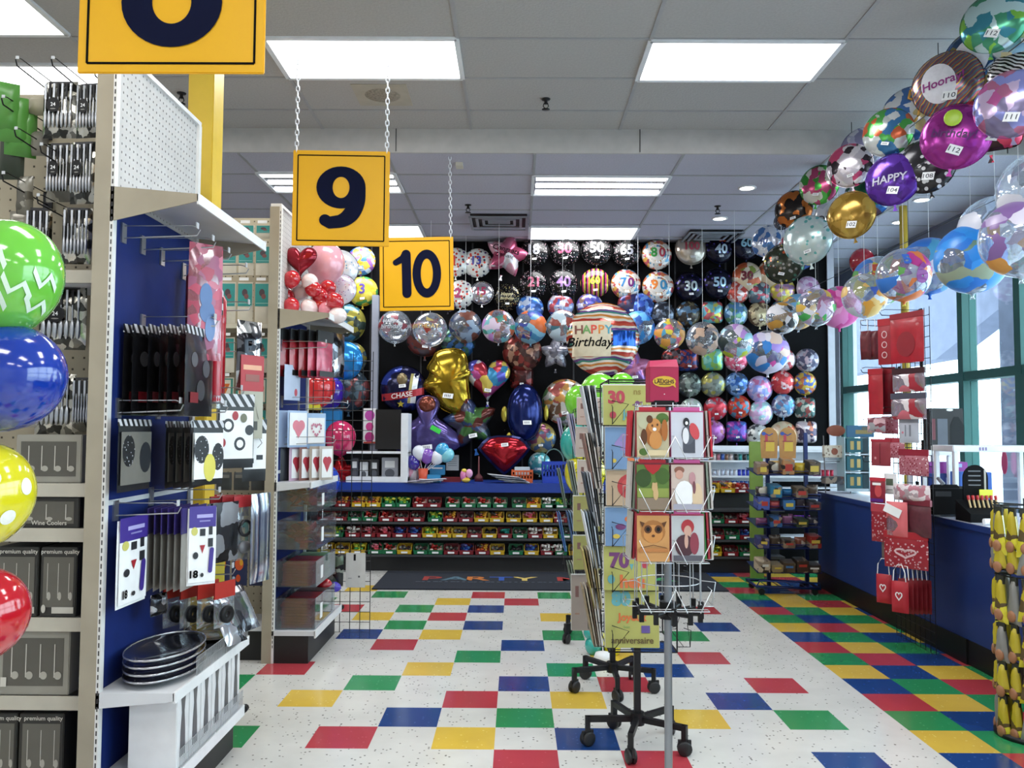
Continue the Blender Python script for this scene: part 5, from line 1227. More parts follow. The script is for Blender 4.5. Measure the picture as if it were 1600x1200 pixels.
# ---- goods on the second endcap
hook(EX, 5.78, 2.08, 1, 0, .30, 'chrome hook with red and black packs, nearest on the second shelf end')
RB = PAT('patch', ['8a1f24', '1a1a1c', 'b83038', '26262a', 'a84a5a'], 9, .2, .3)
for k in range(5): pack('balloon_pack', 'red and black glossy balloon pack on the top hook, '+['nearest the blue panel', 'second from the blue panel', 'third from the blue panel', 'fourth from the blue panel', 'outermost'][k], 'pack', (-1.57+.055*k, 5.85+.03*k, 2.22), PI/2-.35, .20, .33, M(['8f2028', 'a02832', '8f2028', 'b83a52', 'c0506a'][k], .25, .1, .25, 14, coat=.5), M('1a1a1c', .4), .22, .04, items=[('b', M('17181b', .3), 0, -.42, 1, .16)])
for k in range(3): pack('silver_pack', 'black and silver crinkled pack farther back on the top hook, '+['first', 'second', 'third'][k]+' from the red packs', 'pack', (-1.40+.05*k, 6.18, 2.23), PI/2-.3, .18, .32, PAT('patch', ['1c1c20', 'c8cad2', '4a4b52', '8a8c94'], 14, .15, .8, seed=k), None, d=.04)
pack('card_pack', 'white and pale blue pack hanging alone left of the red heart balloon', 'pack', (-1.53, 5.80, 1.97), PI/2-.3, .20, .24, M('b8c4dc', .4), None, d=.01, items=[('e', M('c04a5a', .4), .2, -.3, .1, .12)])
hook(EX, 5.80, 1.70, 1, 0, .34, 'chrome hook above the upper heart cards')
hook(EX, 6.25, 1.68, 1, 0, .36, 'long chrome hook above the framed heart card')
hcols = [('b', PAPER, 0, 0, .96, .96), ('e', M('d87a8a', .4), -.12, .1, .2, .16), ('e', M('d87a8a', .4), .16, .1, .2, .16), ('p', M('d87a8a', .4), [(-.3, .06), (.34, .06), (0, -.28)])]
for k in range(2): pack('card_pack', ['pale blue heart card pack, upper card row, nearest the upright', 'pale blue pack with a pink heart, upper card row, second'][k], 'pack', (-1.57+.075*k, 5.82, 1.66), PI/2-.45, .20, .25, M('a8c0e0', .35), None, d=.015, items=None if k == 0 else hcols)
hr = [('b', PAPER, 0, 0, .9, .8)]+[('e', M('c07a92', .4), .26*math.sin(a)**3, .05+.2*(13*math.cos(a)-5*math.cos(2*a)-2*math.cos(3*a))/15, .05, .04) for a in [2*PI*q/18 for q in range(18)]]
pack('card_pack', 'pale blue pack with a heart made of roses', 'pack', (-1.40, 5.95, 1.645), PI/2-.9, .15, .245, M('9ab8dc', .35), None, d=.015, items=hr)
hook(EX, 5.80, 1.43, 1, 0, .36, 'chrome hook above the lower heart cards')
for k in range(5):
    pack('heart_card', ['dark edged card pack, lower card row, nearest the upright', 'pink heart card pack, lower card row, second from the upright', 'narrow card pack with a small red heart, lower card row, third', 'white card with a red heart in a brown edge, lower card row, fourth', 'white card with a red heart, lower card row, outermost'][k], 'pack', (-1.575+.062*k, 5.85+.03*k, 1.415), PI/2-.6, .13, .235, M(['2a2c34', 'c8a8c0', '8a5a52', 'a8988a', 'b8b0a8'][k], .4), None, d=.012,
         items=None if k == 0 else [('b', PAPER, 0, 0, .8, .92), ('e', M('b83a4a', .4), -.12, .08, .2, .13), ('e', M('b83a4a', .4), .14, .08, .2, .13), ('p', M('b83a4a', .4), [(-.3, .05), (.32, .05), (0, -.3)])])
# acrylic trays with red napkins
ACR = CLEAR('e6ecf0', .55, .06, haze=.06, milk='b8c0cc')
zt = [1.165, 1.00, .0, 0]
for k, (z0, h, lab) in enumerate([(.985, .16, 'clear acrylic bin of red sachets, topmost of four'), (.735, .19, 'clear acrylic bin of red and white sachets, second from the top'), (.49, .17, 'clear acrylic bin of folded red napkins with a green pack, third from the top'), (.215, .20, 'clear wrapped stack of dark red napkins on the bottom shelf')]):
    t = thing('acrylic_bin', lab, 'bin', (-1.455, 6.0, z0)); b = MB(); w2 = .13; l2 = .30
    for x in (-w2, w2): b.b2(x-.002, x+.002, -l2, l2, 0, h, ACR)
    for y in (-l2, l2): b.b2(-w2, w2, y-.002, y+.002, 0, h, ACR)
    b.b2(-w2, w2, -l2, l2, 0, .004, ACR); b.build('bin', t)
    b = MB()
    if k < 2:
        for q in range(46):
            x, y, z = rnd.uniform(-.09, .09), rnd.uniform(-.26, .26), rnd.uniform(.02, h*.72)
            X_ = Matrix.Translation((x, y, z)) @ Euler((rnd.uniform(-.7, .7), rnd.uniform(-.7, .7), rnd.uniform(0, 3))).to_matrix().to_4x4()
            b.box((0, 0, 0), (.07, .05, .008), M(['8f2a30', 'a8303a', '7a1f28', 'b8a8a0'][q % 4 if y > .05 else q % 3], .4), X_)
    else:
        for q in range(9):
            for yy in (-.19, .0, .19):
                X_ = Matrix.Translation((rnd.uniform(-.006, .006), yy+rnd.uniform(-.006, .006), .012+q*h*.095)) @ Euler((0, 0, rnd.uniform(-.06, .06))).to_matrix().to_4x4()
                b.box((0, 0, 0), (.2, .17, h*.085), M('8a1f2a' if (yy < .1 or k == 3) and yy < .1 else ('3f7a4a' if k == 2 else '4a3a3a'), .5, 0, .15, 20), X_)
    o = b.build('napkins' if k > 1 else 'sachets', t)
    b = MB(); b.b2(w2+.002, w2+.004, -.16, -.10, h*.2, h*.7, PAPER); b.build('label_card', t)
# ---- bunch of red and white balloons on the canopy of the second endcap
R1 = LAT('b8202c'); W1 = LAT('e8d8d8'); P1 = LAT('e08898')
BY = 5.95
t = foil(at(470, 408, 5.9), sz(25, 5.9), M('8f1c2c', .12, .55), 'glossy dark red heart-shaped foil balloon on top of the second shelf end', None, shape='heart', tagz=None, t0=.5)
latex(at(509, 410, 6.15), sz(30, 6.15), M('e2a6b4', .2, .1, .03, coat=.4), 'large pale pink balloon with pink writing on top of the second shelf end')
foil(at(530, 420, 6.5), sz(30, 6.5), PAT('dots', ['dcdfe6', 'c83a5a', '4a9ac8', 'd8b83a'], 5, .2, .3, .2), 'white foil balloon with coloured specks behind the pale pink one', None, tagz=None)
foil(at(533, 452, 6.35), sz(24, 6.35), PAT('dots', ['d8d2e0', '5a3a8a', 'c85a8a'], 6, .2, .3, .2), 'small white foil balloon with violet writing right of the small red balloons', None, tagz=None)
pts = [(456,436,'r'),(484,440,'w'),(446,462,'r'),(470,457,'w'),(455,478,'r'),(483,480,'w'),(500,463,'r'),(512,450,'r'),(523,470,'r'),(511,485,'p'),(498,478,'r'),(437,477,'r'),(527,493,'w'),(490,452,'r')]
for k, (px, py, c) in enumerate(pts):
    Yb = 5.85+.05*(k % 4)
    latex(at(px, py, Yb), sz(13, Yb), {'r': R1, 'w': W1, 'p': P1}[c], 'small '+{'r': 'red', 'w': 'white', 'p': 'pink'}[c]+' balloon in the bunch on the second shelf end'+{'w': [', highest white one', ', highest white one', '', ', left white one'][k % 4] if k < 4 else ', lowest white' if k == 5 else ', at its right rim', 'p': ', the only pink one', 'r': ''}[c], up=(rnd.uniform(-1, 1), rnd.uniform(-1, -.2), rnd.uniform(-.3, 1)), group='small red balloons of the bunch' if c == 'r' else None)
# ================================================================ FOREGROUND BALLOON COLUMN AT THE LEFT EDGE
LY = 2.26
def chev(t):
    b = MB(); m = M('d8ecd8', .3)
    for (a0, e0, kind) in ((-.5, .35, 0), (.05, .0, 1), (-.2, -.35, 0), (.45, .3, 1), (.5, -.2, 0), (-.75, -.1, 1)):
        pts = [(-.28, .12), (-.08, -.12), (.06, .12), (.26, -.10)]
        path = []
        for (p0, p1) in zip(pts[:-1], pts[1:]):
            for q in range(5): path.append((p0[0]+(p1[0]-p0[0])*q/5, p0[1]+(p1[1]-p0[1])*q/5))
        path.append(pts[-1]); vs = []
        for i, (u, v) in enumerate(path):
            for s in (-.05, .05):
                uu = u+a0; vv = v+e0+s*1.2
                az = uu*1.1+.75; z = vv; r = 1.015*math.sqrt(max(.05, 1-(z/1.1)**2)); vs.append((r*math.sin(az), -r*math.cos(az), z))
        b.add(vs, [(2*i, 2*i+2, 2*i+3, 2*i+1) for i in range(len(path)-1)], m, True)
    b.build('zigzag_print', t, label='white zigzag print')
def dots(t):
    b = MB(); m = M('eceee6', .3)
    for az, z in ((.35, .75), (1.15, .35), (.2, .2), (.75, -.25), (1.3, -.3), (.0, -.7), (.65, -.85), (1.4, .85), (-.5, .5), (-.7, -.3), (1.9, 0), (-1.5, .2), (.6, .45)):
        r = math.sqrt(max(.05, 1-(z/(1.08 if z > 0 else 1.22))**2)); c = Vector((r*math.sin(az), -r*math.cos(az), z)); n_ = Vector((c.x, c.y, z*.8)).normalized()
        u = n_.cross(Vector((0, 0, 1))).normalized(); v = n_.cross(u)
        for s_ in (0,):
            ring_ = [c*1.012-n_*.0+(u*math.cos(2*PI*k/18)+v*math.sin(2*PI*k/18))*.15 for k in range(18)]
            # press the rim back to the skin
            ring_ = [Vector((p.x, p.y, 0)).normalized()*math.sqrt(max(.02, 1-(p.z/(1.08 if p.z > 0 else 1.22))**2))*1.012+Vector((0, 0, p.z)) for p in ring_]
            b.add([c*1.02]+ring_, [(0, 1+(k+1) % 18, 1+k) for k in range(18)], m, True)
    b.build('dot_print', t, label='white polka dots')
latex(at(8, 432, LY), sz(84, LY), LAT('6dc043'), 'large lime green balloon with white zigzags, top of the balloon column at the left edge', up=(.45, 0, .9), deco=chev)
latex(at(8, 590, LY), sz(84, LY), LAT('12359a'), 'large glossy blue balloon in the column at the left edge', up=(.9, .0, .3))
latex(at(-38, 775, LY), sz(82, LY), LAT('d8cf1e'), 'large yellow polka dot balloon in the column at the left edge', up=(.7, 0, .7), deco=dots)
latex(at(-36, 962, LY), sz(72, LY), LAT('b81624'), 'large red balloon, lowest in the column at the left edge', up=(.8, 0, .6))
t = thing('balloon_stand', 'thin white pole carrying the balloon column at the left edge', 'stand', (at(-60, 600, LY).x-.12, LY+.12, 0))
MB().cyl((0, 0, .03), (0, 0, 2.05), .012, WHITE, 10).build('pole', t); MB().lathe([(.001, .03), (.16, .02), (.17, 0), (.001, 0)], WHITE, 24).build('base', t)
# ================================================================ BACK COUNTER WITH BINS
def bx(name, label, cat, x0, x1, y0, y1, Y, D, m, items=None, rz=0., group=None, r=.004, part='carton'):
    """box whose front face covers the measured rectangle at distance Y"""
    a = at(x0, y1, Y); c = at(x1, y0, Y); w, h = c.x-a.x, c.z-a.z
    t = thing(name, label, cat, ((a.x+c.x)/2, Y+D/2, a.z), rz, group=group)
    MB().rbox((0, 0, h/2), (w, D, h), m, r).build(part, t)
    if items:
        q = art(MB(), items, w, h, -D/2-.0008); q.v = [(x, y, z+h/2) for x, y, z in q.v]; q.build('print', t)
    return t
t = thing('bin_counter', 'long counter with a blue top edge and dark shelves of small bins at the back', 'counter', (0, 9.3, 0))
CB = M('17388f', .4, 0, .05, 3)
b = MB(); b.rbox((-.35, .32, .90), (3.9, .68, .10), CB, .006); b.build('countertop', t)
b = MB(); b.b2(-2.28, 2.9, .18, .60, .02, .85, M('141518', .6)); b.b2(-2.28, 2.9, .02, .5, 0, .165, M('101114', .5)); b.build('body', t)
SZ = [.685, .53, .36, .18]
for z in SZ: MB().b2(-2.28, 2.9, -.02, .2, z-.025, z, M('3a3c40', .45)).build('shelf', t)
BINC = {'R': M('7d1622', .35), 'G': M('0f6b42', .35), 'Y': M('c9a41f', .35)}
def bin_mesh(m):
    b = MB(); w, d, h = .079, .15, .10
    b.b2(-w, w, 0, d, 0, .004, m); b.b2(-w, w, d-.004, d, 0, h, m); b.b2(-w, w, 0, .004, 0, .045, m)
    for s in (-1, 1):
        x0, x1 = sorted((s*w, s*(w-.004)))
        pr = [(0, 0), (0, .045), (.02, .05), (.035, h), (d, h), (d, 0)]
        b.add([(x0, y, z) for y, z in pr]+[(x1, y, z) for y, z in pr], [(5, 4, 3, 2, 1, 0), (6, 7, 8, 9, 10, 11)]+[(i, (i+1) % 6, 6+(i+1) % 6, 6+i) for i in range(6)], m)
    b.b2(-w-.003, w+.003, -.004, .002, .040, .048, m); b.b2(-w*.93, w*.93, d-.01, d, h-.004, h+.004, m)
    return b.mesh('tray')
BMESH = {k: bin_mesh(v) for k, v in BINC.items()}
b = MB(); b.b2(-.035, .035, -.007, -.004, .012, .032, PAPER); BLAB = b.mesh('label_card')
TOYC = {'x': ['3a2a2a', '6a3a3a', '2a3a3a', '8a8a80'], 'r': ['c02a2a', 'a83a30', 'd8c8c0'], 'g': ['9ac03a', 'c8c040', '2f8a4a'], 'b': ['2a3f9a', '3a6ab0', '4a4a8a'], 'w': ['d8d8d4', 'c8b8b0', 'e8e4e0'], 'p': ['d85a6a', 'c87a8a', 'e0a0a8'], 'o': ['d8a03a', 'c8502a', '3a3a3a'], 't': ['2a8a80', '3aa090', '1f6a60'], 'k': ['16161a', '2a2a2e', '1c1c20']}
TMESH = {}
for k, cs in TOYC.items():
    b = MB(); r2 = random.Random(ord(k))
    for q in range(16):
        c = (r2.uniform(-.058, .058), r2.uniform(.03, .125), r2.uniform(.04, .075 if k in 'xk' else .10)); m_ = M(cs[q % len(cs)], .35)
        if q % 3: b.ell(c, (r2.uniform(.012, .026), r2.uniform(.012, .026), r2.uniform(.008, .018)), m_, 8, 5)
        else: b.box((0, 0, 0), (r2.uniform(.02, .05), r2.uniform(.02, .04), .012), m_, Matrix.Translation(c) @ Euler((r2.uniform(-1, 1), r2.uniform(-1, 1), r2.uniform(0, 3))).to_matrix().to_4x4())
    b.b2(-.072, .072, .008, .143, .005, .035, M(cs[0], .6)); TMESH[k] = b.mesh('toys')
rows = [
 'Ro140 Yo240 Yo335 Gg430 Gg520 Rr625 Rx712 Gr830 Gr930 Gr1025 Gr1125 Gx1245 Yo1335 Gw1430 Gg1500 Gx1610 Rx1710 Yx1810 Gr1910 Rx2010 Yx2110 Gx2210 Rr2310',
 'Rx30 Rx125 Gx220 Gr312 Rr413 Rx508 Rx608 Gg720 Ro815 Rx912 Yo1010 Yo1105 Yx1210 Yp1312 Yx1418 Rr1500 Gx1600 Yo1700 Rx1800 Gg1900 Rx2000 Yx2100 Rx2200 Rx2300 Rx2400 Gx2480 Rx2572 Rp2656',
 'Gg100 Rw205 Rp303 Rp400 Rb497 Rb590 Yg685 Yo778 Yx872 Rx965 Yk1060 Rt1155 Gx1250 Rw1345 Yw1440 Gx1540 Rx1640 Gx1740 Yx1840 Rx1940 Gx2040 Rx2140 Yx2240 Gx2340 Gx2412 Rx2480 Gx2576 Rb2668',
 'Yw30 Yx137 Yg238 Gp345 Gr435 Yx528 Gx630 Gr722 Rx820 Rb915 Ro1015 Yx1108 Gk1225 Yb1322 Rw1425 Gw1500 Yx1600 Gx1700 Rx1800 Yx1900 Gx2000 Rx2100 Gx2200 Yx2300 Yg2464 Rx2568 Gx2664']
cn = {'R': 'dark red', 'G': 'green', 'Y': 'yellow'}; rn = ['top', 'second', 'third', 'lowest']
tn = {'x': 'mixed dark toys', 'r': 'red toys', 'g': 'green and yellow toys', 'b': 'blue toys', 'w': 'white toys', 'p': 'pink toys', 'o': 'orange toys', 't': 'teal toys', 'k': 'black toys'}
def ordn(k): return {1: 'first', 2: 'second', 3: 'third', 4: 'fourth', 5: 'fifth', 6: 'sixth', 7: 'seventh', 8: 'eighth', 9: 'ninth', 10: 'tenth', 11: 'eleventh', 12: 'twelfth', 13: 'thirteenth', 14: 'fourteenth', 15: 'fifteenth', 16: 'sixteenth', 17: 'seventeenth', 18: 'eighteenth', 19: 'nineteenth', 20: 'twentieth'}.get(k, '20-plus-%dth' % (k-20))
for ri, row in enumerate(rows):
    for bi, s in enumerate(row.split()):
        c, k, px = s[0], s[1], 500+float(s[2:])/4
        if 905 < px < 1070: continue
        x = at(px, 785+ri*24, 9.30).x
        n = bi+1 if px < 905 else len(row.split())-bi
        side = 'left' if px < 905 else 'right'
        t = thing('plastic_bin', '%s bin of %s, %s counter row, %s from the %s end' % (cn[c], tn[k], rn[ri], ordn(n), side), 'bin', (x, 9.285, SZ[ri]+.001), group='small bins under the counter')
        put('label_card', BLAB, put('tray', BMESH[c], t)); put('toys', TMESH[k], t)['kind'] = 'stuff'
# upper bins on the right and white pegboard, white ribbon shelving
b = MB(); t = thing('ribbon_shelving', 'white shelving with ribbon spools under the picture balloons at the right', 'shelving', (2.05, 9.75, 0))
x0 = at(1075, 700, 9.75).x-2.05; x1 = at(1325, 700, 9.75).x-2.05; WS = M('dfe3ea', .4)
b = MB(); b.b2(x0, x1, .16, .18, .95, 1.36, WS); pegboard(b, x0, x0+1.0, .155, .82, .97, WS, M('9a9ca4', .8), .03, -1); b.build('back_panel', t)
zr = [at(1150, y, 9.75).z for y in (703, 719, 743)]
for z in zr+[at(1240, 781, 9.75).z, at(1240, 837, 9.75).z]: MB().b2(x0, x1, -.06, .16, z-.02, z, WS).build('shelf', t)
for x in (x0, x1): MB().b2(x-.012, x+.012, -.05, .16, .852 if x < .8 else 0, 1.36, WS).build('post', t)
for k, (px, cc, kk, ck) in enumerate([(1116, 'Y', 'k', 'black'), (1141, 'Y', 'o', 'orange'), (1163, 'R', 'r', 'red')]):
    t = thing('plastic_bin', '%s bin of %s toys standing below the white pegboard' % ({'Y': 'yellow', 'R': 'red'}[cc], ck), 'bin', (at(px, 790, 9.31).x, 9.40, .853)); put('label_card', BLAB, put('tray', BMESH[cc], t)); put('toys', TMESH[kk], t)['kind'] = 'stuff'
SPM = {}
def spool(x, y, z, h, label, grp):
    if h not in SPM:
        b = MB(); b.lathe([(.001, 0), (.024, 0), (.024, .004), (.019, .005), (.020, .05), (.019, .064), (.024, .065), (.024, .069), (.001, .069)], M(h, .3, .2, .1), 12); SPM[h] = b.mesh('spool')
    o = bpy.data.objects.new('ribbon_spool', SPM[h]); COL.objects.link(o); o.location = (x, y, z); tag(o, label, 'ribbon spool', grp)
def sprow(x0, x1, ri, hs, rname, z=None, step=6.6):
    px = x0; k = 0
    while px <= x1:
        h = hs[k % len(hs)]; z_ = zr[ri] if z is None else z
        spool(at(px, 730, 9.74).x, 9.74, z_+.001, h[0], '%s ribbon spool in the %s' % (h[1], rname), rname); px += step; k += 1
sprow(1083, 1148, 1, [('8a6a5a', 'brown'), ('c8b8b8', 'pale'), ('a86a7a', 'dusty pink'), ('3a5aa8', 'blue')], 'upper spool row right of the cards')
sprow(1150, 1170, 1, [('1c1c20', 'black'), ('2a8a8a', 'teal')], 'upper spool row beside the candy rack')
sprow(1083, 1152, 2, [('c8ccd8', 'silver'), ('b0b8cc', 'white')], 'middle spool row right of the cards')
sprow(1155, 1172, 2, [('2a3ab0', 'royal blue')], 'middle spool row beside the candy rack')
zz = at(1130, 761, 9.75).z
MB().b2(x0+2.05-2.05, x1, -.06, .16, zz-.012, zz, WS).build('shelf', bpy.data.objects['ribbon_shelving'])
sprow(1083, 1140, 1, [('b03a4a', 'red'), ('c8a0a8', 'pink'), ('a8506a', 'raspberry')], 'lower spool row right of the cards', zz)
sprow(1145, 1172, 1, [('2a5ab0', 'blue'), ('4a7ac0', 'light blue')], 'lower spool row beside the candy rack', zz)
sprow(1273, 1305, 2, [('a81a3a', 'crimson'), ('b82a4a', 'red')], 'red spool row above the end of the right counter')
sprow(1215, 1262, 1, [('6a2ac0', 'violet'), ('a02ab0', 'magenta'), ('8a3ad0', 'purple')], 'purple spool row seen through the candy rack', at(1240, 815, 9.75).z)
# ---- things standing on the counter
CT = .951
t = thing('display_stand', 'white display stand with tall right side board at the left of the blue counter', 'stand', (0, 9.45, CT))
xa, xb, xc = at(545, 700, 9.45).x, at(640, 700, 9.45).x, at(629, 700, 9.45).x
zt_ = at(630, 646, 9.45).z-CT; zm = at(600, 707, 9.45).z-CT
MB().rbox(((xb+xc)/2, .0, zt_/2), (xb-xc, .30, zt_), WS, .003).build('side_board', t)
MB().rbox(((xa+xb)/2, 0, zm), (xb-xa, .26, .02), WS, .003).build('shelf', t); MB().rbox(((xa+xb)/2, 0, .03), (xb-xa, .28, .06), WS, .003).build('base', t)
MB().b2(xa, xc, .13, .14, .06, zm, M('1a1c22', .5)).build('back_panel', t)
for k, (a, c, y0, y1, m_, lab) in enumerate([(548, 560, 716, 750, '3a3e4a', 'dark small box in the white stand, leftmost'), (562, 575, 722, 750, 'b8bcc4', 'pale small box in the white stand, second'), (577, 592, 718, 750, '26282e', 'black small box with a picture in the white stand'), (596, 622, 715, 750, '8a8e98', 'grey picture card in the white stand, rightmost')]):
    bx('small_box', lab, 'box', a, c, y0, y1, 9.40, .06, M(m_, .4), [('b', M('c8ccd0', .5), 0, .2, .6, .3), ('e', M('4a4e58', .5), 0, -.2, .3, .2)])
bx('black_board', 'plain black board behind the white stand, right of the pink card', 'board', 586, 627, 640, 702, 9.62, .03, M('0e0f12', .4))
bx('pink_card', 'white card strip with three pink rosettes, seen through the wire grid', 'card', 567, 588, 638, 693, 9.885, .02, PAPER, [('e', M('c050b0', .4), 0, .3, .38, .15), ('e', M('d84a9a', .4), 0, -.02, .3, .12), ('e', M('c03a8a', .4), 0, -.32, .36, .15), ('b', M('b84a3a', .4), 0, -.47, .9, .05)])
b = MB(); b.lathe([(.001, 0), (.06, 0), (.085, .20), (.08, .20), (.055, .01), (.001, .01)], PAT('patch', ['c84a6a', 'e0a0b8', 'd8d0d8', 'b83040'], 9, .4, 0), 20)
tag(b.build('bucket', loc=(at(645, 750, 9.5).x, 9.5, CT)), 'pink and red paper bucket at the left end of the blue counter', 'bucket')
b = MB(); b.lathe([(.001, 0), (.045, 0), (.055, .15), (.05, .15), (.001, .02)], M('d8583a', .4), 18)
tag(b.build('cup', loc=(at(661, 750, 9.42).x, 9.42, CT)), 'orange cup holding small balloons on sticks', 'cup')
for k, (px, py, h, lab) in enumerate([(645, 722, '2f1f8a', 'dark violet'), (655, 707, 'd8dce6', 'white'), (668, 712, '7a4ab0', 'lilac'), (684, 714, 'dfe4ee', 'lowest white'), (691, 703, '3aa0d0', 'sky blue'), (699, 711, '7ac8d8', 'pale turquoise')]):
    c = at(px, py, 9.42); t = latex(c, sz(10.5, 9.42), LAT(h), lab+' small balloon on a stick above the orange cup', up=((px-661)/40, 0, 1))
    d = Vector((at(661, 745, 9.42).x, 9.42, CT+.1))-c; b = MB(); mi = t.rotation_euler.to_matrix().inverted(); d = mi @ d
    b.tube([(0, 0, -1.2), tuple(d/sz(10.5, 9.42))], .05, WHITE, 5); b.build('stick', t)
CYB = M('2f86b8', .4)
bx('card_box', 'small blue box on the counter right of the orange cup, upper one', 'box', 671, 695, 727, 742, 9.52, .08, CYB, [('b', WHT, 0, .2, .7, .15)])
bx('card_box', 'small blue box on the counter right of the orange cup, lower one', 'box', 667, 688, 742, 755, 9.40, .08, CYB, [('b', M('1a4a6a', .5), 0, -.1, .7, .3)])
bx('note_sheet', 'white written sheet pinned to the dark wall above the counter', 'sheet', 697, 717, 711, 735, 10.17, .004, PAPER, [('b', M('8a8e96', .6), 0, .3-.12*k, .7, .03) for k in range(5)])
bx('red_tray', 'flat dark red box lying on the counter before the white sheet', 'box', 690, 720, 746, 755, 9.5, .1, M('7a1a22', .4))
t = thing('paper_pile', 'loose white and lilac papers lying at the left of the blue counter', 'papers', (at(665, 756, 9.32).x, 9.32, CT)); b = MB()
for k in range(7): b.box((0, 0, 0), (.26, .18, .002), M(['c8ccd8', 'a8a0b8', 'd8dce4'][k % 3], .5), Matrix.Translation((.03*(k-3), 0, .004+.006*k)) @ Euler((rnd.uniform(-.02, .02), rnd.uniform(-.06, .06), rnd.uniform(-.5, .5))).to_matrix().to_4x4())
b.build('sheets', t)
t = thing('paper_pile', 'fanned pile of leaflets on the counter left of the orange basket', 'papers', (at(798, 754, 9.4).x, 9.40, CT)); b = MB()
for k in range(9): b.box((0, 0, 0), (.34, .2, .003), M(['8a94a8', '3a4456', 'c8ccd4'][k % 3], .4), Matrix.Translation((-.02*k+.08, 0, .006+.009*k)) @ Euler((0, .10, rnd.uniform(-.3, .3))).to_matrix().to_4x4())
b.build('sheets', t)
t = thing('balloon_toy', 'small pink and yellow twisted balloon figure on the counter edge', 'toy', (at(728, 752, 9.36).x, 9.36, CT)); 
for (x, z, r, m_) in ((0, .03, (.05, .04, .03), 'd8b83a'), (-.03, .08, (.035, .035, .06), 'd87ab0'), (.035, .10, (.04, .035, .05), 'e0a0c8'), (-.02, .13, (.03, .03, .025), 'd8c040')): MB().ell((x, 0, z), r, LAT(m_), 14, 10).build('bubble', t)
b = MB(); b.lathe([(.001, 0), (.05, 0), (.045, .05), (.01, .09), (.006, .28), (.001, .28)], M('5a2028', .4), 14)
tag(b.build('bud_vase', loc=(at(748, 750, 9.6).x, 9.6, CT)), 'thin dark red bud vase on the counter near the balloon figure', 'vase')
def basket(x0_, x1_, y0_, y1_, Y, m, label, holes=True, handle=False):
    a, c = at(x0_, y1_, Y), at(x1_, y0_, Y); w, h = c.x-a.x, c.z-CT; D = w*.8; t = thing('basket', label, 'basket', ((a.x+c.x)/2, Y+D/2, CT)); b = MB(); n = 7
    for s in (-1, 1):
        b.b2(-w/2, w/2, s*D/2-.003, s*D/2+.003, 0, h*.3, m); b.b2(s*w/2-.003, s*w/2+.003, -D/2, D/2, 0, h*.3, m); b.b2(-w/2-.006, w/2+.006, s*D/2-.006, s*D/2+.006, h*.86, h, m); b.b2(s*w/2-.006, s*w/2+.006, -D/2, D/2, h*.86, h, m)
        for k in range(n+1):
            b.b2(-w/2+w*k/n-.007, -w/2+w*k/n+.007, s*D/2-.003, s*D/2+.003, h*.3, h*.88, m); b.b2(s*w/2-.003, s*w/2+.003, -D/2+D*k/n-.007, -D/2+D*k/n+.007, h*.3, h*.88, m)
        b.b2(-w/2, w/2, s*D/2-.003, s*D/2+.003, h*.55, h*.62, m)
    b.b2(-w/2, w/2, -D/2, D/2, 0, .004, m); b.build('body', t)
    if handle:
        MB().tube([(w*.42*math.cos(PI*k/12), 0, h+w*.55*math.sin(PI*k/12)) for k in range(13)], .008, M('4a6a68', .4), 6).build('handle', t)
    return t
basket(800, 832, 735, 754, 9.42, M('c8582a', .4), 'orange plastic basket with white leaflets on the blue counter')
basket(848, 884, 722, 757, 9.36, M('1c3fae', .4), 'blue plastic shopping basket with a grey handle on the counter', handle=True)
bx('leaflet_stack', 'white and blue leaflets standing in the orange basket', 'leaflets', 804, 828, 730, 742, 9.47, .08, M('c8d8e4', .4))
# ---- wire grid panel at the end of the second shelf end, with its hanging papers
def gridpanel(t, W_, H_, step, m, name='wire_grid', z0=0.):
    b = MB(); k = 0
    while k*step <= W_+.001: b.tube([(k*step, 0, z0), (k*step, 0, H_)], .003, m, 4); k += 1
    z = z0
    while z <= H_+.001: b.tube([(0, .003, z), (W_, .003, z)], .0025, m, 4); z += step
    return b.build(name, t)
t = thing('wire_grid_panel', 'black wire grid panel standing beside the second shelf end', 'wire panel', (-1.56, 6.53, 0)); gridpanel(t, .457, 2.13, .0762, BLKMET)
pack('plastic_sheet', 'white paper sheet in a clear sleeve hanging low on the wire grid', 'sheet', (-1.21, 6.50, at(560, 864, 6.49).z), 0, .15, .26, M('c8c8c4', .3), None, d=.008, items=[('b', BLACK, -.05, .4, .12, .2), ('b', M('5a5c60', .5), .2, -.2, .1, .06), ('b', M('8a8c90', .5), -.3, -.25, .2, .02)])
pack('plastic_bag', 'crinkled black and clear bag hanging low on the wire grid', 'bag', (-1.37, 6.49, at(530, 866, 6.49).z), 0, .14, .24, PAT('patch', ['2a2c30', '5a6a5a', '1a1b1e', '8a9088'], 16, .2, .3), None, d=.05)
latex(at(506, 914, 6.3), sz(11, 6.3), LAT('c01c2a'), 'small red balloon low beside the wire grid', up=(-1, 0, .2))
latex(at(523, 917, 6.4), sz(8, 6.4), LAT('3a2ab0'), 'small violet balloon low beside the wire grid', up=(-1, 0, .2))
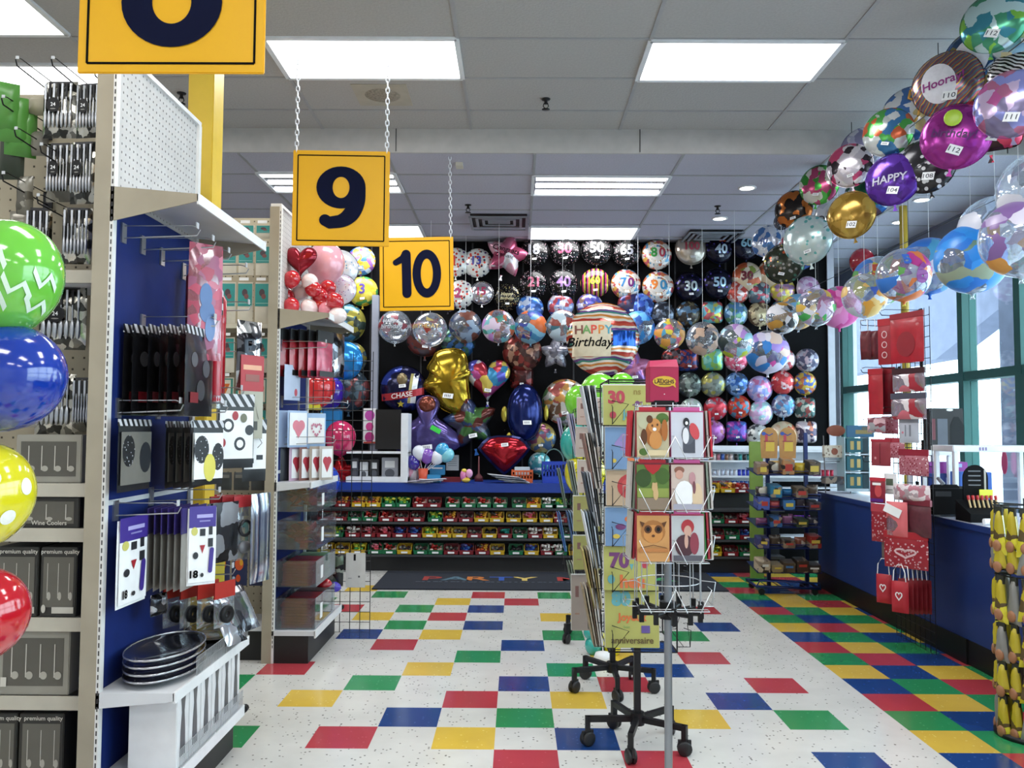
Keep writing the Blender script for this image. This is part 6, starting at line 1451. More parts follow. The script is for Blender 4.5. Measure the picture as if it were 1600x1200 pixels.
# ---- balloon figures on the floor behind the wire grid
BF = 9.45
latex(at(496, 604, BF), sz(28, BF), LAT('c82c30'), 'red balloon behind the wire grid, above the yellow pack')
latex(at(515, 612, BF+.35), sz(24, BF), LAT('3a1f9a'), 'deep violet balloon behind the wire grid, half behind the red one')
t = foil(at(538, 564, BF+.5), sz(30, BF+.5), M('2a86d0', .15, .5), 'bright blue foil balloon with a dark printed band behind the wire grid', None, tagz=None, rz=-.2)
latex(at(532, 683, BF), sz(24, BF), LAT('b82a5a'), 'crimson pink balloon with faint writing behind the wire grid')
t = latex(at(505, 752, 9.02), sz(26, 9.02), LAT('1a3fae'), 'blue balloon with white writing low behind the wire grid')
MB().tube([(0, 0, -1.2), (0, 0, -t.location.z/t.scale.x)], .03, WHITE, 5).build('stick', t)
t = foil(at(532, 740, BF+.15), sz(28, BF), M('b81a24', .15, .6), 'red star foil balloon under the crimson balloon', None, shape='star', tagz=None)
bx('gift_box', 'sky blue box behind the wire grid beside the heart card packs', 'box', 500, 531, 640, 690, BF+.3, .2, M('2f8ad0', .3), [('b', M('d8d83a', .5), -.45, .1, .1, .6)])
bx('gift_box', 'yellow flat pack under the red balloon behind the wire grid', 'box', 473, 500, 626, 640, BF-.1, .1, M('c8c03a', .4))
bx('gift_box', 'teal box low behind the wire grid, left of the blue balloon', 'box', 468, 500, 735, 768, BF+.05, .15, M('2fa090', .4))
# ================================================================ CARD RACKS ON CASTERS
def star_base(t, R, m, hubz=.13, wr=.035, a0=.3, n=5):
    MB().cyl((0, 0, hubz-.03), (0, 0, hubz+.03), .035, m, 14).build('hub', t)
    for k in range(n):
        a = a0+2*PI*k/n; c, s = math.cos(a), math.sin(a)
        b = MB(); X_ = Matrix.Rotation(a, 4, 'Z'); b.b2(.02, R, -.013, .013, hubz-.015, hubz+.012, m, X_); b.b2(R-.012, R+.012, -.013, .013, .06, hubz+.012, m, X_); fa = b.build('foot_arm', t)
        b = MB(); X_ = Matrix.Translation((R*c, R*s, wr)) @ Matrix.Rotation(a+.5, 4, 'Z')
        for y in (-.013, .013): b.lathe([(.001, -.009), (wr*.8, -.009), (wr, -.005), (wr, .005), (wr*.8, .009), (.001, .009)], M('1a1b1d', .5), 16, X=X_ @ Matrix.Translation((0, y, 0)) @ Matrix.Rotation(PI/2, 4, 'X'))
        b.b2(-wr*.9, wr*.9, -.006, .006, 0, wr*1.1, M('1a1b1d', .5), X_); b.build('caster', fa)
def card(label, x, y, z, w, h, rz, bg, items, tilt=-.12, group=None, edge='8a1f2f', n_env=3):
    """greeting card with its envelopes; origin at the bottom centre"""
    t = thing('greeting_card', label, 'card', (x, y, z), rz, group=group, rx=tilt)
    MB().b2(-w/2, w/2, -.0012, .0012, 0, h, bg).build('card', t)
    if items:
        q = art(MB(), items, w, h, -.0018); q.v = [(a, c, e+h/2) for a, c, e in q.v]; q.build('picture', t)
    if n_env:
        b = MB(); b.b2(-w/2-.002, w/2+.002, .003, .003+.006*n_env, .002, h+.006, M(edge, .5)); b.build('envelope', t)
    return t
def pockets(t, w, y, zs, h, m, r=.0022, rz=0.):
    X_ = Matrix.Rotation(rz, 4, 'Z')
    for z in zs:
        b = MB()
        b.tube([(-w/2, y, z), (w/2, y, z)], r, m, 4, X=X_); b.tube([(-w/2, y-.03, z), (-w/2, y-.035, z+h*.35), (-w/2, y, z+h*.40)], r, m, 4, X=X_)
        for s in (-1, 1): b.tube([(s*w*.5, y+.03, z), (s*w*.5, y-.03, z), (s*w*.25, y-.035, z+h*.42), (s*w*.5, y+.0, z+h*.5)], r, m, 4, X=X_)
        b.build('card_pocket', t)
G1 = (.60, 4.27)
def black_rack(label, cx, cy, top=1.78, arms=.3, zs=(1.57, 1.36, 1.19, 1.0, .79, .52)):
    t = thing('card_rack', label, 'card rack', (cx, cy, 0)); star_base(t, .245, BLKMET, a0=arms)
    MB().b2(-.016, .016, -.016, .016, .13, top, BLKMET).build('pole', t)
    b = MB()
    for s in (-1, 1):
        for q in (-1, 1): b.tube([(s*.16, q*.20, .50), (s*.16, q*.20, top)], .004, BLKMET, 5)
    for z in (.50, .95, 1.4, top):
        b.tube([(-.16, -.2, z), (.16, -.2, z), (.16, .2, z), (-.16, .2, z)], .004, BLKMET, 5, True); b.tube([(-.16, 0, z), (.16, 0, z)], .004, BLKMET, 5)
    b.build('wire_frame', t)
    for k in range(4): pockets(t, .3 if k % 2 == 0 else .36, -.235 if k % 2 == 0 else -.195, zs, .22, BLKMET, rz=k*PI/2)
    return t
black_rack('black wheeled card rack with French birthday cards, nearest of the black ones', *G1, arms=-.576)
black_rack('black wheeled card rack, second, its lower star base left of the first', .58, 5.17, arms=-.31)
black_rack('black wheeled card rack farthest back, half hidden behind the others', .58, 6.36, arms=-.1)
YG = M('a2a25a', .5); SKY = M('6a8ab0', .5); TANC = M('b09a80', .5); CR1 = M('a83a4a', .4); PUR = M('6a3a6a', .4); TQ = M('5a9aa0', .4); ORC = M('c86a3a', .4)
def rcard(px0, px1, py0, py1, Y, label, bg, items, **k):
    a, c = at(px0, py1, Y), at(px1, py0, Y)
    return card(label, (a.x+c.x)/2, Y, a.z, c.x-a.x, (c.z-a.z)/math.cos(.1), 0, bg, items, tilt=-.1, edge='d8d8d4', **k)
YF = 4.03
rcard(943, 1017, 602, 664, YF, 'yellow-green birthday card printed 30, top of the black rack', YG, [('t', CR1, '30', -.22, .2, .42, .05), ('t', M('8a7a3a', .5), 'ns', .22, .32, .22, .02), ('e', PUR, .22, .05, .05, .06), ('s', PUR, [(.12, .0), (.22, .05), (.32, .08)], .02), ('s', PUR, [(.16, -.1), (.22, 0), (.3, -.1)], .02), ('e', CR1, -.30, -.25, .07, .09), ('t', TQ, 'jo', 0, -.25, .3, .03)])
rcard(946, 1015, 668, 733, YF, 'grey-blue card with violet and orange number balloons, below the 30 card', SKY, [('t', M('8a7ab0', .5), '4', -.15, .15, .5, .06), ('t', ORC, '0', .1, -.2, .4, .07), ('e', ORC, .2, -.18, .18, .2), ('e', SKY, .2, -.18, .08, .1), ('e', M('c8b04a', .5), -.3, -.3, .05, .05)])
rcard(948, 1015, 736, 790, YF, 'tan card with a red round apple, middle of the black rack', TANC, [('e', M('a8343a', .5), .05, .05, .3, .36), ('e', M('b84a48', .5), -.02, .12, .12, .14), ('s', M('c8a84a', .5), [(.12, .35), (.12, -.1)], .03)])
rcard(946, 1015, 794, 853, YF, 'grey-blue card with orange animals, above the 70 card', SKY, [('e', ORC, .1, .2, .16, .1), ('e', ORC, .22, .28, .06, .06), ('e', PUR, -.15, .0, .12, .08), ('e', M('b0503a', .5), .25, -.25, .1, .14), ('e', M('c8b04a', .5), -.25, -.25, .08, .06)])
rcard(944, 1024, 855, 922, YF, 'yellow-green birthday card printed 70', YG, [('t', PUR, '70', -.2, .18, .46, .05), ('e', CR1, .3, .1, .07, .1), ('p', TQ, [(.0, .1), (.08, .1), (.04, -.05)]), ('t', ORC, 'heu', .05, -.3, .4, .04), ('e', TQ, -.36, -.25, .07, .1)])
rcard(946, 1030, 918, 1012, YF, 'yellow-green card printed 80 Joyeux anniversaire, lowest on the black rack', YG, [('t', TQ, '80', -.2, .3, .30, .07), ('t', M('9ab0a0', .5), 'e', .25, .3, .25, .03), ('t', ORC, 'Joyeux', .0, -.02, .17, .035), ('t', M('7a9a5a', .5), 'bon', -.1, -.16, .07, .01), ('b', M('5a4a8a', .5), .25, -.2, .16, .12), ('t', M('5a4a2a', .5), 'anniversaire', .0, -.38, .145, .02)])
# stacks of cards fanned in the left side pockets
STK = ['c8ccd0', '3a3c44', 'a8a4a0', 'e0e2e4', '6a625a', 'b8b4ac', '2a2c34', 'd8d4cc']
def fan(cx, cy, z, h, n, name, cols, lean=.20, w=.17):
    for k in range(n):
        t = thing('greeting_card', 'greeting card seen edge-on in the '+name, 'card', (cx-.028+.009*k, cy, z), -PI/2, group='edge-on cards in the '+name, rx=-lean+.02*k)
        t.rotation_euler = (lean-.02*k, 0, -PI/2)
        MB().b2(-w/2, w/2, -.003, .003, 0, h, M(cols[k % len(cols)], .45)).build('card', t)
for k, (z, h, nm, cols) in enumerate([(1.46, .30, 'top side pocket of the nearest black rack', ['c8d0d8', '1c2430', 'd8dce0', '2a3038', 'b8c0c8']), (1.26, .27, 'second side pocket of the nearest black rack', ['8a6a60', 'c8c4c0', '4a4440', 'd8d4d0', '9a9088']), (1.08, .26, 'third side pocket of the nearest black rack', ['3a4450', '8a9098', 'c8ccd4', '2f343c', 'a8a8a0']),
     (.88, .27, 'fourth side pocket of the nearest black rack', ['d8e0e8', '8a9aa8', '4a525a', 'c8d8e8', '3a3c40']), (.69, .28, 'fifth side pocket of the nearest black rack', ['a89a5a', '6a5a3a', 'b8b4a8', '8a7a4a', 'c8c0a0']), (.51, .28, 'lowest side pocket of the nearest black rack', ['8a7a5a', 'b0a898', '5a4a3a', 'c8c4bc', 'd8dce0'])]):
    fan(.60-.195, 4.2, z, h, 5, nm, cols)
for k, (z, h, nm, cols) in enumerate([(1.38, .26, 'upper side pocket of the second black rack', ['b8b4c8', '8a90b8', 'd0ccd8']), (1.1, .26, 'middle side pocket of the second black rack', ['6a7a70', '9aa8a0', 'c8ccc4']), (.78, .28, 'lower side pocket of the second black rack', ['3a5a8a', '6a8ab0', '8a9aa8']), (.50, .26, 'lowest side pocket of the second black rack', ['5a6a5a', '8a9a88', 'a8a890'])]):
    fan(.58-.195, 5.1, z, h, 3, nm, cols)
for k, (z, h, nm, cols) in enumerate([(1.35, .28, 'upper side pocket of the farthest black rack', ['9a90b8', 'b8b0d0']), (.98, .28, 'middle side pocket of the farthest black rack', ['5a6a60', '7a8a80']), (.66, .28, 'lower side pocket of the farthest black rack', ['2f5a9a', '4a7ab0'])]):
    fan(.58-.195, 6.3, z, h, 2, nm, cols)
for k, (a, c, y0, y1, m_, lab) in enumerate([(902, 940, 622, 664, 'b09a90', 'tan card on the second black rack, topmost'), (900, 940, 668, 714, 'a89a92', 'tan card on the second black rack, in front of the teal balloon'), (903, 940, 720, 770, 'b0a298', 'tan card on the second black rack, in front of the yellow balloon'), (896, 940, 776, 830, '8f8b52', 'olive card on the second black rack, fourth from the top'), (896, 940, 838, 890, '8c8a4e', 'olive yellow card on the second black rack, fifth from the top'), (893, 938, 900, 985, '8a7e76', 'brown-grey card at the foot of the second black rack')]):
    rcard(a, c, y0, y1, 4.93, lab, M(m_, .5), [('b', M('6a4a44', .5), -.3, .2, .12, .2), ('b', M('8a6a5a', .5), -.3, -.2, .16, .03)])
# ---- silver spinner nearest the viewer
SP = (.55, 3.12)
t = thing('card_spinner', 'silver wire card spinner with animal photo cards, nearest rack', 'card rack', (SP[0], SP[1], 0))
GREYP = M('8a8e94', .3, .7)
MB().cyl((0, 0, .02), (0, 0, 1.66), .0145, GREYP, 16).build('pole', t)
b = MB(); b.lathe([(.001, .0), (.22, .0), (.22, .012), (.04, .03), (.001, .03)], BLKMET, 28); b.build('base', t)
hz = .895; b = MB(); b.cyl((0, 0, hz-.03), (0, 0, hz+.03), .03, BLACK, 14)
for k in range(12):
    a = 2*PI*k/12; c, s = math.cos(a), math.sin(a); b.tube([(0, 0, hz-.01), (.12*c, .12*s, hz)], .009, BLACK, 5); b.box((.12*c, .12*s, hz), (.016, .016, .06), BLACK)
b.build('wheel_hub', t, label='black spoked hub')
b = MB()
for k in range(12):
    a = 2*PI*k/12; c, s = math.cos(a), math.sin(a); b.tube([(.12*c, .12*s, hz), (.115*c, .115*s, 1.64)], .002, WIRE, 4)
for z in (1.0, 1.24, 1.42, 1.63): b.tube([(.118*math.cos(2*PI*k/16), .118*math.sin(2*PI*k/16), z) for k in range(16)], .002, WIRE, 4, True)
b.build('wire_frame', t)
TZS = (1.445, 1.262, 1.085, .92)
for z in TZS:
    for s in (-1, 1):
        b = MB(); x = s*.062; w = .056
        b.tube([(x-w, -.15, z), (x+w, -.15, z), (x+w, -.115, z), (x-w, -.115, z)], .0018, WIRE, 4, True)
        for e in (-1, 1): b.tube([(x+e*w, -.12, z+.08), (x+e*w*1.1, -.155, z+.075), (x+e*w*.4, -.158, z-.004)], .0018, WIRE, 4)
        b.build('card_pocket', t)
    for s in (-1, 1):
        b = MB(); b.tube([(s*.15, -.06, z), (s*.155, .06, z), (s*.115, .06, z), (s*.115, -.06, z)], .0018, WIRE, 4, True); b.tube([(s*.12, 0, z+.08), (s*.165, -.03, z+.08), (s*.16, .0, z)], .0018, WIRE, 4); b.build('card_pocket', t)
t = thing('header_box', 'magenta header box with a yellow speech bubble reading LAUGHS on the spinner', 'box', (at(1038, 632, 3.05).x, 3.10, 1.614)); MAG = M('a8234c', .45)
w, h = .104, .125
b = MB(); b.rbox((0, 0, .03+h/2), (w, .10, h), MAG, .002); b.add([(-w/2, -.05, .03+h), (w/2, -.05, .03+h), (w/2, .05, .03+h), (-w/2, .05, .03+h), (-w/2+.006, -.02, .03+h+.025), (w/2-.002, -.02, .03+h+.03), (w/2-.002, .02, .03+h+.03), (-w/2+.006, .02, .03+h+.025)], [(0, 1, 5, 4), (1, 2, 6, 5), (2, 3, 7, 6), (3, 0, 4, 7), (4, 5, 6, 7)], M('b83058', .45)); b.build('carton', t)
MB().b2(-.036, .036, -.052, .0, .012, .035, BLACK).build('clip', t)
q = art(MB(), [('e', M('d8b43a', .4), 0, .08, .4, .16), ('p', M('d8b43a', .4), [(.25, 0), (.36, .04), (.40, -.1)]), ('t', M('3a1a20', .5), 'LAUGHS', 0, .08, .15, .03), ('b', M('3a1a20', .5), -.15, .15, .2, .02), ('b', M('3a1a20', .5), .02, .0, .4, .02), ('e', PAPER, 0, -.28, .02, .015)], w, h, -.051); q.v = [(a, c, e+.03+h/2) for a, c, e in q.v]; q.build('print', t)
BR = M('a8642c', .6); BRL = M('c88a4a', .6); BRD = M('5a3418', .6); LG = M('b8b89a', .6); GR = M('4a6a2a', .6)
pics = [
 ('photo card of a brown chipmunk under a red header, top left of the spinner', 0, 0, M('c0b898', .5), [('e', GR, .3, .36, .2, .12), ('e', LG, -.2, .3, .28, .2), ('e', BR, .02, .02, .26, .3), ('e', BRL, .05, .2, .2, .16), ('e', BRD, -.1, .34, .1, .09), ('e', BRD, -.28, -.05, .1, .18), ('e', BRL, .08, -.12, .2, .2), ('e', BRD, -.02, .2, .03, .03), ('e', BRD, .14, .22, .03, .03), ('e', PAPER, .05, .12, .06, .04), ('e', BR, .36, .1, .1, .24), ('b', M('d8c8a0', .5), 0, -.4, .96, .12), ('e', GR, -.3, -.38, .14, .08)], '98202c'),
 ('photo card of a penguin with a pink wing under a pink header, top right', 1, 0, M('c8ccd8', .5), [('b', M('4a4e5a', .5), .05, -.25, .38, .3), ('e', M('5a5f6c', .5), .02, .0, .2, .22), ('e', M('e0e2e8', .5), -.05, -.02, .1, .18), ('e', M('1c1e26', .5), -.03, .28, .1, .1), ('e', PAPER, -.02, .26, .045, .04), ('e', M('c84a52', .5), .22, .08, .14, .19, .3)], 'b8447a'),
 ('photo card of a small dog walking below a red balloon', 0, 1, M('5a7a34', .5), [('e', M('2f4a1c', .5), -.3, .2, .25, .2), ('e', M('3f5f24', .5), .3, .25, .22, .18), ('p', M('b02028', .5), [(-.28, .5), (.28, .5), (.18, .38), (0, .28), (-.18, .38)]), ('b', M('8a9a4a', .5), 0, -.12, .98, .2), ('b', M('8a7a68', .5), 0, -.36, .98, .26), ('e', M('c8a878', .5), .05, -.0, .09, .1), ('e', M('c8a878', .5), .08, -.14, .08, .14), ('e', M('c8a878', .5), .0, .07, .03, .04), ('e', M('c8a878', .5), .1, .07, .03, .04)], '7a2030'),
 ('pale photo card of a couple in white, middle right of the spinner', 1, 1, M('c8b8ae', .5), [('e', M('8a5a4a', .5), -.25, .38, .16, .08), ('e', M('c89a8a', .5), -.25, .28, .12, .1), ('e', M('b88a90', .5), .15, .2, .1, .14), ('e', PAPER, -.1, -.15, .3, .3), ('e', M('d8c0a0', .5), .3, -.2, .16, .3), ('b', M('a8a8b8', .5), 0, -.42, .9, .12), ('e', M('7a4a54', .5), .2, .0, .05, .14)], '6a1f34'),
 ('photo card of a dog with big dark round eyes on orange, lowest left', 0, 2, M('c8945a', .5), [('e', M('a8703a', .5), 0, .15, .38, .25), ('e', BRL, 0, .1, .3, .2), ('e', BRD, -.16, .2, .12, .09), ('e', BRD, .16, .2, .12, .09), ('e', BLACK, -.16, .2, .06, .05), ('e', BLACK, .16, .2, .06, .05), ('e', BRD, 0, .06, .05, .03), ('p', BRD, [(-.42, .38), (-.26, .34), (-.34, .24)]), ('p', BRD, [(.42, .38), (.26, .34), (.34, .24)]), ('b', M('b87a44', .5), 0, -.25, .9, .08), ('s', BRD, [(-.4, -.2), (0, -.14), (.4, -.2)], .02)], 'a02838'),
 ('photo card of a person with red hair, lowest right', 1, 2, M('b8bcc0', .5), [('e', M('a83038', .5), 0, .26, .2, .16), ('e', M('c8a090', .5), .0, .16, .12, .13), ('e', M('4a2a34', .5), -.1, -.15, .3, .24), ('e', M('8a3a4a', .5), .2, -.1, .14, .24), ('e', M('c8a090', .5), -.05, -.05, .06, .16), ('b', M('5a5a64', .5), 0, -.42, .9, .12)], 'a83a5a')]
for lab, sx, ti, bg_, it, ed in pics:
    x = at((1021, 1075)[sx], 700, 2.975).x
    t = card(lab, x, 2.985, TZS[ti]+.003, .112, .158, 0, bg_, it, tilt=-.04, edge=ed, n_env=4)
    MB().b2(-.046, .046, .004, .012, .15, .176, M(['b02030', 'c85a9a'][sx], .45)).build('header_strip', t)
for ti in range(3):
    for s, nm in ((-1, 'left'), (1, 'right')):
        for k in range(3):
            t = thing('greeting_card', 'card seen edge-on in the %s side of the silver spinner, %s tier' % (nm, ['top', 'middle', 'lowest'][ti]), 'card', (SP[0]+s*(.122+.012*k), SP[1]-.02, TZS[ti]+.003), s*PI/2, group='edge-on cards, %s side of the spinner, %s tier' % (nm, ['top', 'middle', 'lowest'][ti]))
            t.rotation_euler = (-.05, 0, s*PI/2); MB().b2(-.055, .055, -.0035, .0035, 0, .165, M([['7a1f2c', 'a8a49c', 'c02838'], ['6a4a4a', '8a9a8a', 'c8c4c0'], ['2f7a3a', 'a02838', 'b8b8b0']][ti][k], .5)).build('card', t)
# ---- balloon column behind the racks, below the big Happy Birthday foil
GB = LAT('7ad03a')
BC = 5.74
for k, (px, py, r, m_, lab) in enumerate([(936, 616, 31, GB, 'largest lime green balloon behind the 30 card'), (906, 626, 24, GB, 'lime green balloon left of the largest one, behind the card racks'), (972, 604, 21, GB, 'lime green balloon at the right above the 30 card'),
     (903, 692, 28, LAT('2fa8a0'), 'turquoise balloon behind the left edge of the card racks'), (914, 738, 32, LAT('d8d020'), 'yellow balloon behind the card racks under the turquoise one')]):
    latex(at(px, py, BC+(.12 if k in (1, 2) else 0)), sz(r, BC), m_, lab, up=(0, -.3, 1))
for k, (px, py, r, h, lab) in enumerate([(921, 988, 9, '2fa8a0', 'small turquoise balloon near the floor, upper one, behind the rack base'), (927, 1008, 13, '2fa8a0', 'small turquoise balloon near the floor, lower one'), (957, 1010, 13, 'd8d020', 'small yellow balloon near the floor behind the rack pole'), (940, 998, 9, 'c8c820', 'small yellow balloon near the floor, half behind the turquoise ones')]):
    latex(at(px, py, 5.95), sz(r, 5.95), LAT(h), lab)
t = thing('balloon_stand', 'thin white stand carrying the balloons behind the card racks', 'stand', (at(942, 1000, 5.80).x, 5.80, 0))
MB().lathe([(.001, .06), (.05, .05), (.07, 0), (.001, 0)], WHITE, 14).build('weight', t)
o = MB().lathe([(.001, .06), (.04, .055), (.06, 0), (.001, 0)], M('16224a', .4), 14).build('balloon_weight', loc=(at(942, 1020, 6.02).x, 6.02, 0)); tag(o, 'small navy weight on the floor among the little balloons', 'weight')
p = at(942, 560, BC); MB().tube([(0, 0, .05), (0, 0, 1.4), (p.x-t.location.x, .02, p.z-.25)], .004, WHITE, 5).build('string', t)
# ================================================================ BLUE CANDY RACK
BLR = M('16265e', .35, .3)
t = thing('candy_rack', 'dark blue metal snack rack with slanted trays by the end of the right counter', 'snack rack', (2.53, 8.25, 0))
xl, xr = at(1176, 800, 8.2).x-2.53, at(1274, 800, 8.2).x-2.53
b = MB(); b.tube([(xl, -.16, .08), (xr, -.16, .06), (xr, .2, .06), (xl, .2, .08)], .014, BLR, 6, True)
for k in range(6): b.tube([(xl+(xr-xl)*k/5, -.16, .07), (xl+(xr-xl)*k/5, .2, .07)], .005, BLR, 4)
b.tube([(xl, -.16, .08), (xl+.02, -.2, .14), (xr-.02, -.2, .12), (xr, -.16, .06)], .008, BLR, 5); b.build('base_frame', t)
for x, y in ((xr-.01, .18), (xl+.22, .2)): MB().b2(x-.017, x+.017, y-.017, y+.017, .0, 1.52 if x > 0 else 1.3, BLR).build('post', t)
for x in (xl+.05, xr-.05):
    for y in (-.15, .19): MB().cyl((x, y-.012, .03), (x, y+.012, .03), .03, BLACK, 12).build('caster', t)
tys = [742, 778, 797, 824, 857, 895]; tz_ = [at(1222, y, 8.05).z for y in tys]
for k, z in enumerate(tz_):
    b = MB(); L0, L1 = (xl, xr)
    b.add([(L0, -.2, z), (L1, -.2, z), (L1, .18, z+.05), (L0, .18, z+.05), (L0, -.2, z-.006), (L1, -.2, z-.006), (L1, .18, z+.044), (L0, .18, z+.044)], [(0, 1, 2, 3), (7, 6, 5, 4), (0, 4, 5, 1), (1, 5, 6, 2), (3, 2, 6, 7), (0, 3, 7, 4)], BLR)
    b.tube([(L0, -.2, z), (L0, -.2, z+.035), (L1, -.2, z+.035), (L1, -.2, z)], .004, BLR, 5); b.build('tray', t)
GBAG = [PAT('patch', c, 18, .35, .1, seed=i) for i, c in enumerate([['8a6a4a', 'c8a05a', 'd8ccb8', '5a4030'], ['a88a4a', 'd8c8b0', '8a5a34', 'c8b07a'], ['9ab0c8', 'c8a88a', '6a8ab0', 'd8d4cc']])]
trays = [
 [('8a6a4a', 'heap of brown snack bags'), ('c0a060', 'tan snack bag'), ('a87a50', 'brown and white snack bag'), ('b89a2a', 'yellow box of sweets'), ('5a4a3a', 'dark brown box')],
 [('9aa888', 'pale green pack'), ('2a6a8a', 'blue yellow-marked box'), ('1f5a84', 'darker blue box'), ('6a5a44', 'olive brown bag'), ('54463a', 'brown snack bag')],
 [('4a5a9a', 'violet-blue pack'), ('a84a4a', 'red pack'), ('3a6a9a', 'blue pack'), ('3a3036', 'dark pack'), ('4a4048', 'dark grey pack')],
 [('6a3a5a', 'plum pack'), ('2f5a8a', 'blue pack'), ('7a4a6a', 'mauve pack'), ('3a4a34', 'dark green pack'), ('2f2f3a', 'black pack')],
 [('3a3a6a', 'indigo pack'), ('4a3f34', 'dark brown pack'), ('6a5a4a', 'brown pack'), ('7a4a3a', 'reddish brown pack'), ('8a2a24', 'red pack')],
 [('b8a890', 'cream pack'), ('8a7a5a', 'tan bag with stripes'), ('4a3a2c', 'brown carton'), ('3a2c24', 'dark brown carton'), ('2c2420', 'nearly black carton')]]
for k, row in enumerate(trays):
    for q, (h, lab) in enumerate(row):
        w = (xr-xl)/5*.92; x = 2.53+xl+(xr-xl)*(q+.5)/5; hh = .07+.02*((q+k) % 3)+(.03 if k == 0 else 0)
        t = thing('candy_pack', '%s, %s tray of the blue candy rack, %s' % (lab, ['topmost', 'second', 'third', 'fourth', 'fifth', 'lowest'][k], ['at its left end', 'left of the middle', 'in the middle', 'right of the middle', 'at its right end'][q]), 'snack pack', (x, 8.12, tz_[k]+.012), rnd.uniform(-.08, .08), rx=.13)
        b = MB()
        if (q+k) % 2 and k != 5: pillow(b, w, hh, .07, PAT('patch', [h, 'b8b0a0', h, '3a3430', h], 14, .3, .15, seed=q+k), hh)
        else: b.rbox((0, 0, hh/2), (w, .16, hh), PAT('patch', [h, h, '8a7a68', h, '2a2422', h], 22, .4, .05, seed=q*3+k), .004)
        b.build('wrapper', t)
        b = MB(); b.b2(-w*(.2+.05*q), w*.32, -.083, -.0815, hh*(.25+.05*k), hh*.72, M(['c8b04a', 'd0d0c8', 'a83a30', '3a6aa0'][(q*3+k) % 4], .4))
        if not ((q+k) % 2 and k != 5): b.build('front_label', t)
for k, (a, c, lab) in enumerate([(1188, 1215, 'rounded tan header card with a smile curve on the candy rack, left one'), (1217, 1244, 'rounded tan header card with a smile curve on the candy rack, right one')]):
    p0, p1 = at(a, 716, 8.15), at(c, 668, 8.15); w, h = p1.x-p0.x, p1.z-p0.z; t = thing('header_card', lab, 'sign', ((p0.x+p1.x)/2, 8.15, p0.z))
    MB().prism([(-w/2*.9, 0), (w/2*.9, 0)]+[(w/2*math.cos(PI*q/14), h*.68+h*.32*math.sin(PI*q/14)) for q in range(15)], -.003, .003, M('a8783a', .45, 0, .15, 12)).build('card', t)
    q = art(MB(), [('b', M('b03a4a', .5), -.15, .05, .16, .5), ('s', M('2a3a7a', .5), [(-.2, .3), (0, .24), (.2, .3)], .06), ('b', M('8a2a3a', .5), .0, .05, .6, .03), ('b', M('c8a83a', .5), .05, -.12, .5, .3), ('e', M('2a4a9a', .5), -.3, .3, .12, .06)], w, h, -.0035); q.v = [(x, y, z+h/2) for x, y, z in q.v]; q.build('print', t)
bx('lime_panel', 'tall lime green panel strip standing behind the candy rack', 'panel', 1173, 1192, 690, 905, 9.0, .03, M('7f9a44', .5))
# ================================================================ RIGHT-HAND SALES COUNTER
t = thing('sales_counter', 'long dark blue sales counter with white top and black kick along the windows', 'counter', (3.0, 0, 0)); L0, L1 = 1.2, 8.55
CBD = M('14306e', .45, 0, .05, 3)
b = MB(); b.b2(.0, .70, L0, L1, .165, .915, CBD); b.build('body', t)
b = MB(); b.b2(-.012, .72, L0-.01, L1+.01, .915, .94, M('c4cad8', .25)); b.b2(-.016, -.008, L0, L1, .895, .936, CBD); b.build('countertop', t)
b = MB(); b.b2(.0, .7, L0, 5.75, 0, .165, BLACK); b.b2(-.012, .7, 5.75, L1, 0, .165, BLACK); b.build('kick_base', t)
# ---- wire grid panel with red goods, fixed to the counter front
GXp = 2.90
t = thing('wire_grid_panel', 'tall black wire grid panel with red valentine goods before the blue counter', 'wire panel', (GXp, 5.98, 0), PI/2); gridpanel(t, .61, 2.42, .0762, BLKMET, z0=.0)
def rp(px0, px1, py0, py1, depth_x, lab, body, n=1, name='gift_pack', header=None, hh=.15, items=None, tw=.0, d=.02, group=None, step=.03, hitems=None):
    """packs facing the aisle (-x), hung on hooks of the grid panel; the pixel box gives height and place"""
    out = []
    for k in range(n):
        X_ = depth_x+step*k; c = atx((px0+px1)/2, py0, X_); e = atx((px0+px1)/2, py1, X_); h = c.z-e.z
        ang = -PI/2+tw; vis = abs(math.sin(tw+math.atan2(c.x, c.y))) or .3
        w = min(.34, max(.07, sz(px1-px0, c.y)/max(.35, vis)))
        out.append(pack(name, lab if isinstance(lab, str) else lab[k], 'pack' if name != 'gift_bag' else 'bag', (X_, c.y, c.z), ang, w, h, body, header, hh, d, items, hitems, group=group or (lab if n > 1 and isinstance(lab, str) else None)))
    return out
DR = M('7d1826', .35, 0, .15, 12); RD = M('a8202e', .3, 0, .12, 14, coat=.3); MR = M('5a2a34', .4, 0, .2, 30); PK = M('c88a9a', .45, 0, .2, 30)
RC = PAT('dots', ['98202e', 'd8b8bc', 'c8a0a8'], 45, .3, .1, .3); HC = PAT('dots', ['b06a78', 'e0c8cc', '8a2a38'], 60, .35, .1, .35)
CLR = CLEAR('f0e4e8', .5, .08, ['a02a38', 'c86a78', 'd8d0d4'], 14, .45, .15, seed=3, haze=.15, milk='c8ccd8')
HEART = lambda m: [('s', m, [(.26*math.sin(a)**3, .02+.15*(13*math.cos(a)-5*math.cos(2*a)-2*math.cos(3*a)-math.cos(4*a))/14) for a in [2*PI*q/20 for q in range(21)]], .05)]
def ghook(y, z, lab, L=.28): hook(GXp-.005, y, z, -1, 0, L, lab, BLKMET)
hz_ = [(6.1, 2.36), (6.45, 2.33), (6.1, 1.98), (6.45, 1.97), (6.1, 1.66), (6.45, 1.58), (6.1, 1.42), (6.45, 1.3), (6.2, 1.12), (6.2, .83)]
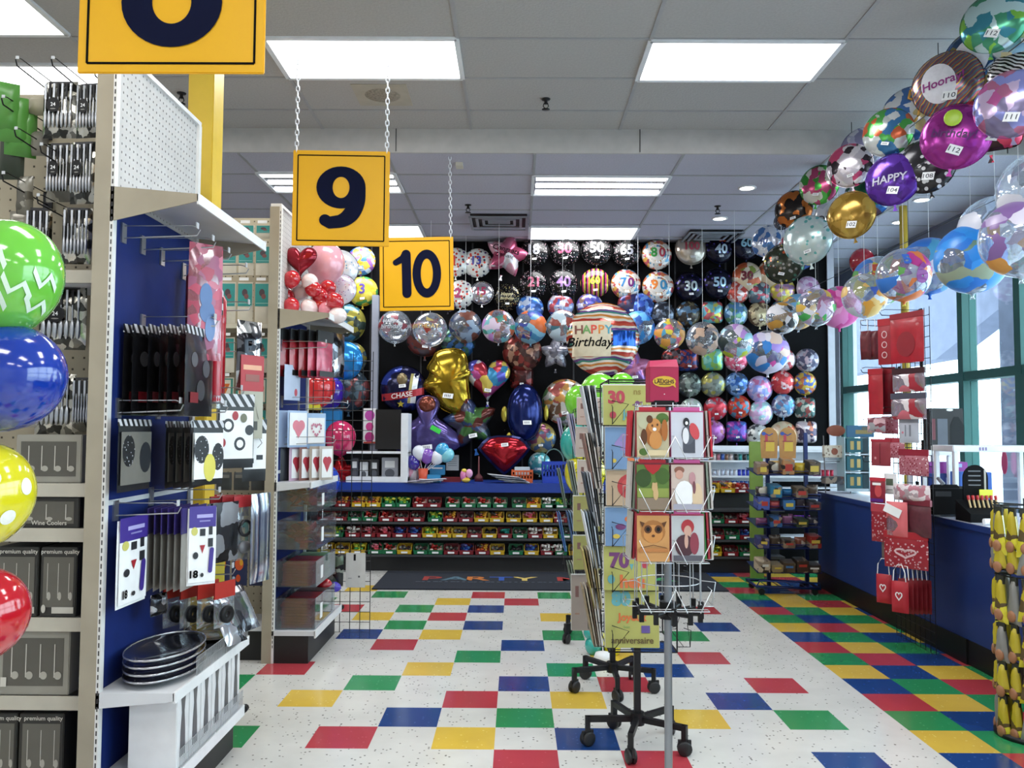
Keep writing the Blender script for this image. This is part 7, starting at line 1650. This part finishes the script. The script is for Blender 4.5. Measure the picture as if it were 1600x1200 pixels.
for k, (y, z) in enumerate(hz_): ghook(y, z, 'black wire hook on the right grid panel, %s from the top, %s' % (['first', 'first', 'second', 'second', 'third', 'third', 'fourth', 'fourth', 'fifth', 'lowest'][k], 'near side' if k % 2 == 0 and k < 8 else ('far side' if k < 8 else 'middle')))
rp(1392, 1440, 488, 567, 2.66, 'large red table cover pack, top of the grid panel', RD, 5, 'table_cover_pack', M('8a1a28', .4), .10, [('e', M('8a1c28', .4), 0, -.1, .3, .3)], tw=.35, step=.045)
rp(1372, 1393, 498, 570, 2.60, 'red pack with three white rings, left of the table covers', M('98222e', .35), 1, 'gift_pack', M('a81f2c', .4), .14, [('s', M('d8b8bc', .5), arc(0, .28, .18, .09, 0, 360, 14), .06), ('s', M('d8b8bc', .5), arc(0, .0, .18, .08, 0, 360, 14), .06), ('s', M('d8b8bc', .5), arc(0, -.28, .18, .08, 0, 360, 14), .06)], tw=.6)
for k in range(2):
    t = rp(1345+12*k, 1360+12*k, 517, 562, 2.55+.05*k, ['dark red quilted gift bag with a handle, outermost at the top left', 'dark red quilted gift bag with a handle, second at the top left'][k], M('5f1420', .4, 0, .3, 30), 1, 'gift_bag', tw=.6, d=.06)[0]
    MB().tube([(-.03, -.02, 0), (-.025, -.02, .08), (.025, -.02, .08), (.03, -.02, 0)], .003, PAPER, 5).build('handle', t)
rp(1357, 1378, 576, 648, 2.58, 'bright red pack in the second row, outermost', RD, 2, 'gift_pack', M('a81f2c', .4), .12, tw=.5, step=.05)
rp(1378, 1397, 574, 648, 2.70, 'dark red pack in the second row, behind the bright ones', DR, 2, 'gift_pack', M('98202e', .4), .12, tw=.5, step=.05)
rp(1396, 1442, 575, 612, 2.68, 'clear lollipop pack with red tips, upper lollipop row', CLR, 5, 'lollipop_pack', M('3a1a22', .4), .22, tw=.35, step=.04, d=.03)
rp(1394, 1444, 614, 655, 2.68, 'clear lollipop pack with red tips, lower lollipop row', CLR, 5, 'lollipop_pack', M('4a4a5a', .4), .2, tw=.35, step=.04, d=.03)
rp(1356, 1382, 652, 676, 2.60, 'pale pink and maroon plush pack, third row', PAT('patch', ['b87a88', 'd8b0b8', '7a3a48', '9a9aa0'], 26, .5, 0), 2, 'plush_pack', tw=.6, step=.06, d=.05)
rp(1378, 1402, 650, 678, 2.72, 'maroon knitted pack, third row', HC, 2, 'plush_pack', tw=.5, step=.05, d=.05)
rp(1406, 1434, 654, 692, 2.70, 'grey-white card pack in the third row of the grid panel', M('b0b4c0', .4), 1, 'gift_pack', M('8a8e98', .4), .15, [('b', M('7a7e8a', .5), .1, .1, .1, .6), ('b', M('7a7e8a', .5), -.15, .1, .06, .6), ('e', M('c87a8a', .5), -.3, .0, .06, .06)], tw=.6)
rp(1362, 1390, 686, 728, 2.60, 'dusty red box pack in the fourth row, outermost', M('8f3440', .4), 3, 'gift_pack', M('a8283a', .4), .08, [('b', M('6a222c', .4), 0, 0, .03, .9), ('e', M('c88a90', .5), -.25, -.2, .06, .06)], tw=.5, step=.05)
rp(1384, 1412, 684, 716, 2.66, 'pink speckled heart-print pack in the fourth row', HC, 2, 'gift_pack', M('a03040', .4), .2, tw=.5, step=.05)
rp(1406, 1448, 702, 743, 2.72, 'heart-print bag pack in the fifth row, nearest the windows', HC, 3, 'gift_pack', M('8f2034', .4), .22, tw=.4, step=.045)
rp(1360, 1382, 746, 786, 2.58, 'red and purple novelty pack in the fifth row', M('8a1f34', .35), 2, 'gift_pack', M('c03040', .4), .12, [('e', M('c84a50', .4), .1, .05, .25, .3), ('b', M('5a1f7a', .4), 0, -.4, .9, .16), ('b', PAPER, 0, .38, .6, .12)], tw=.6, step=.05)
rp(1382, 1400, 740, 772, 2.66, 'white tag card pack beside the novelty packs', PAPER, 1, 'gift_pack', None, .1, [('b', M('5a6a5a', .5), 0, .1, .6, .35), ('b', M('8a8e90', .5), 0, -.3, .5, .04)], tw=.6)
rp(1398, 1450, 757, 783, 2.70, 'small white and pink plush pack in a row under the heart-print bags', PAT('patch', ['d8ccd0', 'b87a88', 'e0d8dc', 'a89aa0'], 30, .5, 0), 4, 'plush_pack', tw=.4, step=.04, d=.05)
rp(1362, 1384, 787, 846, 2.58, 'long red sprinkle pack hanging low at the outer side', RC, 2, 'gift_pack', M('b0404c', .35), .2, tw=.55, step=.04)
t = rp(1386, 1416, 784, 838, 2.62, 'pink heart balloon pack with a tilted white tag', CLEAR('f0d0d4', .5, .1, ['c84a5a', 'd86a70'], 7, .6, .15, seed=2, haze=.15, milk='d8a0a8'), 1, 'gift_pack', tw=.7, d=.05)[0]
MB().b2(-.05, .07, -.035, -.032, -.09, -.03, PAPER, Matrix.Rotation(.4, 4, 'Y')).build('tag', t, label='white tilted tag')
rp(1414, 1452, 780, 838, 2.72, 'maroon mesh pouch fanned in the sixth row', MR, 4, 'mesh_pouch', M('7a2a3a', .4), .15, tw=.3, step=.04, d=.05)
rp(1384, 1446, 831, 888, 2.66, 'red bag pack with white dots and hearts in the seventh row', RC, 3, 'gift_pack', M('a81f2c', .4), .18, HEART(M('d8b8bc', .5)), tw=.75, step=.07)
rp(1378, 1392, 842, 872, 2.64, 'brown-grey pack left of the dotted red bags', M('6f5f58', .4), 1, 'gift_pack', tw=.6)
for k, (a, c, y0, y1, xx, lab) in enumerate([(1370, 1392, 897, 942, 2.60, 'red paper gift bag with a white heart ring, lower left of the grid panel'), (1394, 1418, 908, 957, 2.60, 'bright red paper gift bag with a white heart ring, front lowest')]):
    t = rp(a, c, y0, y1, xx, lab, M('b02432', .45), 1, 'gift_bag', None, .1, [('s', PAPER, [(.2*math.sin(u)**3, .05+.13*(13*math.cos(u)-5*math.cos(2*u)-2*math.cos(3*u)-math.cos(4*u))/14) for u in [2*PI*q/20 for q in range(21)]], .07)], tw=.75, d=.04)[0]
    MB().tube([(-.04, -.012, 0), (-.035, -.012, .07), (-.01, -.012, .11), (.02, -.012, .11), (.04, -.012, .06), (.045, -.012, 0)], .0035, PAPER, 6).build('handle', t)
for k in range(5):
    t = rp(1404+7*k, 1426+7*k, 905, 957, 2.66+.045*k, 'dark red paper gift bag seen edge-on behind the heart bags', M('7a1420', .5), 1, 'gift_bag', tw=.35, d=.03, group='edge-on red gift bags at the foot of the grid panel')[0]
    MB().tube([(-.04, -.012, 0), (-.03, -.012, .09), (.03, -.012, .09), (.04, -.012, 0)], .0035, PAPER, 5).build('handle', t)
# ---- far end of the counter
b = MB(); t = thing('wire_rack', 'small brown wire counter rack with an oval sign at the far end', 'rack', (at(1308, 765, 8.3).x, 8.3, .941)); BW2 = M('6a6a6e', .4, .5)
for s in (-.11, .13): b.tube([(s, 0, 0), (s+.02, .1, .55)], .006, BW2, 5)
b.tube([(-.13, -.06, .10), (.16, -.06, .10), (.16, .08, .13), (-.13, .08, .13)], .006, BW2, 5, True); b.tube([(-.11, 0, .3), (.15, .05, .3)], .005, BW2, 5); b.build('wire_frame', t)
MB().disc(.03, .60, .09, .055, .085, .095, M('8a4a34', .5), 24).build('oval_sign', t, label='brown oval sign')
bx('snack_tray', 'grey and brown pile of small packs in the counter wire rack', 'packs', 1290, 1322, 745, 756, 8.22, .12, PAT('patch', ['4a4c50', '8a7a6a', '2c2e34', '6a3a34'], 20, .4, .1))
bx('carton', 'speckled cream carton hung in the counter wire rack', 'box', 1288, 1320, 696, 715, 8.26, .06, PAT('dots', ['c8bfae', '6a4a3a', '8a7a6a'], 30, .5, 0, .3), [('e', M('8a4a34', .5), 0, 0, .16, .28)])
TB = [('b', M('b09a5a', .4), -.25, 0, .16, .6), ('b', M('c0aa6a', .4), .05, 0, .16, .6), ('b', M('12323a', .5), .36, 0, .26, 1)]
for k, (y0, y1) in enumerate([(685, 707), (713, 735), (741, 763)]): bx('teal_box', 'dark teal box with two gold figures on the counter, '+['topmost', 'middle', 'lowest'][k]+' of the stack', 'box', 1323, 1357, y0, y1, 8.2, .18, M('1f5a66', .4), TB)
t = bx('teal_stand', 'white-edged clear rack around the teal boxes on the counter', 'stand', 1322, 1358, 763.5, 768, 8.2, .2, M('b8c8d0', .3))
for y_ in (710, 738): z = at(1340, y_, 8.2).z-t.location.z; MB().b2(-.11, .11, -.1, .1, z-.006, z+.006, M('b8c8d0', .3)).build('shelf', t)
for s in (-1, 1): MB().b2(s*.115-.004, s*.115+.004, -.1, .1, 0, at(1340, 683, 8.2).z-t.location.z, M('9ab8c0', .3)).build('side', t)
bx('blue_sign', 'dull blue header sign with gold lettering above the teal boxes', 'sign', 1323, 1366, 665, 683, 8.2, .02, M('2f5f80', .5), [('b', M('8a7a4a', .5), .12, -.05, .6, .35), ('b', M('5a5a50', .5), .2, .25, .3, .3)])
# ---- goods and shelves towards the viewer
def tableshelf(x0_, x1_, y0_, z1, lab, Yn):
    a, c = at(x0_, y0_, Yn), at(x1_, y0_, Yn)
    w = c.x-a.x; zt2 = a.z-.941; t = thing('plastic_shelf', lab, 'shelf unit', ((a.x+c.x)/2, Yn+.18, .941))
    MB().rbox((0, 0, zt2-.02), (w, .34, .045), WHITE, .006).build('shelf_top', t)
    for sx in (-1, 1):
        for sy in (-1, 1): MB().rbox((sx*(w/2-.03), sy*.14, (zt2-.04)/2), (.035, .035, zt2-.04), WHITE, .005).build('leg', t)
    return t
t = tableshelf(1490, 1640, 697, 0, 'white plastic shelf standing on the counter, nearest the right edge', 6.3)
q = MB(); zz = at(1490, 697, 6.3).z-.941-.02
for k in range(3): q.b2(-.16+.022*k, -.147+.022*k, -.1722, -.1712, zz-.012, zz+.012, M('8a7aa8', .5))
q.build('writing', t)
tableshelf(1442, 1492, 704, 0, 'second white plastic shelf behind the wire grid panel', 7.25)
t = bx('bottle_box', 'brown carton with a dark bottle picture on the white shelf behind', 'box', 1453, 1505, 638, 704, 7.3, .12, M('1c181a', .5), [('b', M('5a5e68', .5), -.12, -.1, .3, .7), ('p', BLACK, [(.1, -.5), (.5, -.5), (.5, .1), (.35, .3), (.22, .3), (.1, .1)]), ('b', M('6a2a34', .5), -.38, .0, .1, .5), ('e', PAPER, .1, .46, .1, .03)])
for k, (a, c, y0, y1, Yk, h, lab) in enumerate([(1452, 1512, 722, 740, 7.35, '8a2a8a', 'magenta flat box under the back white shelf'), (1452, 1500, 740, 781, 7.3, '2a3a74', 'dark blue box under the back white shelf'), (1500, 1550, 738, 787, 6.95, '2a5ab0', 'blue carton on the counter between the white shelf legs')]):
    bx('carton', lab, 'box', a, c, y0, y1, Yk, .15, M(h, .4), [('b', M('9ab0d8', .5), .2, .2, .3, .3)])
BB = M('0c0c0e', .7, spec=.12)
t = bx('card_terminal_box', 'bulky black display box on the counter beside the wire grid panel', 'display', 1458, 1540, 764, 804, 6.05, .3, BB, [('b', M('2a2b2f', .4), -.3, .3, .3, .2)])
b = MB(); X_ = Matrix.Translation((-.06, -.02, .13)) @ Matrix.Rotation(-.35, 4, 'X'); b.rbox((0, 0, .03), (.2, .16, .05), BB, .01, X_); b.tube([(-.02, -.08, .06), (.0, .0, .12), (.06, .06, .1)], .014, M('8a8c92', .4), 6, X=X_); b.build('lid', t)
t = thing('pen_display', 'black domed counter display with red-tipped pens and a yellow price tag', 'display', (at(1540, 800, 5.75).x, 5.82, .941)); t.scale = (1.13, 1.13, 1.13)
w = .15; b = MB(); b.prism([(-w/2, 0), (w/2, 0), (w/2, .25)]+[(w/2*math.cos(PI*k/12), .25+.08*math.sin(PI*k/12)) for k in range(13)]+[(-w/2, .25)], .04, .05, BB); b.build('back_card', t)
b = MB(); b.add([(-.12, -.12, 0), (.12, -.12, 0), (.12, .05, 0), (-.12, .05, 0), (-.12, -.12, .05), (.12, -.12, .05), (.12, .05, .12), (-.12, .05, .12)], [(0, 1, 5, 4), (1, 2, 6, 5), (2, 3, 7, 6), (3, 0, 4, 7), (4, 5, 6, 7)], BB); b.build('tray', t)
for k in range(7): b = MB(); b.cyl((-.08+.027*k, -.05, .08), (-.08+.027*k, -.03, .125), .006, M('b8a070', .4), 8); b.cyl((-.08+.027*k, -.03, .125), (-.08+.027*k, -.022, .15), .009, M('b02028', .4), 8); b.build('pen', t)
q = MB()
for k in range(4): q.b2(-.045, .03, .0382, .0390, .205+.028*k, .212+.028*k, M('6a6c72', .5))
q.b2(.05, .062, .0382, .039, .12, .3, M('a8a49a', .4)); q.build('print', t)
b = MB(); b.b2(-.005, .075, -.01, -.006, .135, .185, M('d8e03a', .5)); add_txt(b, '$2.49', .032, .035, -.0068, .16, INK, .004); b.build('price_tag', t, label='yellow price tag reading $2.49')
o = MB().cyl((0, 0, 0), (.12, 0, 0), .02, PAPER, 16).build('paper_roll', loc=(3.02, 5.56, .941)); o.location.z = .941+.02; tag(o, 'white paper roll lying on the counter edge by the pens', 'paper roll')
o = MB().prism([(-.055, .07), (.055, .07), (-.02, 0)], 0, .003, PAPER).build('paper_scrap', loc=(at(1503, 792, 6.06).x, 6.06, .941)); tag(o, 'white triangular paper standing before the black display box', 'paper')
o = MB().disc(0, 0, .05, .11, 0, .004, M('c03a6a', .5), 12).build('sticker', loc=(WX-.02, 8.05, 1.25), rot=(0, 0, PI/2)); tag(o, 'pink flower sticker on the window glass above the white shelf', 'sticker')
# ---- spinner with yellow bags at the right edge
SX, SY = at(1612, 1150, 4.43).x, 4.43
t = thing('snack_spinner', 'round black floor spinner with yellow bags at the right edge', 'spinner', (SX, SY, 0))
MB().lathe([(.001, 0), (.17, 0), (.17, .02), (.03, .05), (.001, .05)], BLKMET, 24).build('base', t); MB().cyl((0, 0, .04), (0, 0, 1.2), .012, BLKMET, 10).build('pole', t)
tiers = [(795, 868, .10), (848, 895, .09), (902, 975, .13), (975, 1035, .11), (1035, 1090, .10), (1088, 1155, .10)]
YB = PAT('patch', ['c8c02a', 'd8d03a', 'b8a82a', 'd0c830', '5a4a2a', 'c8c02a'], 12, .25, .1); BT = M('9a6a4a', .4)
for ti, (y0, y1, w) in enumerate(tiers):
    z1 = at(1580, y0, SY).z; z0 = at(1580, y1, SY).z
    b = MB(); b.tube([(.13*math.cos(2*PI*k/16), .13*math.sin(2*PI*k/16), z1+.01) for k in range(16)], .004, BLKMET, 5, True)
    for k in range(6): b.tube([(0, 0, z1+.02), (.17*math.cos(2*PI*k/6), .17*math.sin(2*PI*k/6), z1+.02)], .004, BLKMET, 5)
    b.build('hook_ring', t)
    for k in range(8):
        a = PI*.6+PI*1.0*k/7; r = .125+.02*(k % 2)
        tt = pack('snack_bag', 'yellow cone-shaped snack bag on the right spinner, %s tier' % ['top', 'second', 'third', 'fourth', 'fifth', 'lowest'][ti], 'snack bag', (SX+r*math.cos(a), SY+r*math.sin(a), z1), a+PI/2+.5*(k % 2-.5), .085, (z1-z0)*(.97-.12*((k+ti) % 3 == 1)), YB if (k+ti) % 4 != 2 else M('8a8a86', .3, .3), None, d=.045, taper=.72, group='yellow bags on the %s tier of the right spinner' % ['top', 'second', 'third', 'fourth', 'fifth', 'lowest'][ti])
        MB().ell((0, -.02, -(z1-z0)*.78), (.026, .012, .03), BT, 10, 6).build('figure_print', tt); MB().b2(-.02, .02, -.006, .006, -.03, .012, M('2a2c22', .4)).build('clip', tt)
